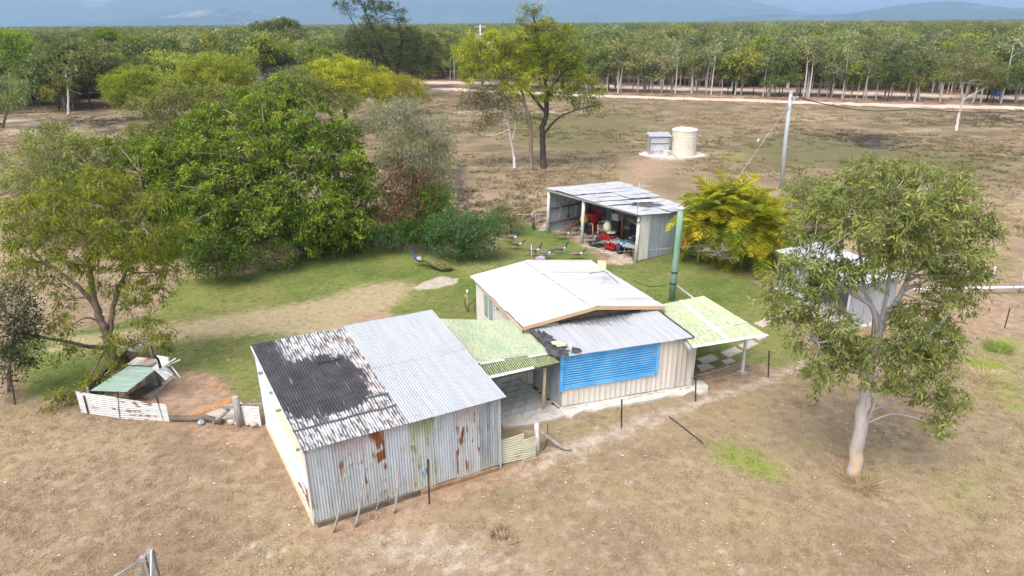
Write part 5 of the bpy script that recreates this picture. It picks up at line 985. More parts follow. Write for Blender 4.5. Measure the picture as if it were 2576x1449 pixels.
wattle("large billowing olive yellow wattle with drooping boughs behind the huge crown", (-39.29, 94.76), 92, [([(-39.29, 94.76, 0.0), (-38.95, 94.76, 2.1), (-39.06, 94.76, 4.68)], [0.3, 0.2, 0.08])],
  [(-37.82, 92.0, 7.11, 2.3, 1.97, 1.23), (-35.63, 92.0, 6.36, 2.05, 2.05, 1.33), (-40.03, 92.0, 6.15, 2.06, 2.06, 1.44), (-42.05, 92.0, 4.93, 1.81, 1.81, 1.34), (-37.37, 92.0, 5.14, 2.84, 2.48, 1.55), (-34.87, 92.0, 4.63, 1.55, 1.55, 1.55), (-39.6, 92.0, 4.16, 2.33, 1.82, 1.14), (-36.61, 92.0, 3.39, 2.6, 1.83, 1.14)], 32, leafmat("olive_yellow_leaves", (0.080, 0.105, 0.010), (0.195, 0.225, 0.016), (0.37, 0.375, 0.030)))
wattle("golden topped spreading wattle left of the tall open gum", (-22.27, 93.82), 85, [([(-22.27, 93.82, 0.0), (-22.34, 93.82, 2.08), (-22.38, 93.82, 4.39)], [0.25, 0.18, 0.08]), ([(-20.83, 88.0, 2.46), (-18.6, 88.0, 3.89), (-17.51, 88.0, 5.07)], [0.12, 0.06])],
  [(-20.8, 86.0, 7.01, 2.16, 1.38, 0.86), (-18.69, 86.0, 6.54, 2.16, 1.54, 0.96), (-16.59, 86.0, 5.69, 1.93, 1.54, 0.96), (-19.55, 86.0, 5.02, 2.42, 1.7, 1.06), (-22.42, 86.0, 5.27, 1.93, 1.85, 1.16), (-16.71, 86.0, 4.3, 1.7, 1.4, 0.87), (-23.24, 86.0, 6.66, 1.2, 1.2, 0.77)], 33)
wattle("small yellow green wattle beside the dirt road left of the paddock", (-16.39, 104.75), 100, [([(-16.39, 104.75, 0.0), (-16.29, 104.75, 1.44), (-16.75, 104.75, 3.44)], [0.2, 0.13, 0.06])],
  [(-15.66, 98.0, 4.15, 1.93, 1.41, 0.88), (-14.05, 98.0, 3.45, 1.66, 1.59, 0.99), (-17.1, 98.0, 3.21, 1.66, 1.59, 1.0), (-12.97, 98.0, 2.91, 1.0, 1.0, 0.77), (-15.2, 98.0, 2.66, 1.94, 1.24, 0.78)], 34)
wattle("pale lime sapling thicket behind the top of the huge crown", (-28.28, 94.15), 80, [([(-28.28, 94.15, 0.0), (-28.03, 94.15, 2.09), (-28.28, 94.15, 4.4)], [0.18, 0.12, 0.06])],
  [(-25.04, 82.0, 5.83, 1.84, 1.47, 0.92), (-23.28, 82.0, 5.06, 1.85, 1.63, 1.02), (-26.55, 82.0, 4.82, 1.29, 1.29, 0.83), (-24.33, 82.0, 4.04, 2.32, 1.34, 0.83), (-21.55, 82.0, 4.02, 1.16, 1.04, 0.65), (-27.63, 82.0, 3.62, 1.63, 1.34, 0.84), (-29.92, 82.0, 3.86, 1.39, 1.19, 0.74), (-19.76, 82.0, 3.34, 1.63, 1.19, 0.74)], 35, LF_LIME)
tree("dead_scrub", "leafless grey twiggy scrub between two yellow wattles", "shrub", (-34.95, 98.78),
  [([(-34.95, 98.78, 0.0), (-34.48, 98.78, 2.18), (-34.0, 98.78, 4.86)], [0.14, 0.10, 0.04]), ([(-35.22, 97.91, 0.0), (-35.49, 98.78, 2.19), (-35.7, 98.78, 4.61)], [0.1, 0.04]), ([(-33.8, 97.83, 0.0), (-33.25, 98.78, 2.17), (-32.37, 98.78, 4.58)], [0.1, 0.04])],
  [(-34.47, 97.0, 5.0, 1.2, 1.2, 1.2), (-32.54, 97.0, 5.24, 1.36, 1.36, 1.3), (-33.57, 97.0, 3.68, 1.64, 1.64, 1.09), (-31.59, 97.0, 4.19, 0.87, 0.87, 0.98)], LF_DRY, TWIG, leaf=(0.45, 0.03), cl=1.4, per=8, spread=0.5, droop=-0.2, seed=36, twigs=1.0, r_twig=0.03)
# --- tall open gum and the pair in the paddock
tree("tall_gum", "tall open gum with dark forked limbs whose top rises past the mountains", "tree", (-19.36, 122.43),
  [([(-19.36, 122.43, 0.0), (-20.15, 122.43, 3.65), (-21.9, 122.43, 7.55), (-23.28, 122.43, 11.35), (-24.38, 122.43, 14.14)], [0.40, 0.30, 0.2, 0.10]), ([(-20.03, 122.43, 3.32), (-18.52, 122.43, 7.53), (-18.6, 122.43, 11.32), (-19.14, 122.43, 13.18)], [0.22, 0.15, 0.06]), ([(-19.8, 122.43, 2.66), (-15.96, 122.43, 4.93), (-15.1, 122.43, 8.14)], [0.2, 0.1]), ([(-21.03, 122.43, 5.61), (-24.61, 122.43, 7.57), (-26.23, 122.43, 11.99)], [0.18, 0.08])],
  [(-27.13, 121.0, 14.56, 1.44, 1.26, 0.78), (-24.63, 121.0, 15.51, 1.96, 1.25, 0.78), (-22.1, 121.0, 14.53, 1.96, 1.47, 0.92), (-19.5, 121.0, 14.27, 1.83, 1.26, 0.79), (-17.96, 121.0, 12.86, 0.92, 0.92, 0.79), (-22.57, 121.0, 12.71, 1.64, 1.47, 0.92), (-25.13, 121.0, 9.82, 2.66, 2.34, 1.46), (-21.45, 121.0, 10.11, 2.99, 2.34, 1.46), (-16.2, 121.0, 9.14, 2.0, 2.0, 1.46), (-14.63, 121.0, 7.55, 1.87, 1.87, 1.47), (-26.99, 121.0, 7.64, 2.01, 1.93, 1.2), (-19.6, 121.0, 8.22, 3.0, 2.35, 1.47), (-23.63, 121.0, 7.93, 2.34, 2.14, 1.34), (-14.41, 121.0, 5.32, 1.48, 1.48, 1.35), (-17.08, 121.0, 5.66, 2.02, 1.94, 1.21)],
  leafmat("dull_gum_leaves", (0.055, 0.070, 0.020), (0.095, 0.115, 0.030), (0.155, 0.170, 0.045)), BARK_DARK, leaf=(0.42, 0.09), cl=1.8, per=20, spread=0.28, droop=0.5, seed=41, spray=.7, up_bias=.5, pads=(.85, .7, 2.0, .12), twigs=0.12, r_limb=0.14, r_twig=0.03)
tree("tall_gum", "tallest dark trunked gum in the middle of the paddock with bright lime top", "tree", (2.86, 59.97),
  [([(2.85, 59.61, 0.0), (2.82, 60.0, 1.12), (2.73, 60.0, 3.19), (3.12, 60.0, 4.87), (2.96, 60.0, 7.17), (2.4, 60.0, 9.73), (2.06, 60.0, 11.9), (1.86, 60.0, 12.66)], [0.32, 0.26, 0.22, 0.16, 0.10, 0.05]), ([(2.8, 60.0, 2.85), (3.92, 59.5, 4.26), (5.22, 59.0, 4.97), (7.16, 58.5, 5.51)], [0.13, 0.08, 0.04]), ([(3.04, 60.0, 6.19), (4.23, 60.0, 7.81), (5.21, 60.0, 8.76)], [0.12, 0.05]), ([(3.06, 60.0, 4.7), (1.56, 60.5, 6.49), (0.2, 60.0, 7.84), (-0.79, 60.0, 9.12)], [0.14, 0.10, 0.05]), ([(2.71, 60.0, 9.1), (3.85, 60.0, 10.19)], [0.08, 0.04])],
  [(1.86, 60.0, 12.87, 1.04, 0.73, 0.46), (2.25, 60.0, 11.83, 1.57, 0.94, 0.59), (3.51, 60.0, 11.27, 1.31, 1.16, 0.72), (1.54, 60.0, 10.82, 1.38, 1.05, 0.66), (4.51, 60.0, 10.49, 0.99, 0.99, 0.73), (2.86, 60.0, 10.04, 1.66, 1.17, 0.73), (5.21, 60.0, 9.08, 1.17, 1.17, 0.8), (3.88, 60.0, 8.61, 1.34, 1.18, 0.74), (5.91, 60.0, 7.64, 1.28, 1.08, 0.67), (4.59, 60.0, 6.84, 1.35, 1.08, 0.68), (1.54, 60.0, 9.1, 1.4, 1.17, 0.73), (2.9, 60.0, 6.36, 1.19, 0.87, 0.54), (6.63, 60.0, 6.33, 0.95, 0.76, 0.47), (7.34, 60.0, 5.44, 0.48, 0.48, 0.34), (5.29, 60.0, 5.85, 1.02, 0.76, 0.48), (2.07, 60.0, 4.21, 0.48, 0.48, 0.41), (0.54, 60.0, 9.74, 1.0, 1.0, 0.66)],
  LF_BRIGHT, BARK_DARK, leaf=(0.30, 0.06), cl=4.0, per=20, spread=0.17, droop=0.5, seed=42, spray=.4, up_bias=.5, pads=(.5, .7, 1.15, .2), twigs=0.12, r_limb=0.07, r_twig=0.018)
tree("tall_gum", "leaning brown trunked gum with lime yellow crown beside the tallest dark one", "tree", (1.79, 59.31),
  [([(1.78, 58.96, 0.0), (1.75, 59.3, 1.08), (1.7, 59.3, 3.3), (1.4, 59.3, 4.97), (0.52, 59.3, 6.44), (-0.74, 59.3, 7.57), (-2.11, 59.3, 8.69)], [0.20, 0.17, 0.13, 0.10, 0.05]), ([(1.4, 59.3, 4.97), (0.86, 59.3, 6.92), (0.2, 59.3, 8.83), (-0.44, 59.3, 10.08)], [0.11, 0.07, 0.04])],
  [(-0.76, 59.3, 10.85, 1.47, 0.94, 0.59), (-2.72, 59.3, 10.56, 1.31, 0.94, 0.59), (-3.89, 59.3, 9.95, 0.82, 0.82, 0.52), (-1.76, 59.3, 9.78, 1.64, 1.05, 0.66), (0.21, 59.3, 10.23, 1.14, 1.05, 0.65), (-3.26, 59.3, 9.01, 1.15, 0.95, 0.59), (-0.95, 59.3, 8.68, 1.65, 1.06, 0.66), (0.86, 59.3, 8.2, 1.33, 1.17, 0.73), (-2.29, 59.3, 8.22, 1.06, 0.85, 0.53), (0.53, 59.3, 7.09, 1.4, 0.96, 0.6), (-3.94, 59.3, 8.23, 0.66, 0.64, 0.4)],
  LF_BRIGHT, BARK_BROWN, leaf=(0.30, 0.06), cl=4.0, per=20, spread=0.17, droop=0.5, seed=43, spray=.4, up_bias=.5, pads=(.5, .7, 1.15, .2), twigs=0.12, r_limb=0.07, r_twig=0.018, var_bias=0.12)
tree("young_gum", "small white trunked gum leaning left beside the two tall paddock gums", "tree", (0.33, 60.06),
  [([(0.32, 59.71, 0.0), (0.23, 60.1, 1.12), (-0.01, 60.1, 2.51), (-0.24, 60.1, 3.87), (-0.58, 60.1, 4.55)], [0.15, 0.12, 0.08, 0.05]), ([(0.1, 60.1, 2.44), (0.45, 60.1, 3.87), (0.18, 60.1, 4.88)], [0.08, 0.04])],
  [(-3.21, 60.1, 6.23, 1.43, 1.09, 0.68), (-1.68, 60.1, 6.38, 1.36, 1.2, 0.75), (-0.16, 60.1, 5.71, 1.09, 1.09, 0.82), (-3.57, 60.1, 5.41, 0.96, 0.87, 0.55), (-1.53, 60.1, 5.23, 1.2, 1.09, 0.68), (0.52, 60.1, 4.71, 0.62, 0.62, 0.55), (-2.39, 59.6, 3.96, 0.82, 0.82, 0.55), (-3.26, 59.6, 3.46, 0.55, 0.44, 0.27), (-1.54, 60.1, 4.22, 0.62, 0.62, 0.41)],
  LF_OLIVE, BARK_PALE, leaf=(0.26, 0.05), cl=4.6, per=12, spread=0.25, droop=0.6, seed=44, twigs=0.28, r_limb=0.06, r_twig=0.016)
tree("young_gum", "lone slender gum leaning right in the paddock at the far right", "tree", (51.67, 79.97),
  [([(51.31, 79.37, 0.0), (51.62, 80.0, 1.71), (51.66, 80.0, 3.48), (51.12, 80.0, 5.02), (50.86, 80.0, 6.52)], [0.17, 0.13, 0.09, 0.05]), ([(51.68, 80.0, 3.39), (52.97, 80.0, 4.26), (54.15, 80.0, 4.99), (53.55, 80.0, 6.51)], [0.1, 0.07, 0.04])],
  [(50.56, 80.0, 7.8, 1.56, 1.42, 0.89), (52.49, 80.0, 7.15, 2.01, 1.57, 0.98), (54.39, 80.0, 6.71, 1.34, 1.34, 0.98), (50.46, 80.0, 6.31, 1.25, 1.25, 0.99), (52.41, 80.0, 5.65, 1.8, 1.29, 0.81), (53.81, 80.0, 5.43, 1.13, 0.86, 0.54)], LF_OLIVE, BARK_PALE, leaf=(0.30, 0.06), cl=3.6, per=12, spread=0.3, droop=0.5, seed=45, twigs=0.25, r_limb=0.07, r_twig=0.018)
tree("dark_trunk_tree", "bright green tree on a long black forked trunk at the left edge", "tree", (-74.84, 108.36),
  [([(-74.13, 107.29, 0.0), (-74.6, 108.4, 2.37), (-74.34, 108.4, 4.71), (-74.43, 108.4, 7.3), (-74.93, 108.4, 9.85)], [0.42, 0.34, 0.25, 0.10]), ([(-74.49, 108.4, 3.26), (-72.48, 108.4, 5.57), (-72.3, 108.4, 7.86)], [0.2, 0.08])],
  [(-75.32, 108.4, 10.58, 1.78, 1.78, 1.19), (-73.66, 108.4, 10.12, 2.08, 1.9, 1.19), (-72.45, 108.4, 9.1, 1.49, 1.49, 1.07), (-75.61, 108.4, 8.45, 1.8, 1.8, 1.2), (-72.48, 108.4, 7.86, 1.32, 1.32, 1.2), (-74.73, 108.4, 7.31, 1.68, 1.54, 0.96), (-72.43, 108.4, 6.43, 0.96, 0.96, 0.84)], LF_BRIGHT, BARK_DARK, leaf=(0.40, 0.09), cl=2.6, per=13, spread=0.36, droop=0.4, seed=46, twigs=0.22, r_limb=0.12, r_twig=0.03)
tree("tree", "leafy grey green tree over the white dirt track at the picture's left edge", "tree", (-65.02, 88.51),
  [([(-64.51, 87.79, 0.0), (-63.01, 87.0, 1.66), (-62.05, 87.0, 3.34)], [0.18, 0.1]), ([(-64.51, 87.79, 0.0), (-64.24, 87.0, 1.67), (-63.95, 87.0, 3.59)], [0.14, 0.08])], [(-62.32, 87.0, 5.0, 1.47, 1.47, 1.47), (-61.24, 87.0, 3.57, 1.48, 1.48, 1.18), (-63.84, 87.0, 3.11, 1.73, 1.73, 1.48), (-59.94, 87.0, 4.75, 0.98, 0.98, 0.98)], LF_FOREST, BARK_BROWN, leaf=(0.34, 0.08), cl=3, per=12, spread=0.35, droop=0.4, seed=47)
tree("bush", "bushy dark green shrub between the palm clump and the tall right gum", "bush", (18.83, 41.8),
  [([(18.83, 41.8, 0.0), (17.13, 38.5, 2.38)], [0.08, 0.04])], [(16.79, 38.5, 3.08, 0.92, 0.92, 0.69), (17.78, 38.5, 2.61, 0.92, 0.92, 0.92), (16.32, 38.5, 2.39, 0.81, 0.81, 0.81), (17.23, 38.5, 1.67, 1.04, 1.04, 0.81), (18.59, 38.5, 1.9, 0.93, 0.93, 0.93)], LF_FOREST, BARK_BROWN, leaf=(0.18, 0.05), cl=8, per=12, spread=0.2, droop=0.3, seed=48)
tree("bush", "low wispy grey green shrub with bare twigs in front of the yellow palms", "bush", (10.95, 33.76),
  [([(10.95, 33.76, -0.0), (10.56, 32.4, 0.97)], [0.04, 0.02])], [(10.24, 32.4, 1.08, 0.7, 0.58, 0.36), (11.07, 32.4, 0.86, 0.6, 0.45, 0.28), (9.62, 32.4, 1.29, 0.5, 0.5, 0.32), (10.6, 32.4, 1.45, 0.6, 0.51, 0.32)], LF_OLIVE, TWIG, leaf=(0.12, 0.03), cl=9, per=10, spread=0.15, droop=0.2, seed=49, twigs=0.9, r_twig=0.009)
for k, (bx_, lb_, lbl, mt, sd) in enumerate((
 ((-63.2, 99.52), [(-69.67, 108.0, 7.29, 2.1, 2.1, 1.32), (-67.44, 108.0, 7.84, 1.49, 1.49, 1.19), (-71.24, 108.0, 5.87, 1.5, 1.5, 1.32), (-68.23, 108.0, 5.85, 2.11, 2.11, 1.32), (-67.38, 108.0, 4.4, 1.33, 1.33, 1.21)], "lime and grey gum with a pale leaning trunk by the burnt ground on the left", LF_OLIVE, 61),
 ((-67.54, 119.29), [(-72.65, 125.0, 8.13, 2.07, 2.07, 1.52), (-69.33, 125.0, 9.08, 2.75, 2.42, 1.51), (-66.73, 125.0, 8.41, 2.07, 2.07, 1.65), (-71.64, 125.0, 6.49, 2.77, 2.77, 1.8), (-68.25, 125.0, 6.13, 3.12, 3.11, 1.94), (-70.7, 125.0, 4.49, 3.49, 2.68, 1.67), (-66.94, 125.0, 4.14, 1.75, 1.75, 1.4)], "broad fresh lime green tree in the left woodland, brightest crown there", LF_BRIGHT, 62),
 ((-61.1, 122.05), [(-67.23, 135.0, 8.09, 2.6, 2.6, 1.64), (-64.46, 135.0, 7.02, 2.24, 2.24, 1.64), (-68.41, 135.0, 5.98, 2.99, 2.99, 1.95), (-65.62, 135.0, 4.89, 3.0, 2.88, 1.8), (-63.37, 135.0, 4.88, 1.88, 1.88, 1.5), (-67.48, 135.0, 3.11, 3.02, 2.42, 1.51)], "dull grey green tree right of the broad lime one in the left woodland", LF_FOREST, 63),
 ((-51.91, 159.75), [(-55.86, 165.0, 10.03, 3.43, 2.89, 1.81), (-51.69, 165.0, 10.84, 3.61, 2.89, 1.8), (-49.65, 165.0, 9.14, 2.54, 2.54, 2.17), (-57.07, 165.0, 7.91, 2.91, 2.91, 2.0), (-53.04, 165.0, 7.45, 3.64, 3.49, 2.18), (-49.51, 165.0, 6.57, 2.28, 2.28, 2.0), (-56.52, 165.0, 5.32, 2.28, 2.28, 1.46)], "tall rounded olive tree with pale twin stems, highest in the left woodland", LF_OLIVE, 64),
 ((-19.69, 149.53), [(-19.86, 140.0, 9.42, 1.92, 1.92, 1.54), (-17.23, 140.0, 8.31, 2.16, 2.16, 1.7), (-18.86, 140.0, 6.87, 2.32, 2.32, 1.7), (-16.19, 140.0, 6.12, 1.71, 1.71, 1.71), (-20.11, 140.0, 5.41, 1.94, 1.94, 1.55), (-17.47, 140.0, 3.91, 2.18, 2.18, 1.4)], "dark stemmed green tree just right of the tall open gum", LF_FOREST, 65),
 ((-64.75, 141.2), [(-73.44, 160.0, 7.74, 2.64, 2.54, 1.59), (-69.85, 160.0, 8.13, 2.64, 2.54, 1.58), (-67.35, 160.0, 7.28, 2.21, 2.21, 1.59), (-72.06, 160.0, 5.65, 3.54, 2.83, 1.77), (-68.59, 160.0, 5.2, 2.66, 2.55, 1.6)], "yellowish tree between the grey one and the tall olive one on the left", LF_YELL, 66))):
    top_ = lb_[1]; tree("woodland_giant", lbl, "tree", bx_, [([(*bx_, 0), (bx_[0]*.5+top_[0]*.5+.4, bx_[1]*.5+top_[1]*.5, top_[2]*.5), top_[:3]], [.19, .13, .06])], lb_, mt, BARK_GREY if k in (0, 3) else BARK_BROWN, leaf=(0.45, 0.12), cl=1.9, per=20, spread=0.30, droop=0.5, seed=sd, twigs=0.12, r_limb=0.10, r_twig=0.02, shell=.55, spray=.6, up_bias=.6, pads=(1.25, .65, 1.9, .35))
# --- golden cane palms
def frond_mesh(name, L, n, seed, mat):
    rg = np.random.RandomState(seed); T = np.linspace(0, 1, n); ang = rad(68)-T*rad(rg.uniform(95, 130))
    dx = np.cumsum(np.cos(ang))*L/n; dz = np.cumsum(np.sin(ang))*L/n; R_ = np.stack([dx, 0*dx, dz], 1)
    Cs = []; Ds = []; Ls = []
    for i in range(int(n*0.18), n):
        for s in (-1, 1):
            t = T[i]; fwd = np.array([math.cos(ang[i]), 0, math.sin(ang[i])]); side = np.array([0, s, 0.25])
            d = fwd*0.75+side*0.8+np.array([0, 0, -0.25])+rg.normal(size=3)*0.10
            Cs.append(R_[i]); Ds.append(d/np.linalg.norm(d)); Ls.append(L*0.33*math.sin(math.pi*(0.15+0.8*t))*rg.uniform(.8, 1.1))
    V, F = leaf_arrays(rg, np.array(Cs), np.array(Ds), np.array(Ls), np.full(len(Cs), 0.038))
    TV, TF = tube_arrays(R_, np.array([0.02, 0.005]), 4)
    v = np.concatenate([rg.uniform(0.2, 1, len(F)), np.full(len(TF), 0.9)])
    return npmesh(name, np.vstack([V, TV]), [np.vstack([F, TF+len(V)])], mat, fattr=v)
PALMY = leafmat("golden_palm_frond", (0.13, 0.165, 0.010), (0.29, 0.30, 0.015), (0.50, 0.44, 0.022), 0.25)
PALMG = leafmat("green_palm_frond", (0.055, 0.095, 0.010), (0.140, 0.195, 0.016), (0.30, 0.31, 0.02), 0.25)
PALMO = leafmat("dying_orange_frond", (0.30, 0.17, 0.02), (0.45, 0.24, 0.025), (0.50, 0.33, 0.05), 0.2)
FR = [frond_mesh("frond", 2.3, 62, 1, PALMY), frond_mesh("frond", 2.1, 58, 2, PALMY), frond_mesh("frond", 2.2, 60, 3, PALMG), frond_mesh("frond", 1.9, 54, 4, PALMG), frond_mesh("frond", 1.5, 26, 5, PALMO)]
def palms(label, stems, seed):
    b = (sum(s[0] for s in stems)/len(stems), sum(s[1] for s in stems)/len(stems), 0); t = thing("palm_clump", b, label, "palm"); rg = np.random.RandomState(seed)
    for (x, y, h) in stems:
        m = MB(); m.tube([(x, y, 0), (x+rg.uniform(-.1, .1), y, h*.5), (x, y, h)], [0.06, 0.05, 0.045], 7); m.build("stem", plainpalm, t)
        nf = 17
        for k in range(nf):
            f = k/nf; idx = 4 if (f > 0.88 and rg.uniform() < .45) else (rg.choice([0, 1, 1, 2]) if f < 0.62 else rg.choice([1, 2, 3]))
            o = link("frond", FR[idx], t); tilt = rad(-38+95*f+rg.uniform(-10, 10))
            o.matrix_world = Matrix.Translation((x, y, h-0.75*f))@Matrix.Rotation(rg.uniform(0, 6.283), 4, 'Z')@Matrix.Rotation(tilt, 4, 'Y')@Matrix.Scale(rg.uniform(.8, 1.1), 4)
plainpalm = plain("palm_stem", (0.28, 0.30, 0.12), (0.20, 0.20, 0.09), 5, 0.7)
rp = np.random.RandomState(6)
def pstem(u0x, u0y, h): return (u0x, u0y, h)
palms("golden yellow cane palm clump against the machinery shed", [(10.5+rp.uniform(-.8, 1.5), 34.6+rp.uniform(-1.0, 1.0), rp.uniform(1.2, 3.4)) for k in range(19)], 1)
palms("orange tinged cane palm clump on the right beside the tall gum crown", [(12.6+rp.uniform(-.9, .9), 33.4+rp.uniform(-.9, 1.0), rp.uniform(0.8, 2.9)) for k in range(15)], 2)
# ------------------------------------------------------------------ the woodland beyond the paddock
def forest_proto(seed, H, kind):
    rg = np.random.RandomState(seed)
    nst = {'slim': 1, 'multi': 3, 'round': 1, 'open': 2}[kind]
    trunks = []; lobes = []
    for s in range(nst):
        a = rg.uniform(0, 6.28); sp = rg.uniform(.3, .9)*(nst > 1); top = np.array([math.cos(a)*sp*1.3+rg.normal()*.25, math.sin(a)*sp*1.3+rg.normal()*.25, H*rg.uniform(.78, .9)])
        trunks.append(([np.array([math.cos(a)*sp*.25, math.sin(a)*sp*.25, -0.1]), top*np.array([.5, .5, .5])+np.array([rg.normal()*.15, rg.normal()*.15, 0]), top], [H*0.0155, H*0.012, H*0.005]))
        n = {'slim': 5, 'multi': 4, 'round': 9, 'open': 6}[kind]
        for k in range(n):
            w = {'slim': .098, 'multi': .115, 'round': .20, 'open': .16}[kind]*H
            z = H*(rg.uniform(.42, .9) if kind == 'round' else (rg.uniform(.62, .97) if kind in ('slim', 'multi') else rg.uniform(.56, .93))); f = (z/H-.3)
            lobes.append((top[0]*f*1.3+rg.normal()*w*1.0, top[1]*f*1.3+rg.normal()*w*1.0, z, w*rg.uniform(.8, 1.3), w*rg.uniform(.8, 1.3), w*rg.uniform(.55, .9)))
    V, F, v, C, ids = crown_arrays(rg, lobes, (0.40, 0.15), 1.15, 15, 0.27, 0.35, 0.55, 0.5)
    TV, TF = limbs(rg, trunks, lobes, C, ids, 0.12, 0.06, 0.02)
    return (V, F, v), (TV, TF)
LFF = [LF_FOREST, leafmat("woodland_leaves_grey", (0.100, 0.112, 0.052), (0.190, 0.205, 0.092), (0.300, 0.310, 0.138), .22), leafmat("woodland_leaves_lime", (0.100, 0.130, 0.020), (0.215, 0.250, 0.036), (0.370, 0.385, 0.058), .22), leafmat("woodland_leaves_deep", (0.046, 0.070, 0.020), (0.110, 0.142, 0.038), (0.210, 0.242, 0.062), .22)]
BKF = [BARK_PALE, BARK_GREY, BARK_PALE, BARK_DARK]
SPEC = [(1, 7.3, 'slim', 0, 0), (2, 7.6, 'slim', 1, 0), (3, 6.2, 'slim', 3, 1), (4, 6.5, 'multi', 0, 0), (5, 6.0, 'multi', 1, 1), (6, 6.8, 'round', 3, 3), (7, 6.4, 'round', 2, 1), (8, 7.4, 'open', 0, 0), (9, 6.8, 'open', 2, 3), (10, 5.0, 'round', 1, 1)]
ptree = []; uns = []
for sd, H, kind, lm, bk in SPEC:
    (V, F, v), (TV, TF) = forest_proto(sd*17, H, kind)
    cm = npmesh("woodland_crown", V, [F], LFF[lm], fattr=v); tm = npmesh("woodland_trunk", TV, [TF], BKF[bk], smooth=True)
    ptree.append((cm, tm))
    me = npmesh("woodland_tree_mass", np.vstack([V, TV]), [np.vstack([F, TF+len(V)])], [LFF[lm], BKF[bk]], mi=np.concatenate([np.zeros(len(F)), np.ones(len(TF))]), fattr=np.concatenate([v, np.zeros(len(TF))]))
    uns.append(bpy.data.objects.new("woodland_tree_mass", me))
edge = [(-88.24, 97.47), (-74.32, 96.7), (-77.89, 110.13), (-68.7, 104.48), (-58.29, 107.34), (-52.06, 114.04), (-44.1, 120.86), (-35.77, 130.82), (-25.69, 140.67), (-20.35, 154.73), (-6.86, 144.56), (8.77, 134.49), (22.68, 127.14), (35.56, 121.87), (47.46, 117.01), (57.9, 111.35), (67.41, 106.2), (74.12, 100.62), (79.97, 92.15)]
fpoly = edge+[(500, 200), (4200, 3000), (-4200, 3000), (-700, 260)]
r1 = [(-32.11, 148.63), (-18.02, 142.73), (-6.38, 134.05), (14.96, 122.69), (33.75, 115.44), (47.5, 109.17), (60.44, 104.52), (74.12, 100.62), (87.86, 95.12)]
r2 = [(-26.52, 155.28), (-19.47, 154.65), (-7.12, 150.44), (16.99, 139.82), (38.45, 132.13), (54.61, 126.19), (68.7, 119.43), (83.42, 113.82), (98.24, 106.9)]
rg = np.random.RandomState(77)
pts = []
yy = 70.0
while yy < 2300:
    sp = 2.15 if yy < 150 else 2.8 if yy < 165 else (3.9 if yy < 320 else 5.0*(yy/320)**0.55)
    half = 0.86*yy+25
    xs = np.arange(-half, half, sp); n = len(xs)
    pts.append(np.stack([xs+rg.uniform(-.5, .5, n)*sp, yy+rg.uniform(-.5, .5, n)*sp], 1)); yy += sp
pts = np.vstack(pts)
keep = (sdf(pts[:, 0], pts[:, 1], fpoly) > -rg.uniform(0, 1.5, len(pts))) & (linedist(pts[:, 0], pts[:, 1], r1) > 4.5) & (linedist(pts[:, 0], pts[:, 1], r2) > 4.3)
leftz = (pts[:, 0] < -8) & (pts[:, 1] < 150)
keep &= ~(leftz & (rg.uniform(0, 1, len(pts)) < 0.45))
keep &= rg.uniform(0, 1, len(pts)) < np.where(pts[:, 1] < 210, .74, .93)
for (bx, by, br) in ((-74.8, 108.4, 4), (-20, 129.6, 5), (-39, 95, 6), (-62, 96, 6), (-75, 100, 5)): keep &= np.hypot(pts[:, 0]-bx, pts[:, 1]-by) > br
pts = pts[keep]
inview = np.abs(pts[:, 0]) < 0.80*pts[:, 1]+4
order = np.argsort(np.where(inview, np.hypot(pts[:, 0], pts[:, 1]), 1e6)); pts = pts[order]
kinds = rg.choice(len(SPEC), len(pts), p=[.17, .15, .11, .12, .09, .09, .07, .09, .06, .05]); deep = (pts[:, 1] > 165)|(pts[:, 0] < -14); kinds = np.where(deep, rg.choice(len(SPEC), len(pts), p=[.05, .07, .05, .06, .08, .17, .17, .13, .14, .08]), kinds); scl = rg.uniform(.62, 1.32, len(pts))*np.where(deep, 1.1, 1.0); rot = rg.uniform(0, 6.28, len(pts))
NIND = 285
GN = {0: "slim pale trunked tree", 1: "slim grey green tree", 2: "slim dark leaved tree", 3: "many stemmed pale barked tree", 4: "many stemmed grey tree", 5: "dense dark rounded tree", 6: "rounded lime green tree", 7: "open crowned pale tree", 8: "open crowned lime tree", 9: "short bushy grey green tree"}
for i in range(NIND):
    x, y = pts[i]; kd = kinds[i]; s = scl[i]
    side = "left woodland" if x < -14 else "woodland edge beyond the paddock"
    t = thing("woodland_tree", (x, y, 0), GN[kd]+" in the "+side, "tree", "trees of the "+side)
    t.rotation_euler = (0, 0, rot[i]); t.scale = (s, s, s*rg.uniform(.9, 1.12))
    link("crown", ptree[kd][0], t); link("trunk", ptree[kd][1], t)
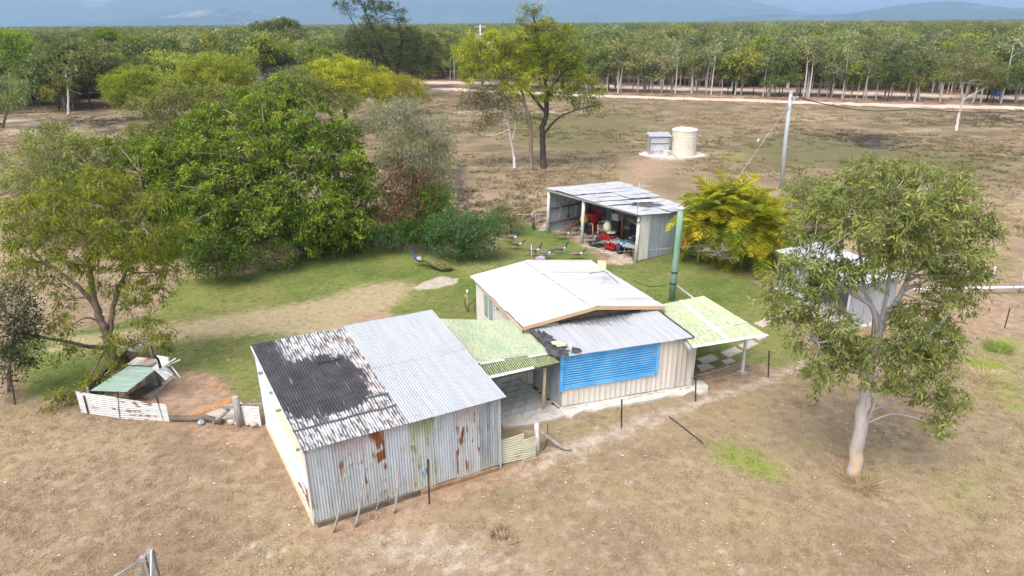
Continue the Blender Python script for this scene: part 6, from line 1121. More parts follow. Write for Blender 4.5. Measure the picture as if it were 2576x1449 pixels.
# everything behind them reads as one mass: instanced on points
def scatter(name, P, objs, kind_idx, scale, rot, col=None):
    n = len(P); me = bpy.data.meshes.new(name); me.vertices.add(n); me.vertices.foreach_set("co", np.asarray(P, np.float32).ravel())
    for nm, ty, dat in (("kd", 'INT', kind_idx), ("sc", 'FLOAT', scale), ("rz", 'FLOAT', rot)):
        a = me.attributes.new(nm, ty, 'POINT'); a.data.foreach_set("value", np.asarray(dat, np.int32 if ty == 'INT' else np.float32))
    if col is not None:
        a = me.attributes.new("gcol", 'FLOAT_COLOR', 'POINT'); a.data.foreach_set("color", np.concatenate([col, np.ones((n, 1))], 1).astype(np.float32).ravel())
    o = link(name, me); ng = bpy.data.node_groups.new(name, 'GeometryNodeTree')
    ng.interface.new_socket("Geometry", in_out='INPUT', socket_type='NodeSocketGeometry'); ng.interface.new_socket("Geometry", in_out='OUTPUT', socket_type='NodeSocketGeometry')
    N = ng.nodes; gi = N.new('NodeGroupInput'); go = N.new('NodeGroupOutput'); ip = N.new('GeometryNodeInstanceOnPoints'); jg = N.new('GeometryNodeJoinGeometry')
    for ob in reversed(objs):
        oi = N.new('GeometryNodeObjectInfo'); oi.inputs[0].default_value = ob; oi.inputs["As Instance"].default_value = True; ng.links.new(oi.outputs["Geometry"], jg.inputs[0])
    def na(nm, ty):
        a = N.new('GeometryNodeInputNamedAttribute'); a.data_type = ty; a.inputs[0].default_value = nm; return a.outputs["Attribute"]
    cx = N.new('ShaderNodeCombineXYZ'); ng.links.new(na("rz", 'FLOAT'), cx.inputs[2])
    ng.links.new(gi.outputs[0], ip.inputs["Points"]); ng.links.new(jg.outputs[0], ip.inputs["Instance"]); ip.inputs["Pick Instance"].default_value = True
    ng.links.new(na("kd", 'INT'), ip.inputs["Instance Index"]); ng.links.new(cx.outputs[0], ip.inputs["Rotation"]); ng.links.new(na("sc", 'FLOAT'), ip.inputs["Scale"])
    ng.links.new(ip.outputs[0], go.inputs[0]); md = o.modifiers.new("scatter", 'NODES'); md.node_group = ng
    return tag(o, kind="stuff")
R0 = slice(NIND, None); P2 = pts[R0]
scatter("woodland", np.stack([P2[:, 0], P2[:, 1], 0*P2[:, 0]], 1), uns, kinds[R0], scl[R0]*np.where(P2[:, 1] > 900, 1.05, 1.0), rot[R0])
# undergrowth sticks between the trunks

# ------------------------------------------------------------------ birds
def mk(name, c, c2=None, sc=20, r=0.6): return plain(name, c, c2, sc, r)
B_BROWN = mk("peahen_brown", (0.17, 0.135, 0.105), (0.11, 0.088, 0.07)); B_WHITE = mk("breast_white", (0.62, 0.58, 0.50)); B_TEAL = mk("neck_teal", (0.022, 0.062, 0.055), (0.035, 0.055, 0.05), 20, 0.4)
B_BLUE = mk("neck_blue", (0.006, 0.06, 0.22), (0.010, 0.10, 0.22), 20, 0.35); B_LEG = mk("bird_leg", (0.26, 0.22, 0.18)); B_DARKW = mk("dark_tail", (0.075, 0.06, 0.05)); B_TRAIN = mk("peacock_train", (0.065, 0.085, 0.03), (0.16, 0.13, 0.04), 9)
B_GREYW = mk("barred_wing", (0.40, 0.38, 0.34), (0.20, 0.18, 0.16), 25); B_EYE = mk("train_eyespots", (0.24, 0.20, 0.05), (0.04, 0.12, 0.08), 14)
def bird(loc, rz, label, neck=B_TEAL, sc=1.0, pose=0.0, male=False):
    """one continuous body lofted from tail tip to beak; x is forward"""
    t = thing("peacock" if male else "peahen", loc, label, "peacock" if male else "peahen", None if male else "peahens on the lawn and the shed floor")
    up_n = 0.24-0.20*pose; fx = 0.05+0.14*pose
    # x, z, half width, half height, material
    rings = [(-0.62, 0.27, .015, .008, 3), (-0.60, 0.275, .055, .014, 3), (-0.45, 0.31, .075, .028, 3), (-0.30, 0.345, .095, .06, 0), (-0.15, 0.36, .12, .105, 0), (0.0, 0.36, .13, .125, 0), (0.12, 0.375, .115, .12, 0), (0.20, 0.40, .085, .10, 4), (0.25, 0.44, .055, .065, 4), (0.27+fx*.25, 0.44+up_n*.35, .040, .042, 1), (0.28+fx*.6, 0.44+up_n*.7, .032, .034, 1), (0.29+fx, 0.44+up_n, .030, .032, 1), (0.325+fx, 0.47+up_n, .034, .032, 1), (0.37+fx, 0.465+up_n, .026, .024, 1), (0.40+fx, 0.455+up_n, .011, .011, 5), (0.435+fx, 0.445+up_n, .003, .003, 5)]
    if male: rings = [(-0.30, 0.33, .02, .02, 3), (-0.25, 0.34, .07, .05, 3)]+rings[4:]
    n = 10; V = []; F = []; mi = []
    P = np.array([(x, z) for x, z, *_ in rings]); T = np.gradient(P, axis=0); T /= np.linalg.norm(T, axis=1)[:, None]
    for (x, z, w, h, _), (tx, tz) in zip(rings, T):
        for k in range(n):
            a = 2*math.pi*k/n; V.append((x-tz*h*math.sin(a), w*math.cos(a), z+tx*h*math.sin(a)))
    for i in range(len(rings)-1):
        for k in range(n):
            m_ = rings[i+1][4]
            if m_ == 0 and i+1 in (5, 6) and math.sin(2*math.pi*(k+.5)/n) < -0.55: m_ = 2     # pale belly
            if m_ == 4: m_ = 2 if math.sin(2*math.pi*(k+.5)/n) < 0.35 else (1 if not male else 1)
            if male and m_ in (2,): m_ = 1
            if male and m_ == 0: m_ = 4 if math.sin(2*math.pi*(k+.5)/n) > -0.1 else 3
            F.append((i*n+k, i*n+(k+1) % n, (i+1)*n+(k+1) % n, (i+1)*n+k)); mi.append(m_)
    mb = MB(); mb.add(V, F, True); mb.mi = mi
    mb.cur = 5
    for s in (-1, 1):
        mb.tube([(0.02, s*.05, 0.27), (0.03+.03*s, s*.055, 0.13), (0.0+.05*s, s*.055, 0.012)], [0.022, 0.011, 0.009], 6)
        for a in (-.5, 0, .5): mb.tube([(0.0+.05*s, s*.055, 0.010), (0.07+.05*s, s*.055+.05*a, 0.006)], [0.007, 0.004], 4)
    mb.cur = 1
    for k in range(5): mb.tube([(0.325+fx, 0, 0.50+up_n), (0.30+fx+0.015*k, (k-2)*.008, 0.565+up_n)], [0.003, 0.006], 4)
    if not male:
        mb.cur = 0
        for s in (-1, 1): mb.ell((-0.10, s*.105, 0.37), (0.24, 0.032, 0.095), 8, 6)       # folded wings, pressed into the body
    # parts are turned with the bird: bake the rotation into the vertices
    c, s_ = math.cos(rz), math.sin(rz)
    def turn(m):
        m.v = [((x*c-y*s_)*sc+loc[0], (x*s_+y*c)*sc+loc[1], z*sc+loc[2]) for x, y, z in m.v]; return m
    turn(mb).build("body", [B_BROWN, neck, B_WHITE, B_DARKW, B_GREYW, B_LEG], t)
    if male:
        tr = MB(); rg = np.random.RandomState(3); tr.cur = 0
        tp = [(-0.10, 0, 0.40), (-0.35, 0, 0.42), (-0.8, 0, 0.30), (-1.3, 0, 0.16), (-1.55, 0, 0.08)]
        tr.tube(tp, [0.07, 0.13, 0.17, 0.13, 0.03], 10, rw=[0.09, 0.18, 0.30, 0.32, 0.16])
        for k in range(70):
            f = rg.uniform(.15, 1); x = -0.2-1.35*f; w = 0.05+0.25*math.sin(min(1, f*1.1)*math.pi*.75); y = rg.uniform(-w, w)
            z = 0.52-0.34*f**1.2+0.06*(1-abs(y)/w); tr.cur = rg.randint(0, 2)
            tr.beam((x, y, z), (x-0.16, y*1.12, z-0.035), 0.035, 0.008, w1=0.05)
        turn(tr).build("train", [B_TRAIN, B_EYE], t)
    return t
BIRDS = [(1290, 612, -0.35, B_BLUE, 0, "blue necked peahen nearest the round light green bush"), (1302, 629, -0.3, B_TEAL, .6, "peahen stretching forward below the blue necked one by the round bush"),
 (1345, 645, -0.1, B_TEAL, 0, "upright peahen just behind the left end of the house ridge"), (1373, 653, -0.15, B_TEAL, .8, "peahen with lowered neck half hidden behind the white roof ridge"),
 (1411, 641, -0.05, B_TEAL, 0, "upright peahen walking alone on the lawn between two groups"), (1453, 654, -0.15, B_TEAL, .5, "peahen farthest right on the lawn just behind the white roof"),
 (1421, 603, 0.0, B_TEAL, .3, "peahen left of the white shed post at the lawn edge"), (1450, 592, 0.35, B_TEAL, .5, "peahen stepping behind the white shed post"),
 (1488, 612, 0.1, B_BLUE, 0, "blue necked peahen on the sandy shed floor in front of the mower"), (1503, 619, 0.05, B_TEAL, 0, "middle peahen of the three in front of the red mower"),
 (1522, 626, -0.15, B_TEAL, 0, "front peahen of the three standing nearest the quad bike")]
BW = [(0.07, 37.9), (0.33, 36.63), (1.26, 35.48), (1.85, 34.93), (2.72, 35.72), (3.56, 34.83), (3.15, 38.53), (3.92, 39.4), (4.65, 37.79), (4.93, 37.25), (5.3, 36.73)]
for (u_, v_, a, nk, ps_, lb), (x, y) in zip(BIRDS, BW): bird((x, y, 0.004), a, lb, nk, 1.05, ps_)
bird((*(-4.85, 33.92), 0.004), rad(205-50), "blue necked peacock with a long green train on the lawn", B_BLUE, 1.15, 0.25, True)
# ------------------------------------------------------------------ what stands in the machinery shed
mw = thing("ride_on_mower", (6.0, 36.55, 0), "red ride-on mower with a cloth draped seat under the shed roof", "mower")
def at(o, ang):
    c, s = math.cos(ang), math.sin(ang)
    return lambda x, y, z: (o[0]+x*c-y*s, o[1]+x*s+y*c, z)
W_ = at((5.75, 36.9), rad(-52)); mh = rad(-52)
m = MB(); m.box(W_(0.55, 0, 0.38), (0.75, 0.95, 0.16), mh, 0.9); m.box(W_(-0.35, 0, 0.55), (1.0, 0.8, 0.36), mh, 0.85); m.box(W_(0.85, 0.30, 0.33), (0.3, 0.22, 0.14), mh); m.box(W_(0.85, -0.30, 0.33), (0.3, 0.22, 0.14), mh); m.build("chassis", REDP, mw, bevel=0.03)
m = MB(); m.box(W_(0.2, 0, 0.2), (0.85, 1.25, 0.14), mh, 0.93); m.build("cutting_deck", REDP, mw, bevel=0.03)
m = MB(); m.box(W_(0.35, 0, 0.475), (0.6, 0.75, 0.03), mh); m.box(W_(0.1, 0.0, 0.53), (0.12, 0.7, 0.09), mh); m.build("foot_plate", STEEL, mw)
for x, y, r, w in ((-0.6, 0.5, .30, .24), (-0.6, -0.5, .30, .24), (0.95, 0.36, .15, .12), (0.95, -0.36, .15, .12)):
    m = MB(); m.lathe([(r*.5, -w/2), (r*.92, -w/2), (r, -w/4), (r, w/4), (r*.92, w/2), (r*.5, w/2)], (0, 0, 0), 16, 'Y')
    m.v = [W_(x+a, y+b, r+c_) for a, b, c_ in m.v]; m.build("wheel", BLACK, mw)
m = MB(); m.box(W_(-0.25, 0, 0.78), (0.5, 0.5, 0.14), mh, .9); m.box(W_(-0.5, 0, 1.05), (0.16, 0.46, 0.5), mh, .85); m.build("seat", BLACK, mw, bevel=0.04)
m = MB(); m.ell(W_(-0.48, 0.0, 1.12), (0.24, 0.32, 0.34), 10, 8, .1, 3); m.ell(W_(-0.2, .05, .86), (0.28, 0.26, 0.08), 10, 6, .15, 4); tag(m.build("cloth", CLOTH, base=W_(-.45, 0, .85)), "pale cream cloth thrown over the red mower's seat", "cloth")
for s in (-1, 1): MB().tube([W_(0.0, .30*s, .6), W_(0.02, .28*s, .95), W_(0.15, .12*s, 1.08)], 0.018, 6).build("lever", BLACK, mw)
qb = thing("quad_bike", (7.0, 35.6, 0), "black quad bike with light blue camouflage panels behind the shed's right post", "quad bike")
Q_ = at((6.75, 36.05), rad(-150+20)); qh = rad(-130)
BLUECAMO = plain("blue_camouflage_panel", (0.22, 0.52, 0.66), (0.03, 0.05, 0.07), 5, .4)
for x, y in ((0.6, .46), (0.6, -.46), (-.6, .46), (-.6, -.46)):
    m = MB(); m.lathe([(.12, -.13), (.27, -.13), (.31, -.07), (.31, .07), (.27, .13), (.12, .13)], (0, 0, 0), 16, 'Y'); m.v = [Q_(x+a, y+b, .31+c_) for a, b, c_ in m.v]; m.build("wheel", BLACK, qb)
m = MB(); m.box(Q_(0, 0, .48), (1.2, .4, .28), qh, .8); m.build("body", DARKMETAL, qb, bevel=.04)
m = MB(); m.box(Q_(.55, 0, .70), (.62, 1.0, .10), qh, .8); m.box(Q_(-.55, 0, .70), (.62, 1.0, .10), qh, .8); m.box(Q_(.72, 0, .60), (.2, .5, .24), qh, .8); m.build("mudguard", BLUECAMO, qb, bevel=.03)
m = MB()
for k in range(5): m.tube([Q_(.35+.11*k, -.38, .80), Q_(.35+.11*k, .38, .80)], .012, 5)
m.tube([Q_(.33, -.38, .80), Q_(.82, -.38, .80)], .014, 5); m.tube([Q_(.33, .38, .80), Q_(.82, .38, .80)], .014, 5); m.build("rack", BLACK, qb)
MB().box(Q_(-.1, 0, .80), (.6, .3, .14), qh, .8).build("seat", BLACK, qb, bevel=.04)
MB().tube([Q_(.15, -.38, 1.02), Q_(.25, -.15, .98), Q_(.25, .15, .98), Q_(.15, .38, 1.02)], .018, 6).build("handlebar", BLACK, qb)
for s in (-1, 1): MB().ell(Q_(.86, .26*s, .64), (.06, .06, .05), 8, 6).build("headlight", WHITE, qb)
sp = thing("seed_spreader", (5.1, 39.6, 0), "red hopper of a seed spreader at the back of the machinery shed", "spreader")
m = MB(); m.lathe([(.14, .75), (.20, .85), (.52, 1.42), (.55, 1.46), (.50, 1.46), (.15, .9)], (5.0, 39.3, 0), 18); m.build("hopper", REDP, sp)
m = MB(); m.tube([(4.8, 39.0, .1), (5.0, 39.3, .8)], .03, 6); m.tube([(5.3, 39.1, .1), (5.0, 39.3, .8)], .03, 6); m.tube([(5.0, 39.7, .1), (5.0, 39.3, .8)], .03, 6); m.box((5.05, 39.2, .45), (.8, .5, .1), .6); m.build("frame", REDP, sp)
for x, y in ((4.7, 39.35), (5.35, 38.95)):
    m = MB(); m.lathe([(.1, -.07), (.24, -.07), (.26, 0), (.24, .07), (.1, .07)], (0, 0, 0), 14, 'Y'); m.v = [(x+a, y+b, .26+c_) for a, b, c_ in m.v]; m.build("wheel", BLACK, sp)
cm_ = thing("cement_mixer", (4.4, 40.5, 0), "yellow drum on a dark stand left of the red hopper", "mixer")
MB().lathe([(.16, .55), (.27, .65), (.30, .85), (.18, 1.08), (.16, 1.08), (.1, .7)], (4.45, 40.1, 0), 14).build("drum", YELLOWP, cm_)
m = MB(); m.box((4.45, 40.1, .3), (.5, .4, .5), .4, .7); m.build("stand", DARKMETAL, cm_)
tag(MB().lathe([(.13, 1.75), (.15, 2.06), (.155, 2.06), (.12, 1.78)], (5.9, 40.35, 0), 14).build("bucket", WHITE, base=(5.9, 40.35, 1.75)), "white bucket on a high rail at the back of the machinery shed", "bucket")
tag(MB().box((5.9, 40.4, 1.72), (1.2, .35, .05), -.9).beam((5.55, 40.75, 0), (5.55, 40.75, 1.7), .06, .06).beam((6.2, 40.0, 0), (6.2, 40.0, 1.7), .06, .06).build("shelf", DARKWOOD, base=(5.9, 40.4, 0)), "high dark shelf carrying the white bucket", "shelf")
tb = thing("work_table", (5.5, 37.9, 0), "rough timber bench with a thin top in the shed", "table")
MB().box((5.55, 37.9, .78), (1.1, .6, .05), rad(-50)).build("table_top", GREYWOOD, tb)
for a, b in ((-.48, -.24), (.48, -.24), (.48, .24), (-.48, .24)):
    x, y = 5.55+a*.64+b*.77, 37.9-a*.77+b*.64; MB().beam((x, y, 0), (x, y, .76), .05, .05).build("leg", BROWNWOOD, tb)
ht = thing("hand_trolley", (4.75, 37.8, 0), "upright two railed hand trolley right of the white shed post", "trolley")
for s in (0, .28): MB().tube([(4.72+s, 37.85-s*.8, .05), (4.70+s, 37.95-s*.8, 1.05), (4.68+s, 38.05-s*.8, 1.12)], .022, 6).build("rail", POSTWOOD, ht)
MB().box((4.88, 37.68, .06), (.4, .25, .03), rad(-40)).beam((4.71, 37.9, .6), (4.99, 37.68, .6), .03, .03).build("toe_plate", DARKMETAL, ht)
tag(MB().box((5.55, 38.9, .55), (.9, .6, .5), rad(-50), .85).build("tarp_bundle", plain("khaki_canvas", (.26, .23, .18), (.16, .14, .11), 4, .9, bump=.5), base=(5.55, 38.9, .3), bevel=.1), "khaki canvas covered bundle beside the red hopper", "bundle")
bx = thing("battery_charger", (6.3, 38.45, 1.0), "pale grey metal box standing on the dark cabinet by the hanging hose", "box")
MB().box((6.15, 38.4, 1.42), (.5, .35, .42), rad(-50)).build("case", plain("grey_enamel", (.5, .52, .53), None, 4, .5), bx, bevel=.02)
for k in range(3): MB().beam((5.98+.02, 38.30+.05, 1.52-.05*k), (6.22, 38.12, 1.52-.05*k), .01, .018).build("slot", BLACK, bx)
tag(MB().box((6.2, 38.45, .6), (.6, .5, 1.2), rad(-50)).build("cabinet", DARKMETAL, base=(6.2, 38.45, 0), bevel=.02), "dark cabinet under the pale grey metal box", "cabinet")
hh = MB()
for k in range(4): hh.tube([(6.38+.17*math.cos(a)*.63, 37.78-.17*math.cos(a)*.77-.02*k, 1.95+.2*math.sin(a)) for a in np.linspace(0, 2*math.pi, 16)], .02, 5)
tag(hh.build("coiled_hose", ORANGEP, base=(6.38, 37.75, 1.95)), "coil of orange hose hung on the inner post of the shed", "hose")
tag(MB().beam((6.75, 38.2, 1.35), (7.75, 37.2, .85), .07, .05).beam((6.85, 38.35, 1.3), (7.9, 37.7, 1.0), .07, .05).build("timber_length", POSTWOOD, base=(7.2, 37.8, 1.0)), "two loose timber lengths slanting in the dark of the shed", "timber")
tag(MB().box((7.6, 37.9, .5), (1.2, .9, 1.0), rad(-50)).ell((7.3, 37.2, .5), (.4, .4, .5), 9, 6, .3, 4).build("junk_pile", DARKMETAL, base=(7.6, 37.9, 0)), "heap of dark machine parts behind the mower and quad bike", "junk")
rk = MB(); rk.beam((2.9, 39.9, .04), (4.1, 41.0, .55), .08, .08); rk.beam((3.0, 39.75, .04), (4.2, 40.8, .5), .08, .08)
for k in range(4): f = .2+.25*k; rk.beam((2.9+1.2*f, 39.9+1.1*f, .04+.5*f), (3.0+1.2*f, 39.75+1.05*f, .04+.46*f), .05, .05)
rk.beam((4.1, 41.0, 0), (4.1, 41.0, .55), .07, .07); rk.beam((3.6, 40.5, 0), (3.6, 40.5, .35), .07, .07)
tag(rk.build("loading_ramp", BROWNWOOD, base=(3.5, 40.4, 0)), "rusty brown sloping ramp by the left wall of the machinery shed", "ramp")
tag(MB().ell((4.75, 37.25, .16), (.30, .25, .17), 9, 6, .25, 5).ell((5.1, 37.0, .14), (.25, .2, .15), 9, 6, .25, 6).build("dark_sack", DARKMETAL, base=(4.9, 37.1, 0)), "dark slumped sacks at the foot of the hand trolley", "sack")
tag(MB().beam((5.05, 36.7, .03), (5.6, 36.9, .22), .5, .02).build("metal_sheet", COOP_GREEN, base=(5.3, 36.8, 0)), "greenish sheet lying tilted left of the red mower", "sheet")
sb = thing("steel_bench", (6.4, 34.9, 0), "small steel topped stand just inside the shed's right end", "stand")
MB().box((6.45, 35.0, .72), (.75, .45, .05), rad(-50), 1).build("top", STEEL, sb)
for a, b in ((-.3, -.17), (.3, -.17), (.3, .17), (-.3, .17)):
    x, y = 6.45+a*.64+b*.77, 35.0-a*.77+b*.64; MB().beam((x, y, 0), (x, y, .7), .03, .03).build("leg", BROWNWOOD, sb)
for i, (f, z, L) in enumerate(((.16, 1.3, .7), (.3, 1.35, .9), (.42, 1.2, .6), (.55, 1.4, .8), (.66, 1.3, .6))):
    x, y = 2.17+(6.1-2.17)*f+.15, 40.02+(42.5-40.02)*f-.2
    tag(MB().beam((x, y, z-L/2), (x+.02, y, z+L/2), .05, .03).box((x, y-.02, z-L/2), (.16, .03, .2), .6).build("hanging_tool", (GREYWOOD, DARKMETAL, STEEL, BROWNWOOD, BLACK)[i], base=(x, y, z)), ("grey handled tool hung nearest the open front of the shed wall", "dark long tool hung second from the front on the shed wall", "steel tool hung in the middle of the inner shed wall", "brown handled tool hung fourth along the inner shed wall", "black tool hung deepest on the inner shed wall")[i], "tool", "tools hung on the inner shed wall")
an = thing("tv_antenna", (6.45, 34.5, 0), "thin television antenna on a mast at the front right corner of the machinery shed", "antenna")
MB().tube([(6.55, 34.35, 2.3), (6.57, 34.35, 4.3)], .018, 6).build("mast", STEEL, an)
m = MB(); m.tube([(6.2, 34.1, 4.1), (7.0, 34.7, 4.1)], .012, 5)
for k in range(8): f = k/7; x, y = 6.2+.8*f, 34.1+.6*f; m.tube([(x-.2, y+.26, 4.1), (x+.2, y-.26, 4.1)], .008, 4)
m.tube([(6.3, 34.2, 3.7), (6.95, 34.6, 3.72)], .010, 5)
for k in range(5): f = k/4; x, y = 6.3+.65*f, 34.2+.4*f; m.tube([(x-.1, y+.14, 3.7), (x+.1, y-.14, 3.7)], .007, 4)
m.build("elements", STEEL, an)
cw_ = MB()
for k in range(3): cw_.tube([(6.62+.16*math.cos(a)*.6, 34.32-.02*k, 2.42+.2*math.sin(a)) for a in np.linspace(0, 2*math.pi, 14)], .012, 5)
tag(cw_.build("cable_coil", BLACK, base=(6.6, 34.3, 2.42)), "loop of black cable hung at the front right shed corner", "cable")
# ------------------------------------------------------------------ poles and wires
gp = thing("green_pole", (7.38, 29.03, 0), "stout green treated timber pole with a white cap behind the house", "pole")
MB().tube([(7.38, 29.03, -.05), (7.40, 29.03, 1.5), (7.43, 29.03, 3.1), (7.44, 29.03, 4.30)], [.148, .142, .136, .125], 14).build("pole", CCA, gp)
MB().tube([(7.44, 29.03, 4.301), (7.44, 29.03, 4.40)], .138, 14).build("cap", WHITE, gp)
for z in (.80, 1.35): MB().tube([(7.39, 29.03, z), (7.392, 29.03, z+.07)], .152, 14).build("strap", BLACK, gp)
tag(MB().tube([(7.52, 28.98, .75), (8.3, 28.0, .35), (8.7, 27.5, .10)], .045, 8).build("brace_pipe", STEEL, base=(8.0, 28.3, .1)), "galvanised pipe slanting from the green pole to the lawn", "pipe")
def sagwire(a, b, sag, n=16): return [(a[0]+(b[0]-a[0])*t, a[1]+(b[1]-a[1])*t, a[2]+(b[2]-a[2])*t-sag*4*t*(1-t)) for t in np.linspace(0, 1, n)]
tag(MB().tube(sagwire((7.25, 29.0, .9), (4.9, 25.6, 2.3), .25), .012, 5).build("power_cable", BLACK, base=(6, 27, 1.5)), "dark cable drooping from the green pole to the white roof", "cable")
tag(MB().tube(sagwire((7.5, 29.03, 4.2), (12.5, 35.2, 4.2), .15), .022, 5).build("power_cable", BLACK, base=(10, 32, 4)), "thick black cable from the green pole's top toward the palms", "cable")
wl = MB(); wl.tube(sagwire((1.0, 32.8, 1.0), (7.3, 32.5, 1.35), .05), .005, 5); wl.tube(sagwire((7.3, 32.5, 1.35), (11.5, 32.6, 1.7), .03), .005, 5); wl.box((4.55, 32.65, 1.17), (.06, .06, .12))
tag(wl.build("clothes_line", FLASH, base=(4, 32.6, 1)), "pale line stretched across the lawn before the machinery shed", "line")
lpst = thing("line_post", (1.0, 32.8, 0), "thin grey post with a striped cloth behind the white roof ridge", "post")
MB().tube([(1.0, 32.8, 0), (1.0, 32.8, 1.45)], .016, 6).build("pole", STEEL, lpst); MB().tube([(1.0, 32.8, 1.451), (1.0, 32.8, 1.53)], .03, 8).build("cap", WHITE, lpst)
tag(MB().ell((1.45, 32.6, .86), (.28, .08, .13), 9, 6, .3, 2).build("striped_cloth", plain("purple_white_cloth", (.55, .48, .58), (.22, .10, .22), 14, .9), base=(1.45, 32.6, .7)), "purple and white striped cloth bunched beside the thin grey post", "cloth")
fp = thing("power_pole", (20.65, 51.2, 0), "tall pale grey power pole rising above the yellow palms", "power pole")
MB().tube([(20.68, 51.2, -.1), (20.5, 51.2, 3.6), (20.43, 51.2, 7.1)], [.165, .145, .12], 12).build("pole", plain("pale_grey_pole", (.42, .45, .48), (.33, .36, .38), 2, .7, stretch=(2, 2, .4)), fp)
MB().tube([(20.43, 51.2, 7.101), (20.43, 51.2, 7.16)], .14, 12).build("cap", WHITE, fp)
MB().beam((20.40, 51.05, 6.78), (21.0, 51.15, 6.82), .08, .08).box((20.30, 51.05, 6.1), (.1, .12, .2)).box((20.62, 51.05, 6.6), (.1, .12, .25)).build("fitting", STEEL, fp)
for z in (3.2, 4.1, 4.9): MB().tube([(20.42, 51.1, z), (20.78, 51.05, z)], .015, 5).build("step_bolt", STEEL, fp)
tag(MB().tube(sagwire((20.95, 51.15, 6.8), (40.53, 70.0, 3.69), .55, 24), .035, 5).tube(sagwire((40.53, 70.0, 3.69), (63.45, 82.0, 2.02), .35, 16), .035, 5).build("power_line", BLACK, base=(30, 58, 5)), "dark power line running right from the tall grey pole", "power line")
stw = MB(); A_, B__ = (20.35, 51.1, 6.3), ((15.14, 46.0, 1.38)); stw.tube(sagwire(A_, B__, .0, 6), .014, 5)
stw = tag(stw.build("stay_wire", STEEL, base=(18, 49, 3)), "thin stay wire sloping down left from the tall grey pole", "wire")
tag(MB().tube([(17.74, 49.1, 4.12), (17.61, 49.0, 3.94)], .06, 8).build("insulator", WHITE, base=(17.74, 49.1, 4.12)), "small white insulator halfway down the stay wire", "insulator")
# ------------------------------------------------------------------ fences, pickets, sticks
def picket(u0, top, label, group="rusty steel pickets"):
    o = MB(); b = (u0[0], u0[1], 0)
    o.beam((u0[0], u0[1], -.05), top, .05, .012); o.beam((u0[0], u0[1], -.05), top, .012, .05)
    return tag(o.build("steel_picket", PICKET, base=b), label, "fence post", group)
pk = [((3.44, 18.46), (3.4, 18.46, 1.04)), ((6.19, 20.03), (6.11, 20.03, 1.05)), ((9.24, 21.67), (9.13, 21.67, 1.06)), ((-2.26, 14.86), (-2.22, 14.86, 1.43)), ((14.6, 24.95), (14.5, 24.95, 0.88)), ((20.5, 25.69), (20.49, 25.69, 0.92)), ((-16.95, 20.15), (-16.8, 20.15, 1.07)), ((-14.08, 19.5), (-14.07, 19.5, 0.71)), ((-12.88, 19.22), (-12.74, 19.22, 1.01)), ((-11.38, 19.08), (-11.44, 19.08, 0.89))]
PL = ["rusty picket alone in the dry grass in front of the blue shutter", "rusty picket beside the rounded concrete slab", "rusty picket in the dry track right of the carport post", "rusty picket tied with blue twine against the iron shed wall", "dark picket seen below the zinc shed behind the gum trunk", "leaning rusty picket by the dirt at the far right edge", "rusty picket at the far left below the gum bough", "left rusty picket holding the white corrugated fence sheet", "middle rusty picket holding the white corrugated fence sheet", "leaning right rusty picket holding the white corrugated fence sheet"]
for (b, t_), lb in zip(pk, PL): picket(b, (t_[0], t_[1], t_[2]), lb)
def wires(name, A, B, zs, label):
    m = MB()
    for z in zs: m.tube(sagwire((*A, z), (*B, z), .03, 8), .006, 4)
    return tag(m.build(name, WIRE, base=((A[0]+B[0])/2, (A[1]+B[1])/2, .5)), label, "wire")
wires("fence_wire", pk[0][0], pk[1][0], (.3, .65, 1.0), "strands of wire between the picket before the shutter and the one by the slab")
wires("fence_wire", pk[1][0], pk[2][0], (.3, .65, 1.0), "strands of wire from the slab picket past the carport post")
wires("fence_wire", (1.2, 17.45), pk[0][0], (.3, .65, 1.0), "strands of wire from the split white post to the picket before the shutter")
wires("fence_wire", pk[9][0], (-8.9, 18.95), (.25, .5, .85), "slack wire strands from the white sheet fence to the old grey post")
tag(MB().ell((-2.33, 15.02, .95), (.03, .03, .12), 7, 5, .4, 2).tube([(-2.33, 15.0, .95), (-2.45, 14.9, .6), (-2.3, 14.95, .45)], .012, 4).build("blue_twine", TWINE, base=(-2.33, 15.0, .8)), "tangle of blue twine tied round the picket by the shed wall", "twine")
st = [((-4.56, 13.78), (-4.19, 13.78, 1.55)), ((-4.05, 13.98), (-3.8, 13.98, 1.23)), ((-3.64, 14.6), (-3.5, 14.6, 0.62)), ((-3.14, 14.49), (-2.99, 14.49, 1.22))]
SL = ["longest grey stick leaning on the shed wall nearest its left corner", "pale grey stick second from the shed's left corner", "short thin twiggy stick against the rust stained wall", "grey weathered stick leaning left of the twine tied picket"]
for k, ((b, t_), lb) in enumerate(zip(st, SL)):
    mid = ((b[0]+t_[0])/2+.03, (b[1]+t_[1])/2+.12, t_[2]*.5); P = smooth_path([(b[0], b[1], 0), mid, (t_[0], t_[1]+.3, t_[2]*1.03)], 4)
    tag(MB().tube(P, [.035 if k != 2 else .02, .03 if k != 2 else .015, .018], 6).build("stick", GREYWOOD, base=(b[0], b[1], 0)), lb, "stick", "sticks leaning on the shed wall")
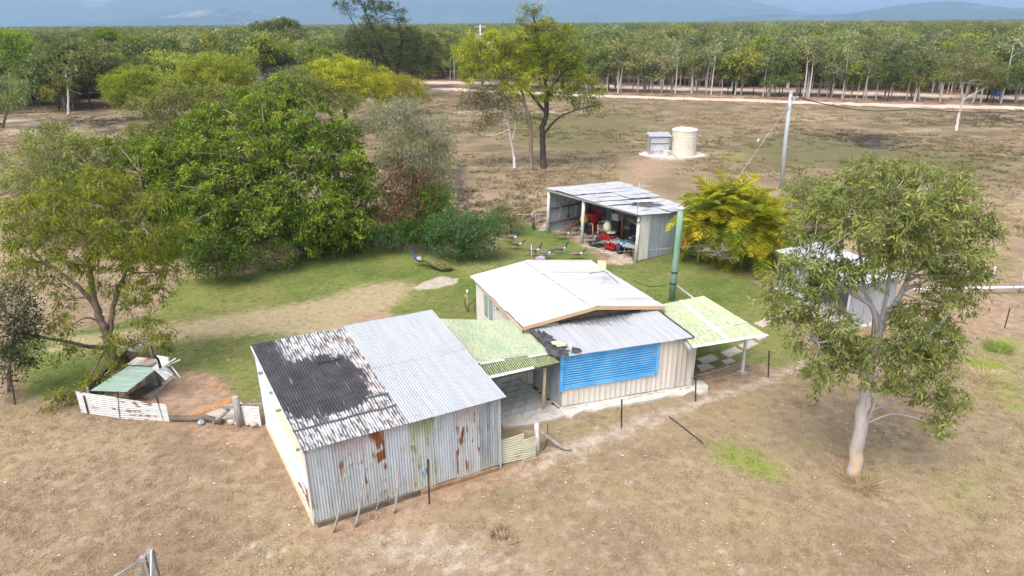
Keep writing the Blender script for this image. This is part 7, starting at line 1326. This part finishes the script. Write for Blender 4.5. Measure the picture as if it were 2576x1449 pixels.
# corrugated gate panel, split post and fallen branch at the right of the shed
gpn = thing("sheet_gate", (.35, 16.9, 0), "low cream corrugated gate between shed corner and the split white post", "gate")
gA, gB = (-0.37, 16.55), (0.67, 16.93)
corr(gpn, "sheet", q3((*gA, .05), (*[gA[i]+(gB[i]-gA[i])*.66 for i in (0, 1)], .05), (*[gA[i]+(gB[i]-gA[i])*.66 for i in (0, 1)], .92), (*gA, .84)), LICHEN_SHEET, along='s', seed=5)
corr(gpn, "sheet", q3((*[gA[i]+(gB[i]-gA[i])*.60 for i in (0, 1)], -.02), (*gB, .0), (*gB, .80), (*[gA[i]+(gB[i]-gA[i])*.60 for i in (0, 1)], .74)), LICHEN_SHEET, along='s', lift=.02, seed=6)
MB().beam((gA[0]+.05, gA[1]+.08, 0), (gA[0]+.05, gA[1]+.08, .85), .05, .05).build("stile", GREYWOOD, gpn)
tag(MB().tube([(*(0.72, 17.13), -.05), (0.72, 17.3, 0.44), (0.7, 17.35, 0.88)], [.085, .075, .07], 8).build("split_post", WHITEPOST, base=(*(0.72, 17.13), 0)), "split weathered white post at the end of the low cream gate", "post")
tag(MB().tube(smooth_path([(0.78, 17.35, 0.65), (1.19, 17.37, 0.28), (1.48, 17.25, 0.12), (1.74, 17.18, 0.1)], 4), [.05, .06, .06, .035], 7).build("fallen_branch", GREYWOOD, base=(1.32, 17.53, 0.0)), "grey forked branch propped against the split white post", "branch")
tag(MB().tube(smooth_path([(1.07, 17.9, 0.53), (1.04, 17.6, 0.1), (0.9, 17.26, 0.02)], 4), .014, 5).build("hose", BLACK, base=(0.97, 17.33, -0.0)), "black hose end hanging beside the split white post", "hose")
tag(MB().tube(smooth_path([(5.08, 19.06, 0.02), (5.44, 18.32, 0.02), (5.78, 17.55, 0.02)], 5), .022, 6).build("hose", BLACK, base=(5.45, 18.35, 0.0)), "black pipe running over dry grass into the bright green wet patch", "hose")
# white corrugated fence sheet by the coop
fs = thing("sheet_fence", (-12.7, 19.4, 0), "long white rust blotched corrugated sheet standing on edge as a fence", "fence")
f0, f1, f2 = (-14.38, 19.63), (-12.85, 19.24), (-11.17, 19.08)
corr(fs, "sheet", q3((*f0, .02), (*f1, .02), (*f1, .80), (*f0, .80)), WHITE_SHEET, along='s', lift=.02, seed=51)
corr(fs, "sheet", q3((*[f1[i]-(f1[i]-f0[i])*.05 for i in (0, 1)], .0), (*f2, .0), (*f2, .62), (*[f1[i]-(f1[i]-f0[i])*.05 for i in (0, 1)], .78)), WHITE_SHEET, along='s', lift=.035, seed=52)
# chicken coop
co = thing("chicken_coop", (-11.6, 21.2, 0), "low tumbledown chicken coop roofed with faded green and rusty corrugated sheets", "coop")
c1 = [(-14.01, 19.74, 0.72), (-12.74, 19.64, 0.72), (-12.21, 20.83, 1.0), (-13.27, 21.08, 1.0)]
corr(co, "roof_sheet", q3(*c1), COOP_GREEN, along='s', lift=.02, seed=61)
c2 = [(-13.35, 20.95, 1.08), (-12.37, 20.81, 1.1), (-11.72, 20.6, 1.42), (-13.0, 21.09, 1.3)]
corr(co, "roof_sheet", q3(*c2), COOP_RUST, seed=62)
cb = [(-14.3, 20.11), (-13.01, 20.04), (-12.68, 21.82), (-14.11, 22.3)]
MB().beam((*cb[0], .0), (*cb[0], .68), .06, .06).build("post", GREYWOOD, co); MB().beam((*cb[1], 0), (*cb[1], .68), .06, .06).build("post", GREYWOOD, co)
m = MB(); m.add([(*cb[0], .05), (*cb[3], .05), (*cb[3], .95), (*cb[0], .68)], [(0, 1, 2, 3)]); m.add([(*cb[3], .05), (*cb[2], .05), (*cb[2], 1.0), (*cb[3], .95)], [(0, 1, 2, 3)]); m.build("wall_board", DARKWOOD, co)
MB().beam((*(-12.79, 21.45), .0), (*(-12.79, 21.45), .95), .05, .55, up=(1, .4, 0)).build("door_board", GREYWOOD, co)
MB().beam((*(-13.07, 20.43), .12), (*(-12.72, 21.25), .12), .5, .03).build("floor_board", DARKWOOD, co)
MB().beam((*(-12.51, 21.24), .0), (*(-12.74, 21.53), 1.5), .09, .09).build("post", DARKWOOD, co)
tag(MB().slab([(-12.91, 20.56), (-12.48, 20.48), (-12.32, 21.82), (-12.6, 22.06), (-12.79, 21.53)], 0, .06).build("stone_slab", SANDSTONE, base=(-12.58, 21.1, 0.0)), "pale flat slab along the coop's open side", "slab")
ch = thing("plastic_chair", (-11.86, 20.47, 1.2), "white plastic chair tipped upside down against the coop roof", "chair")
cx, cy, cz = (-11.89, 20.57, 1.15)
MB().beam((cx-.18, cy-.05, cz+.15), (cx+.22, cy-.1, cz-.30), .42, .04).build("seat", WHITE, ch); MB().beam((cx-.2, cy+.1, cz+.25), (cx+.25, cy, cz+.22), .05, .32).build("backrest", WHITE, ch)
for dx, dy, ex_, ey_, ez in ((-.15, -.2, .45, .1, .3), (.1, .2, .55, .15, .22), (.15, -.25, .5, -.1, -.4), (.2, .15, .55, -.05, -.38)): MB().tube([(cx+dx, cy+dy, cz), (cx+ex_, cy+ey_, cz+ez)], .025, 6).build("leg", WHITE, ch)
tag(MB().tube(smooth_path([(-11.81, 20.28, 1.3), (-11.83, 20.28, 1.6), (-11.7, 19.94, 1.95)], 4), [.05, .04, .02], 6).build("charred_branch", BLACK, base=(-11.92, 20.47, 1.2)), "charred black branch poking up behind the white plastic chair", "branch")
pb = thing("grow_bag", (*(-14.67, 23.82), 0), "pale canvas grow bag holding a spindly plant on the lawn", "plant pot")
bxx, byy = (-14.67, 23.82)
MB().lathe([(.20, 0), (.24, .25), (.22, .38), (.18, .38), (.1, .3)], (bxx, byy, 0), 12).build("bag", plain("cream_canvas", (.66, .60, .50), (.55, .50, .41), 6, .9), pb)
rgl = np.random.RandomState(2); Vv, Ff = leaf_arrays(rgl, np.array([bxx, byy, .5])+rgl.normal(size=(160, 3))*[.16, .16, .22], (lambda d: d/np.linalg.norm(d, axis=1)[:, None])(rgl.normal(size=(160, 3))+[0, 0, .4]), rgl.uniform(.08, .16, 160), rgl.uniform(.03, .05, 160))
link("foliage", npmesh("bag_plant", Vv-np.array([bxx, byy, 0]), [Ff], LF_DARK, fattr=rgl.uniform(0, 1, 160)), pb)
# log, stones, old post and little panel at the shed's back left corner
tag(MB().tube([(*(-11.1, 19.03), .10), (*(-9.97, 19.06), .10), (*(-9.36, 18.82), .09)], [.09, .11, .10], 9).build("log", DARKWOOD, base=(-10.23, 19.06, 0.0)), "dark log lying between the white sheet fence and the old grey post", "log")
tag(MB().tube([(-10.09, 18.83, 0.03), (-10.01, 18.82, 0.12)], .09, 12).build("tin_can", STEEL, base=(-10.11, 18.87, 0.0)), "small round tin lying against the dark log", "tin")
tag(MB().slab([(-10.18, 19.3), (-9.67, 18.96), (-8.9, 18.95), (-8.7, 19.11), (-9.08, 19.98), (-9.36, 20.19), (-9.72, 19.74)], 0, .07).build("stone_slab", SANDSTONE, base=(-9.41, 19.44, 0.0)), "large pale stone slab under the old grey brace post", "slab")
for k, (x, y, r, lb) in enumerate(zip(*[list(c) for c in zip(*[(-9.08, 18.86), (-8.84, 18.81), (-8.3, 18.71), (-8.5, 18.76)])], (.14, .13, .13, .10), ("pale rounded stone left of the old grey post's foot", "tan stone touching the old grey post's foot", "brown stone under the little corrugated panel", "small flat stone between two others by the panel"))):
    tag(MB().ell((x, y, r*.5), (r, r*.8, r*.65), 9, 6, .22, k+20).build("stone", SANDSTONE, base=(x, y, 0)), lb, "stone", "stones by the old post")
gb = thing("brace_post", (*(-8.75, 18.76), 0), "old grey fence post with a rail and slanting brace by the shed's back corner", "post")
bu = (-8.75, 18.76)
MB().tube([(*bu, -.05), (-8.76, 18.76, 0.44), (-8.77, 18.76, 1.04)], [.13, .12, .10], 9).build("post", GREYWOOD, gb)
MB().tube([(*(-9.66, 18.87), .04), (-9.14, 18.95, 0.48)], [.075, .065], 7).build("brace", GREYWOOD, gb)
MB().beam((-9.27, 18.85, 0.63), (-8.01, 18.95, 0.65), .07, .10).build("rail", GREYWOOD, gb)
MB().tube([(-8.77, 18.76, 1.03), (-8.77, 18.76, 1.05)], .08, 9).build("cut_end", SANDSTONE, gb)
lp_ = thing("corrugated_barrier", (-8.3, 18.75, 0), "small white corrugated panel between the old grey post and the shed", "panel")
l0, l1 = (-8.69, 18.81), (-8.01, 18.71)
corr(lp_, "sheet", q3((*l0, .05), (l1[0]-.05, l1[1], -.02), (l1[0]-.05, l1[1], .72), (*l0, .70)), WHITE, along='s', lift=.01, seed=71)
# steel gate at the bottom left
ga = thing("steel_gate", (-8.49, 12.38, 0.0), "galvanised tube gate cut off by the bottom edge of the picture", "gate")
gpo = thing("gate_post", (-8.63, 12.12, 0.0), "pair of square weathered timber posts wired together at the steel gate", "post")
q0 = (-8.11, 11.7); q1 = (-8.0, 11.7)
MB().box((q0[0], q0[1], .60), (.13, .13, 1.22), .3).build("post", GREYWOOD, gpo); MB().box((q1[0]+.04, q1[1]+.06, .655), (.13, .13, 1.31), .2).build("post", GREYWOOD, gpo)
for z in (1.12, .9): MB().tube([(q0[0]-.10, q0[1]-.1, z), (q1[0]+.15, q1[1]+.0, z), (q1[0]+.13, q1[1]+.17, z), (q0[0]-.1, q0[1]+.1, z), (q0[0]-.10, q0[1]-.1, z)], .006, 4).build("wire_tie", WIRE, gpo)
h0 = (-7.9, 11.73, 1.35)
MB().tube([h0, (h0[0]+.02, h0[1]-.3, .75), (h0[0]+.08, h0[1]-.9, .1)], .022, 8).build("stile", STEEL, ga)
MB().tube([h0, (h0[0]-.03, h0[1]+.02, 1.25), (h0[0]-.05, h0[1]+.02, .3)], .02, 8).build("stile", STEEL, ga)
gl0 = (-8.15, 11.65, 1.12); gl1 = (-8.46, 11.23, 1.12)
rl = thing("tube_gate", (-9.24, 12.38, 0.0), "grey tube rails running out of the picture left of the timber gate posts", "gate")
dgl = Vector(gl1)-Vector(gl0)
MB().tube([gl0, tuple(Vector(gl0)+dgl*2.2)], .024, 8).build("rail", STEEL, rl)
MB().tube([(gl0[0], gl0[1], .80), tuple(Vector((gl0[0], gl0[1], .80))+dgl*2.2)], .02, 8).build("rail", STEEL, rl)
# ------------------------------------------------------------------ stepping slabs, tap, rails
sl_px = [[(7.0, 23.08), (7.68, 23.46), (7.84, 23.06), (7.16, 22.65)], [(8.06, 23.59), (8.77, 24.1), (8.95, 23.68), (8.23, 23.15)], [(8.93, 24.2), (9.63, 24.7), (9.78, 24.3), (9.07, 23.78)], [(6.86, 22.53), (7.26, 22.75), (7.49, 22.43), (6.93, 22.13)], [(7.9, 22.9), (8.32, 23.12), (8.42, 22.86), (7.98, 22.61)], [(10.26, 26.31), (10.94, 26.84), (11.18, 26.42), (10.51, 25.87)], [(11.05, 26.93), (11.64, 27.35), (11.74, 26.91), (11.17, 26.5)], [(11.76, 27.43), (12.36, 27.87), (12.45, 27.42), (11.82, 27.04)], [(12.55, 28.13), (13.18, 28.59), (13.26, 28.12), (12.64, 27.68)], [(9.81, 24.88), (10.21, 25.17), (10.32, 24.94), (9.92, 24.62)]]
SLB = ["stepping slab second from the house under the carport", "biggest stepping slab in the middle of the carport floor", "stepping slab nearest the carport's open front", "half hidden stepping slab against the house wall", "broken stepping slab at the carport's front edge", "pale stepping slab just beyond the carport corner", "pale stepping slab halfway to the zinc shed", "stepping slab under the gum leaves", "stepping slab closest to the zinc shed", "small broken slab at the carport roof corner"]
for k, (P, lb) in enumerate(zip(sl_px, SLB)):
    c = (sum(p[0] for p in P)/4, sum(p[1] for p in P)/4, 0)
    tag(MB().slab(P if sdf(np.array([c[0]]), np.array([c[1]]), P)[0] > 0 else P[::-1], 0.0, .045+.004*(k % 3)).build("stepping_slab", SANDSTONE, base=c), lb, "slab", "stepping slabs from the carport to the zinc shed")
tp_ = thing("tap_post", (*(-1.97, 27.82), 0), "garden tap post with a white top and yellow fitting beside the house", "tap")
tx, ty = (-1.97, 27.82)
MB().tube([(tx, ty, 0), (tx, ty, .85)], .035, 7).build("post", GREYWOOD, tp_); MB().tube([(tx, ty, .851), (tx, ty, 1.05)], .05, 8).build("cap", WHITE, tp_)
MB().box((tx-.08, ty-.03, .78), (.07, .05, .12)).build("tap", YELLOWP, tp_); MB().tube([(tx-.1, ty, .72), (tx-.13, ty-.02, .4), (tx-.05, ty-.05, .12)], .015, 5).build("hose", BLACK, tp_)
MB().tube([(tx+.03, ty, .3), (tx+.35, ty-.2, .7), (-1.55, 25.7, .9)], .015, 5).build("hose", BLACK, tp_)
rf_ = thing("rail_fence", (*(20.72, 29.51), 0), "galvanised rail fence behind the white pipe at the right", "fence")
ra, rb_ = (18.64, 29.45), (25.28, 29.62)
for z in (.45, .85, 1.25): MB().tube([(ra[0]+6.0, ra[1], z), (rb_[0], rb_[1], z)], .03, 7).build("rail", STEEL, rf_)
for f in (.56, .78, 1.0): MB().tube([(ra[0]+(rb_[0]-ra[0])*f, ra[1]+(rb_[1]-ra[1])*f, 0), (ra[0]+(rb_[0]-ra[0])*f, ra[1]+(rb_[1]-ra[1])*f, 1.35)], .04, 8).build("post", STEEL, rf_)
tag(MB().tube([(ra[0], ra[1]-.1, .35), ((ra[0]+rb_[0])/2, (ra[1]+rb_[1])/2-.1, .33), (rb_[0], rb_[1]-.1, .33)], .075, 10).build("white_pipe", WHITE, base=(ra[0], ra[1], 0)), "long white pipe running right from behind the gum trunk", "pipe")
pg = thing("paddock_gate", (*(1.31, 40.65), 0), "flimsy wire gate hung on a blackened post left of the machinery shed", "gate")
ax, ay = (1.39, 40.65)
MB().tube([(ax, ay, 0), (ax-.1, ay, 1.1)], .09, 8).build("post", plain("charred_post", (.05, .045, .04), (.40, .38, .35), 2, .9), pg)
m = MB(); bxg, byg = (2.26, 40.89); m.tube([(ax+.1, ay, .15), (ax+.1, ay, 1.0), (bxg, byg, .95), (bxg, byg, .1), (ax+.1, ay, .15)], .022, 6); m.tube([(ax+.1, ay, .6), (bxg, byg, .55)], .012, 5)
m.build("frame", STEEL, pg); MB().tube([(ax-.1, ay, .98), (ax-1.6, ay+.2, .92)], .02, 6).tube([(ax-.75, ay+.1, 0), (ax-.7, ay+.1, .95)], .025, 6).build("side_rail", FLASH, pg)
for k, (x, y) in enumerate([(80.99, 117.86), (80.91, 116.55)]):
    tag(MB().lathe([(.29, 0), (.31, .03), (.31, .4), (.33, .43), (.31, .46), (.31, .8), (.28, .82)], (x, y, 0), 14).build("blue_drum", plain("blue_plastic", (.02, .10, .42), None, 3, .5), base=(x, y, 0)), ("left of two blue drums among the trunks at the far right", "right of two blue drums among the trunks at the far right")[k], "drum", "blue drums in the trees")
# far pole tower, dead tree
tw = thing("transformer_pole", (*(-6.66, 155.64), 0), "distant power pole with crossarms rising out of the woodland beside the lime crowned gum", "power pole")
twx, twy, twz = (-6.15, 150.0, 11.66)
tw.location = (twx, twy, 0); tw.matrix_world = Matrix.Translation((twx, twy, 0))
MB().tube([(twx, twy, 0), (twx, twy, twz)], .18, 8).build("pole", plain("pale_pole", (.5, .5, .5), None, 2, .7), tw)
for dz in (.4, 1.9, 3.3): MB().beam((twx-1.1, twy, twz-dz), (twx+1.1, twy, twz-dz), .16, .16).build("crossarm", STEEL, tw)
MB().box((twx-.45, twy-.2, twz-2.6), (.6, .5, .9)).build("transformer", STEEL, tw)
am = thing("antenna_mast", (-105.19, 330.0, 9.7), "thin distant antenna mast above the far trees on the left", "mast")
amx, amy, amz = (-104.41, 330.0, 15.55)
am.location = (amx, amy, 0); am.matrix_world = Matrix.Translation((amx, amy, 0))
MB().tube([(amx, amy, 0), (amx, amy, amz)], .12, 6).build("mast", STEEL, am); MB().beam((amx-1.2, amy, amz-.4), (amx+1.6, amy, amz+.2), .12, .12).beam((amx-.8, amy, amz-1.2), (amx+.8, amy, amz-1.0), .1, .1).build("elements", STEEL, am)
dt = thing("dead_tree", (-94.07, 230.0, 0), "bleached leafless tree standing out above the far left woodland", "tree")
dx_, dy_, dz_ = (-93.72, 230.0, 10.89)
dt.location = (dx_, dy_, 0); dt.matrix_world = Matrix.Translation((dx_, dy_, 0)); m = MB(); rgd = np.random.RandomState(5)
m.tube([(dx_, dy_, 0), (dx_+.2, dy_, dz_*.7), (dx_, dy_, dz_-1)], [.35, .25, .15], 7)
for k in range(14):
    a = rgd.uniform(0, 6.28); L = rgd.uniform(1.2, 3.2); z0 = dz_*rgd.uniform(.65, .92); m.tube(smooth_path([(dx_, dy_, z0), (dx_+math.cos(a)*L*.5, dy_+math.sin(a)*L*.5, z0+L*.25), (dx_+math.cos(a)*L, dy_+math.sin(a)*L, z0+L*rgd.uniform(.2, .7))], 3), [.12, .08, .03], 5)
m.build("trunk", TWIG, dt)
# ------------------------------------------------------------------ ground cover
def tuft_obj(name, nb, h, spread, wid, mat, seed, lean=0.7):
    rg = np.random.RandomState(seed); a = rg.uniform(0, 6.28, nb); r = spread*rg.uniform(0, 1, nb)**.5
    C = np.stack([np.cos(a)*r, np.sin(a)*r, 0*a], 1); D = np.stack([np.cos(a)*lean+rg.normal(size=nb)*.5, np.sin(a)*lean+rg.normal(size=nb)*.5, rg.uniform(.35, 1.1, nb)], 1); D /= np.linalg.norm(D, axis=1)[:, None]
    V, F = leaf_arrays(rg, C, D, h*rg.uniform(.6, 1.3, nb), np.full(nb, wid)*rg.uniform(.7, 1.3, nb)); return bpy.data.objects.new(name, npmesh(name, V, [F], mat, fattr=rg.uniform(0, 1, nb)))
def tuftmat():
    t = NT("grass_blades"); c = t.attr("gcol", 'INSTANCER', "Color"); v = t.attr("v")
    h = t.n("ShaderNodeHueSaturation"); t.l(c, h.inputs["Color"]); t.put(t.math('MULTIPLY_ADD', v, 0.5, 0.75), h.inputs["Value"])
    d = t.n("ShaderNodeBsdfDiffuse"); t.l(h.outputs[0], d.inputs[0]); t.l(d.outputs[0], t.out.inputs[0]); return t.m
TM = tuftmat()
TUF = [tuft_obj("grass_tuft", 16, .07, .10, .010, TM, 1, .9), tuft_obj("grass_tuft", 14, .06, .12, .010, TM, 2, 1.2), tuft_obj("grass_tuft", 18, .085, .10, .009, TM, 3, .7), tuft_obj("straw_tuft", 12, .10, .10, .010, TM, 4, 1.8)]
rg = np.random.RandomState(99)
foot = [[sA, sB, sC, sD], [(1.5, 19.4), (6.3, 20.8), (3.5, 27.8), (-1.8, 26)], [mF, mR, mB_, mL], [rA, rB, rC, rD], pp, [(-.6, 16.8), (2.0, 18.9), (.6, 21.8), (-3.2, 21.8)]]
def cover(n, y0, y1, dens_pow=1.0):
    y = y0+(y1-y0)*rg.uniform(0, 1, n)**dens_pow; x = rg.uniform(-1, 1, n)*(.80*y+3); P = np.stack([x, y], 1); k = np.ones(n, bool)
    for f in foot: k &= sdf(x, y, f) < -0.06
    return P[k]
def gcolour(P, M):
    n = len(P); r = rg.uniform(0, 1, (n, 1)); ph = np.sin(P[:, :1]*1.9+np.sin(P[:, 1:]*1.3)*2)*.5+.5; ph2 = np.sin(P[:, :1]*.37+1)*np.sin(P[:, 1:]*.29+2)*.5+.5
    c = np.array([.243, .172, .11])*(1-r)+np.array([.39, .30, .205])*r; c = c*(1-.45*ph2*ph)+np.array([.25, .205, .085])*(.45*ph2*ph)
    def mixc(c, k, a, b, w=1.0):
        m_ = np.clip((M[k][:, None]+(rg.uniform(0, 1, (n, 1))-.5)*.5-.35)/.3, 0, 1)*w; return c*(1-m_)+(np.array(a)*(1-r)+np.array(b)*r)*m_
    c = mixc(c, 'olive', (.15, .14, .05), (.25, .22, .09), .8); c = mixc(c, 'lawn', (.08, .13, .028), (.185, .205, .062)); c = mixc(c, 'lane', (.30, .24, .13), (.44, .36, .22)); c = mixc(c, 'dirt', (.28, .19, .12), (.37, .26, .17), .8); c = mixc(c, 'bright', (.115, .20, .013), (.245, .295, .04), .9); return c
P = cover(62000, 9.5, 36, 1.05); M = amasks(P[:, 0], P[:, 1]); bare = np.maximum(np.maximum(M['pale']*.9, M['dirt']*.75), np.maximum(M['burn_shade'], M['trail'])); k = rg.uniform(0, 1, len(P)) > bare; P = P[k]; M = {a: b[k] for a, b in M.items()}
n = len(P); kd = rg.choice(4, n, p=[.3, .3, .15, .25]); sc_ = rg.uniform(.6, 1.25, n)*np.where(M['lawn'] > .5, .62, .85)
scatter("grass", np.stack([P[:, 0], P[:, 1], 0*P[:, 0]], 1), TUF, kd, sc_, rg.uniform(0, 6.28, n), gcolour(P, M))
# fallen gum leaves and bark flakes
LT = []
for k, (L, w) in enumerate(((.10, .022), (.13, .03), (.085, .03))):
    m = MB(); m.add([(0, 0, .006), (L*.5, w*.5, .02), (L, 0, .008), (L*.5, -w*.5, .016)], [(0, 1, 2, 3)]); me = bpy.data.meshes.new("fallen_leaf"); me.from_pydata(m.v, [], m.f); LT.append(me)
    me.materials.append(plain("dry_fallen_leaf", ((.50, .43, .33), (.45, .33, .21), (.60, .55, .48))[k], ((.50, .42, .31), (.45, .33, .2), (.58, .54, .48))[k], 6, .8))
LT = [bpy.data.objects.new("fallen_leaf", m_) for m_ in LT]
P = cover(2300, 10, 34, .9); n = len(P); scatter("leaf_litter", np.stack([P[:, 0], P[:, 1], np.full(n, .03)], 1), LT, rg.randint(0, 3, n), rg.uniform(.5, 1.3, n), rg.uniform(0, 6.28, n))
# clumpy tussocks over the paddock
TUS = [tuft_obj("tussock", 40, .26, .30, .035, TM, 11, 1.2), tuft_obj("tussock", 34, .20, .36, .035, TM, 12, 1.6), tuft_obj("tussock", 30, .34, .26, .03, TM, 13, .9)]
P = cover(16000, 38, 125, 1.25); M = amasks(P[:, 0], P[:, 1]); man = np.maximum(np.maximum(M['lawn'], M['pale']), np.maximum(M['dirt'], M['lane']))
k = (man < .3) & (linedist(P[:, 0], P[:, 1], r1) > 2.6) & (linedist(P[:, 0], P[:, 1], r2) > 3.4) & (np.sin(P[:, 0]*.21+np.sin(P[:, 1]*.16)*2)+np.sin(P[:, 1]*.33+P[:, 0]*.07)+rg.normal(size=len(P))*.8 > -.1); P = P[k]; M = {a: b[k] for a, b in M.items()}; n = len(P)
rr_ = rg.uniform(0, 1, (n, 1)); zone = (np.sin(P[:, :1]*.09+np.sin(P[:, 1:]*.11)*1.7)*.5+.5)*.6+rr_*.4
c = np.array([.12, .095, .06])*(1-zone)+np.array([.38, .285, .17])*zone; g_ = np.clip(M['olive'][:, None]*1.2+(rg.uniform(0, 1, (n, 1))-.6), 0, 1); c = c*(1-g_)+np.array([.15, .15, .05])*g_; b_ = M['burn_shade'][:, None]; c = c*(1-b_)+np.array([.05, .045, .04])*b_
scatter("tussock_grass", np.stack([P[:, 0], P[:, 1], 0*P[:, 0]], 1), TUS, rg.randint(0, 3, n), rg.uniform(.6, 1.5, n), rg.uniform(0, 6.28, n), c)
# single clumps that stand out
def clump(x, y, h, r, nb, mat, label, seed, wid=.012, cat="grass tuft", name="grass_clump"):
    rgc = np.random.RandomState(seed); a = rgc.uniform(0, 6.28, nb); q = r*rgc.uniform(0, 1, nb)**.6; C = np.stack([np.cos(a)*q, np.sin(a)*q, 0*a], 1)
    D = np.stack([np.cos(a)*.8+rgc.normal(size=nb)*.35, np.sin(a)*.8+rgc.normal(size=nb)*.35, rgc.uniform(.2, 1.0, nb)], 1); D /= np.linalg.norm(D, axis=1)[:, None]
    V, F = leaf_arrays(rgc, C, D, h*rgc.uniform(.5, 1.3, nb), np.full(nb, wid)); return tag(link(name, npmesh(name, V, [F], mat, fattr=rgc.uniform(0, 1, nb)), None, (x, y, 0)), label, cat)
STRAW = leafmat("straw_blades", (.24, .17, .09), (.36, .27, .15), (.50, .40, .24), .1); GRN = leafmat("lush_blades", (.06, .10, .015), (.12, .175, .025), (.22, .25, .05), .2); CHAR = leafmat("charred_stems", (.03, .025, .025), (.07, .055, .05), (.22, .16, .12), .05)
for (x, y), h, r, nb, mt, lb, sd in zip([(9.62, 15.53), (9.48, 16.06), (9.78, 19.72), (-0.31, 13.67), (-0.27, 13.29), (18.94, 23.72), (17.01, 21.53)], (.42, .34, .30, .22, .30, .35, .4), (.42, .3, .35, .20, .30, .45, .5), (420, 260, 200, 120, 160, 420, 260), (STRAW, STRAW, STRAW, CHAR, STRAW, GRN, STRAW), ("long straw tuft fanning out in front of the tall gum's foot", "straw tuft on the left side of the tall gum's foot", "rounded brown grass clump in the open right of the track", "charred black clump in the dry grass right of the iron shed", "matted dry stems beside the charred black clump", "lush green grass mound near the right edge", "straw clump below the lush green mound at right"), range(50, 57)): clump(x, y, h, r, nb, mt, lb, sd)
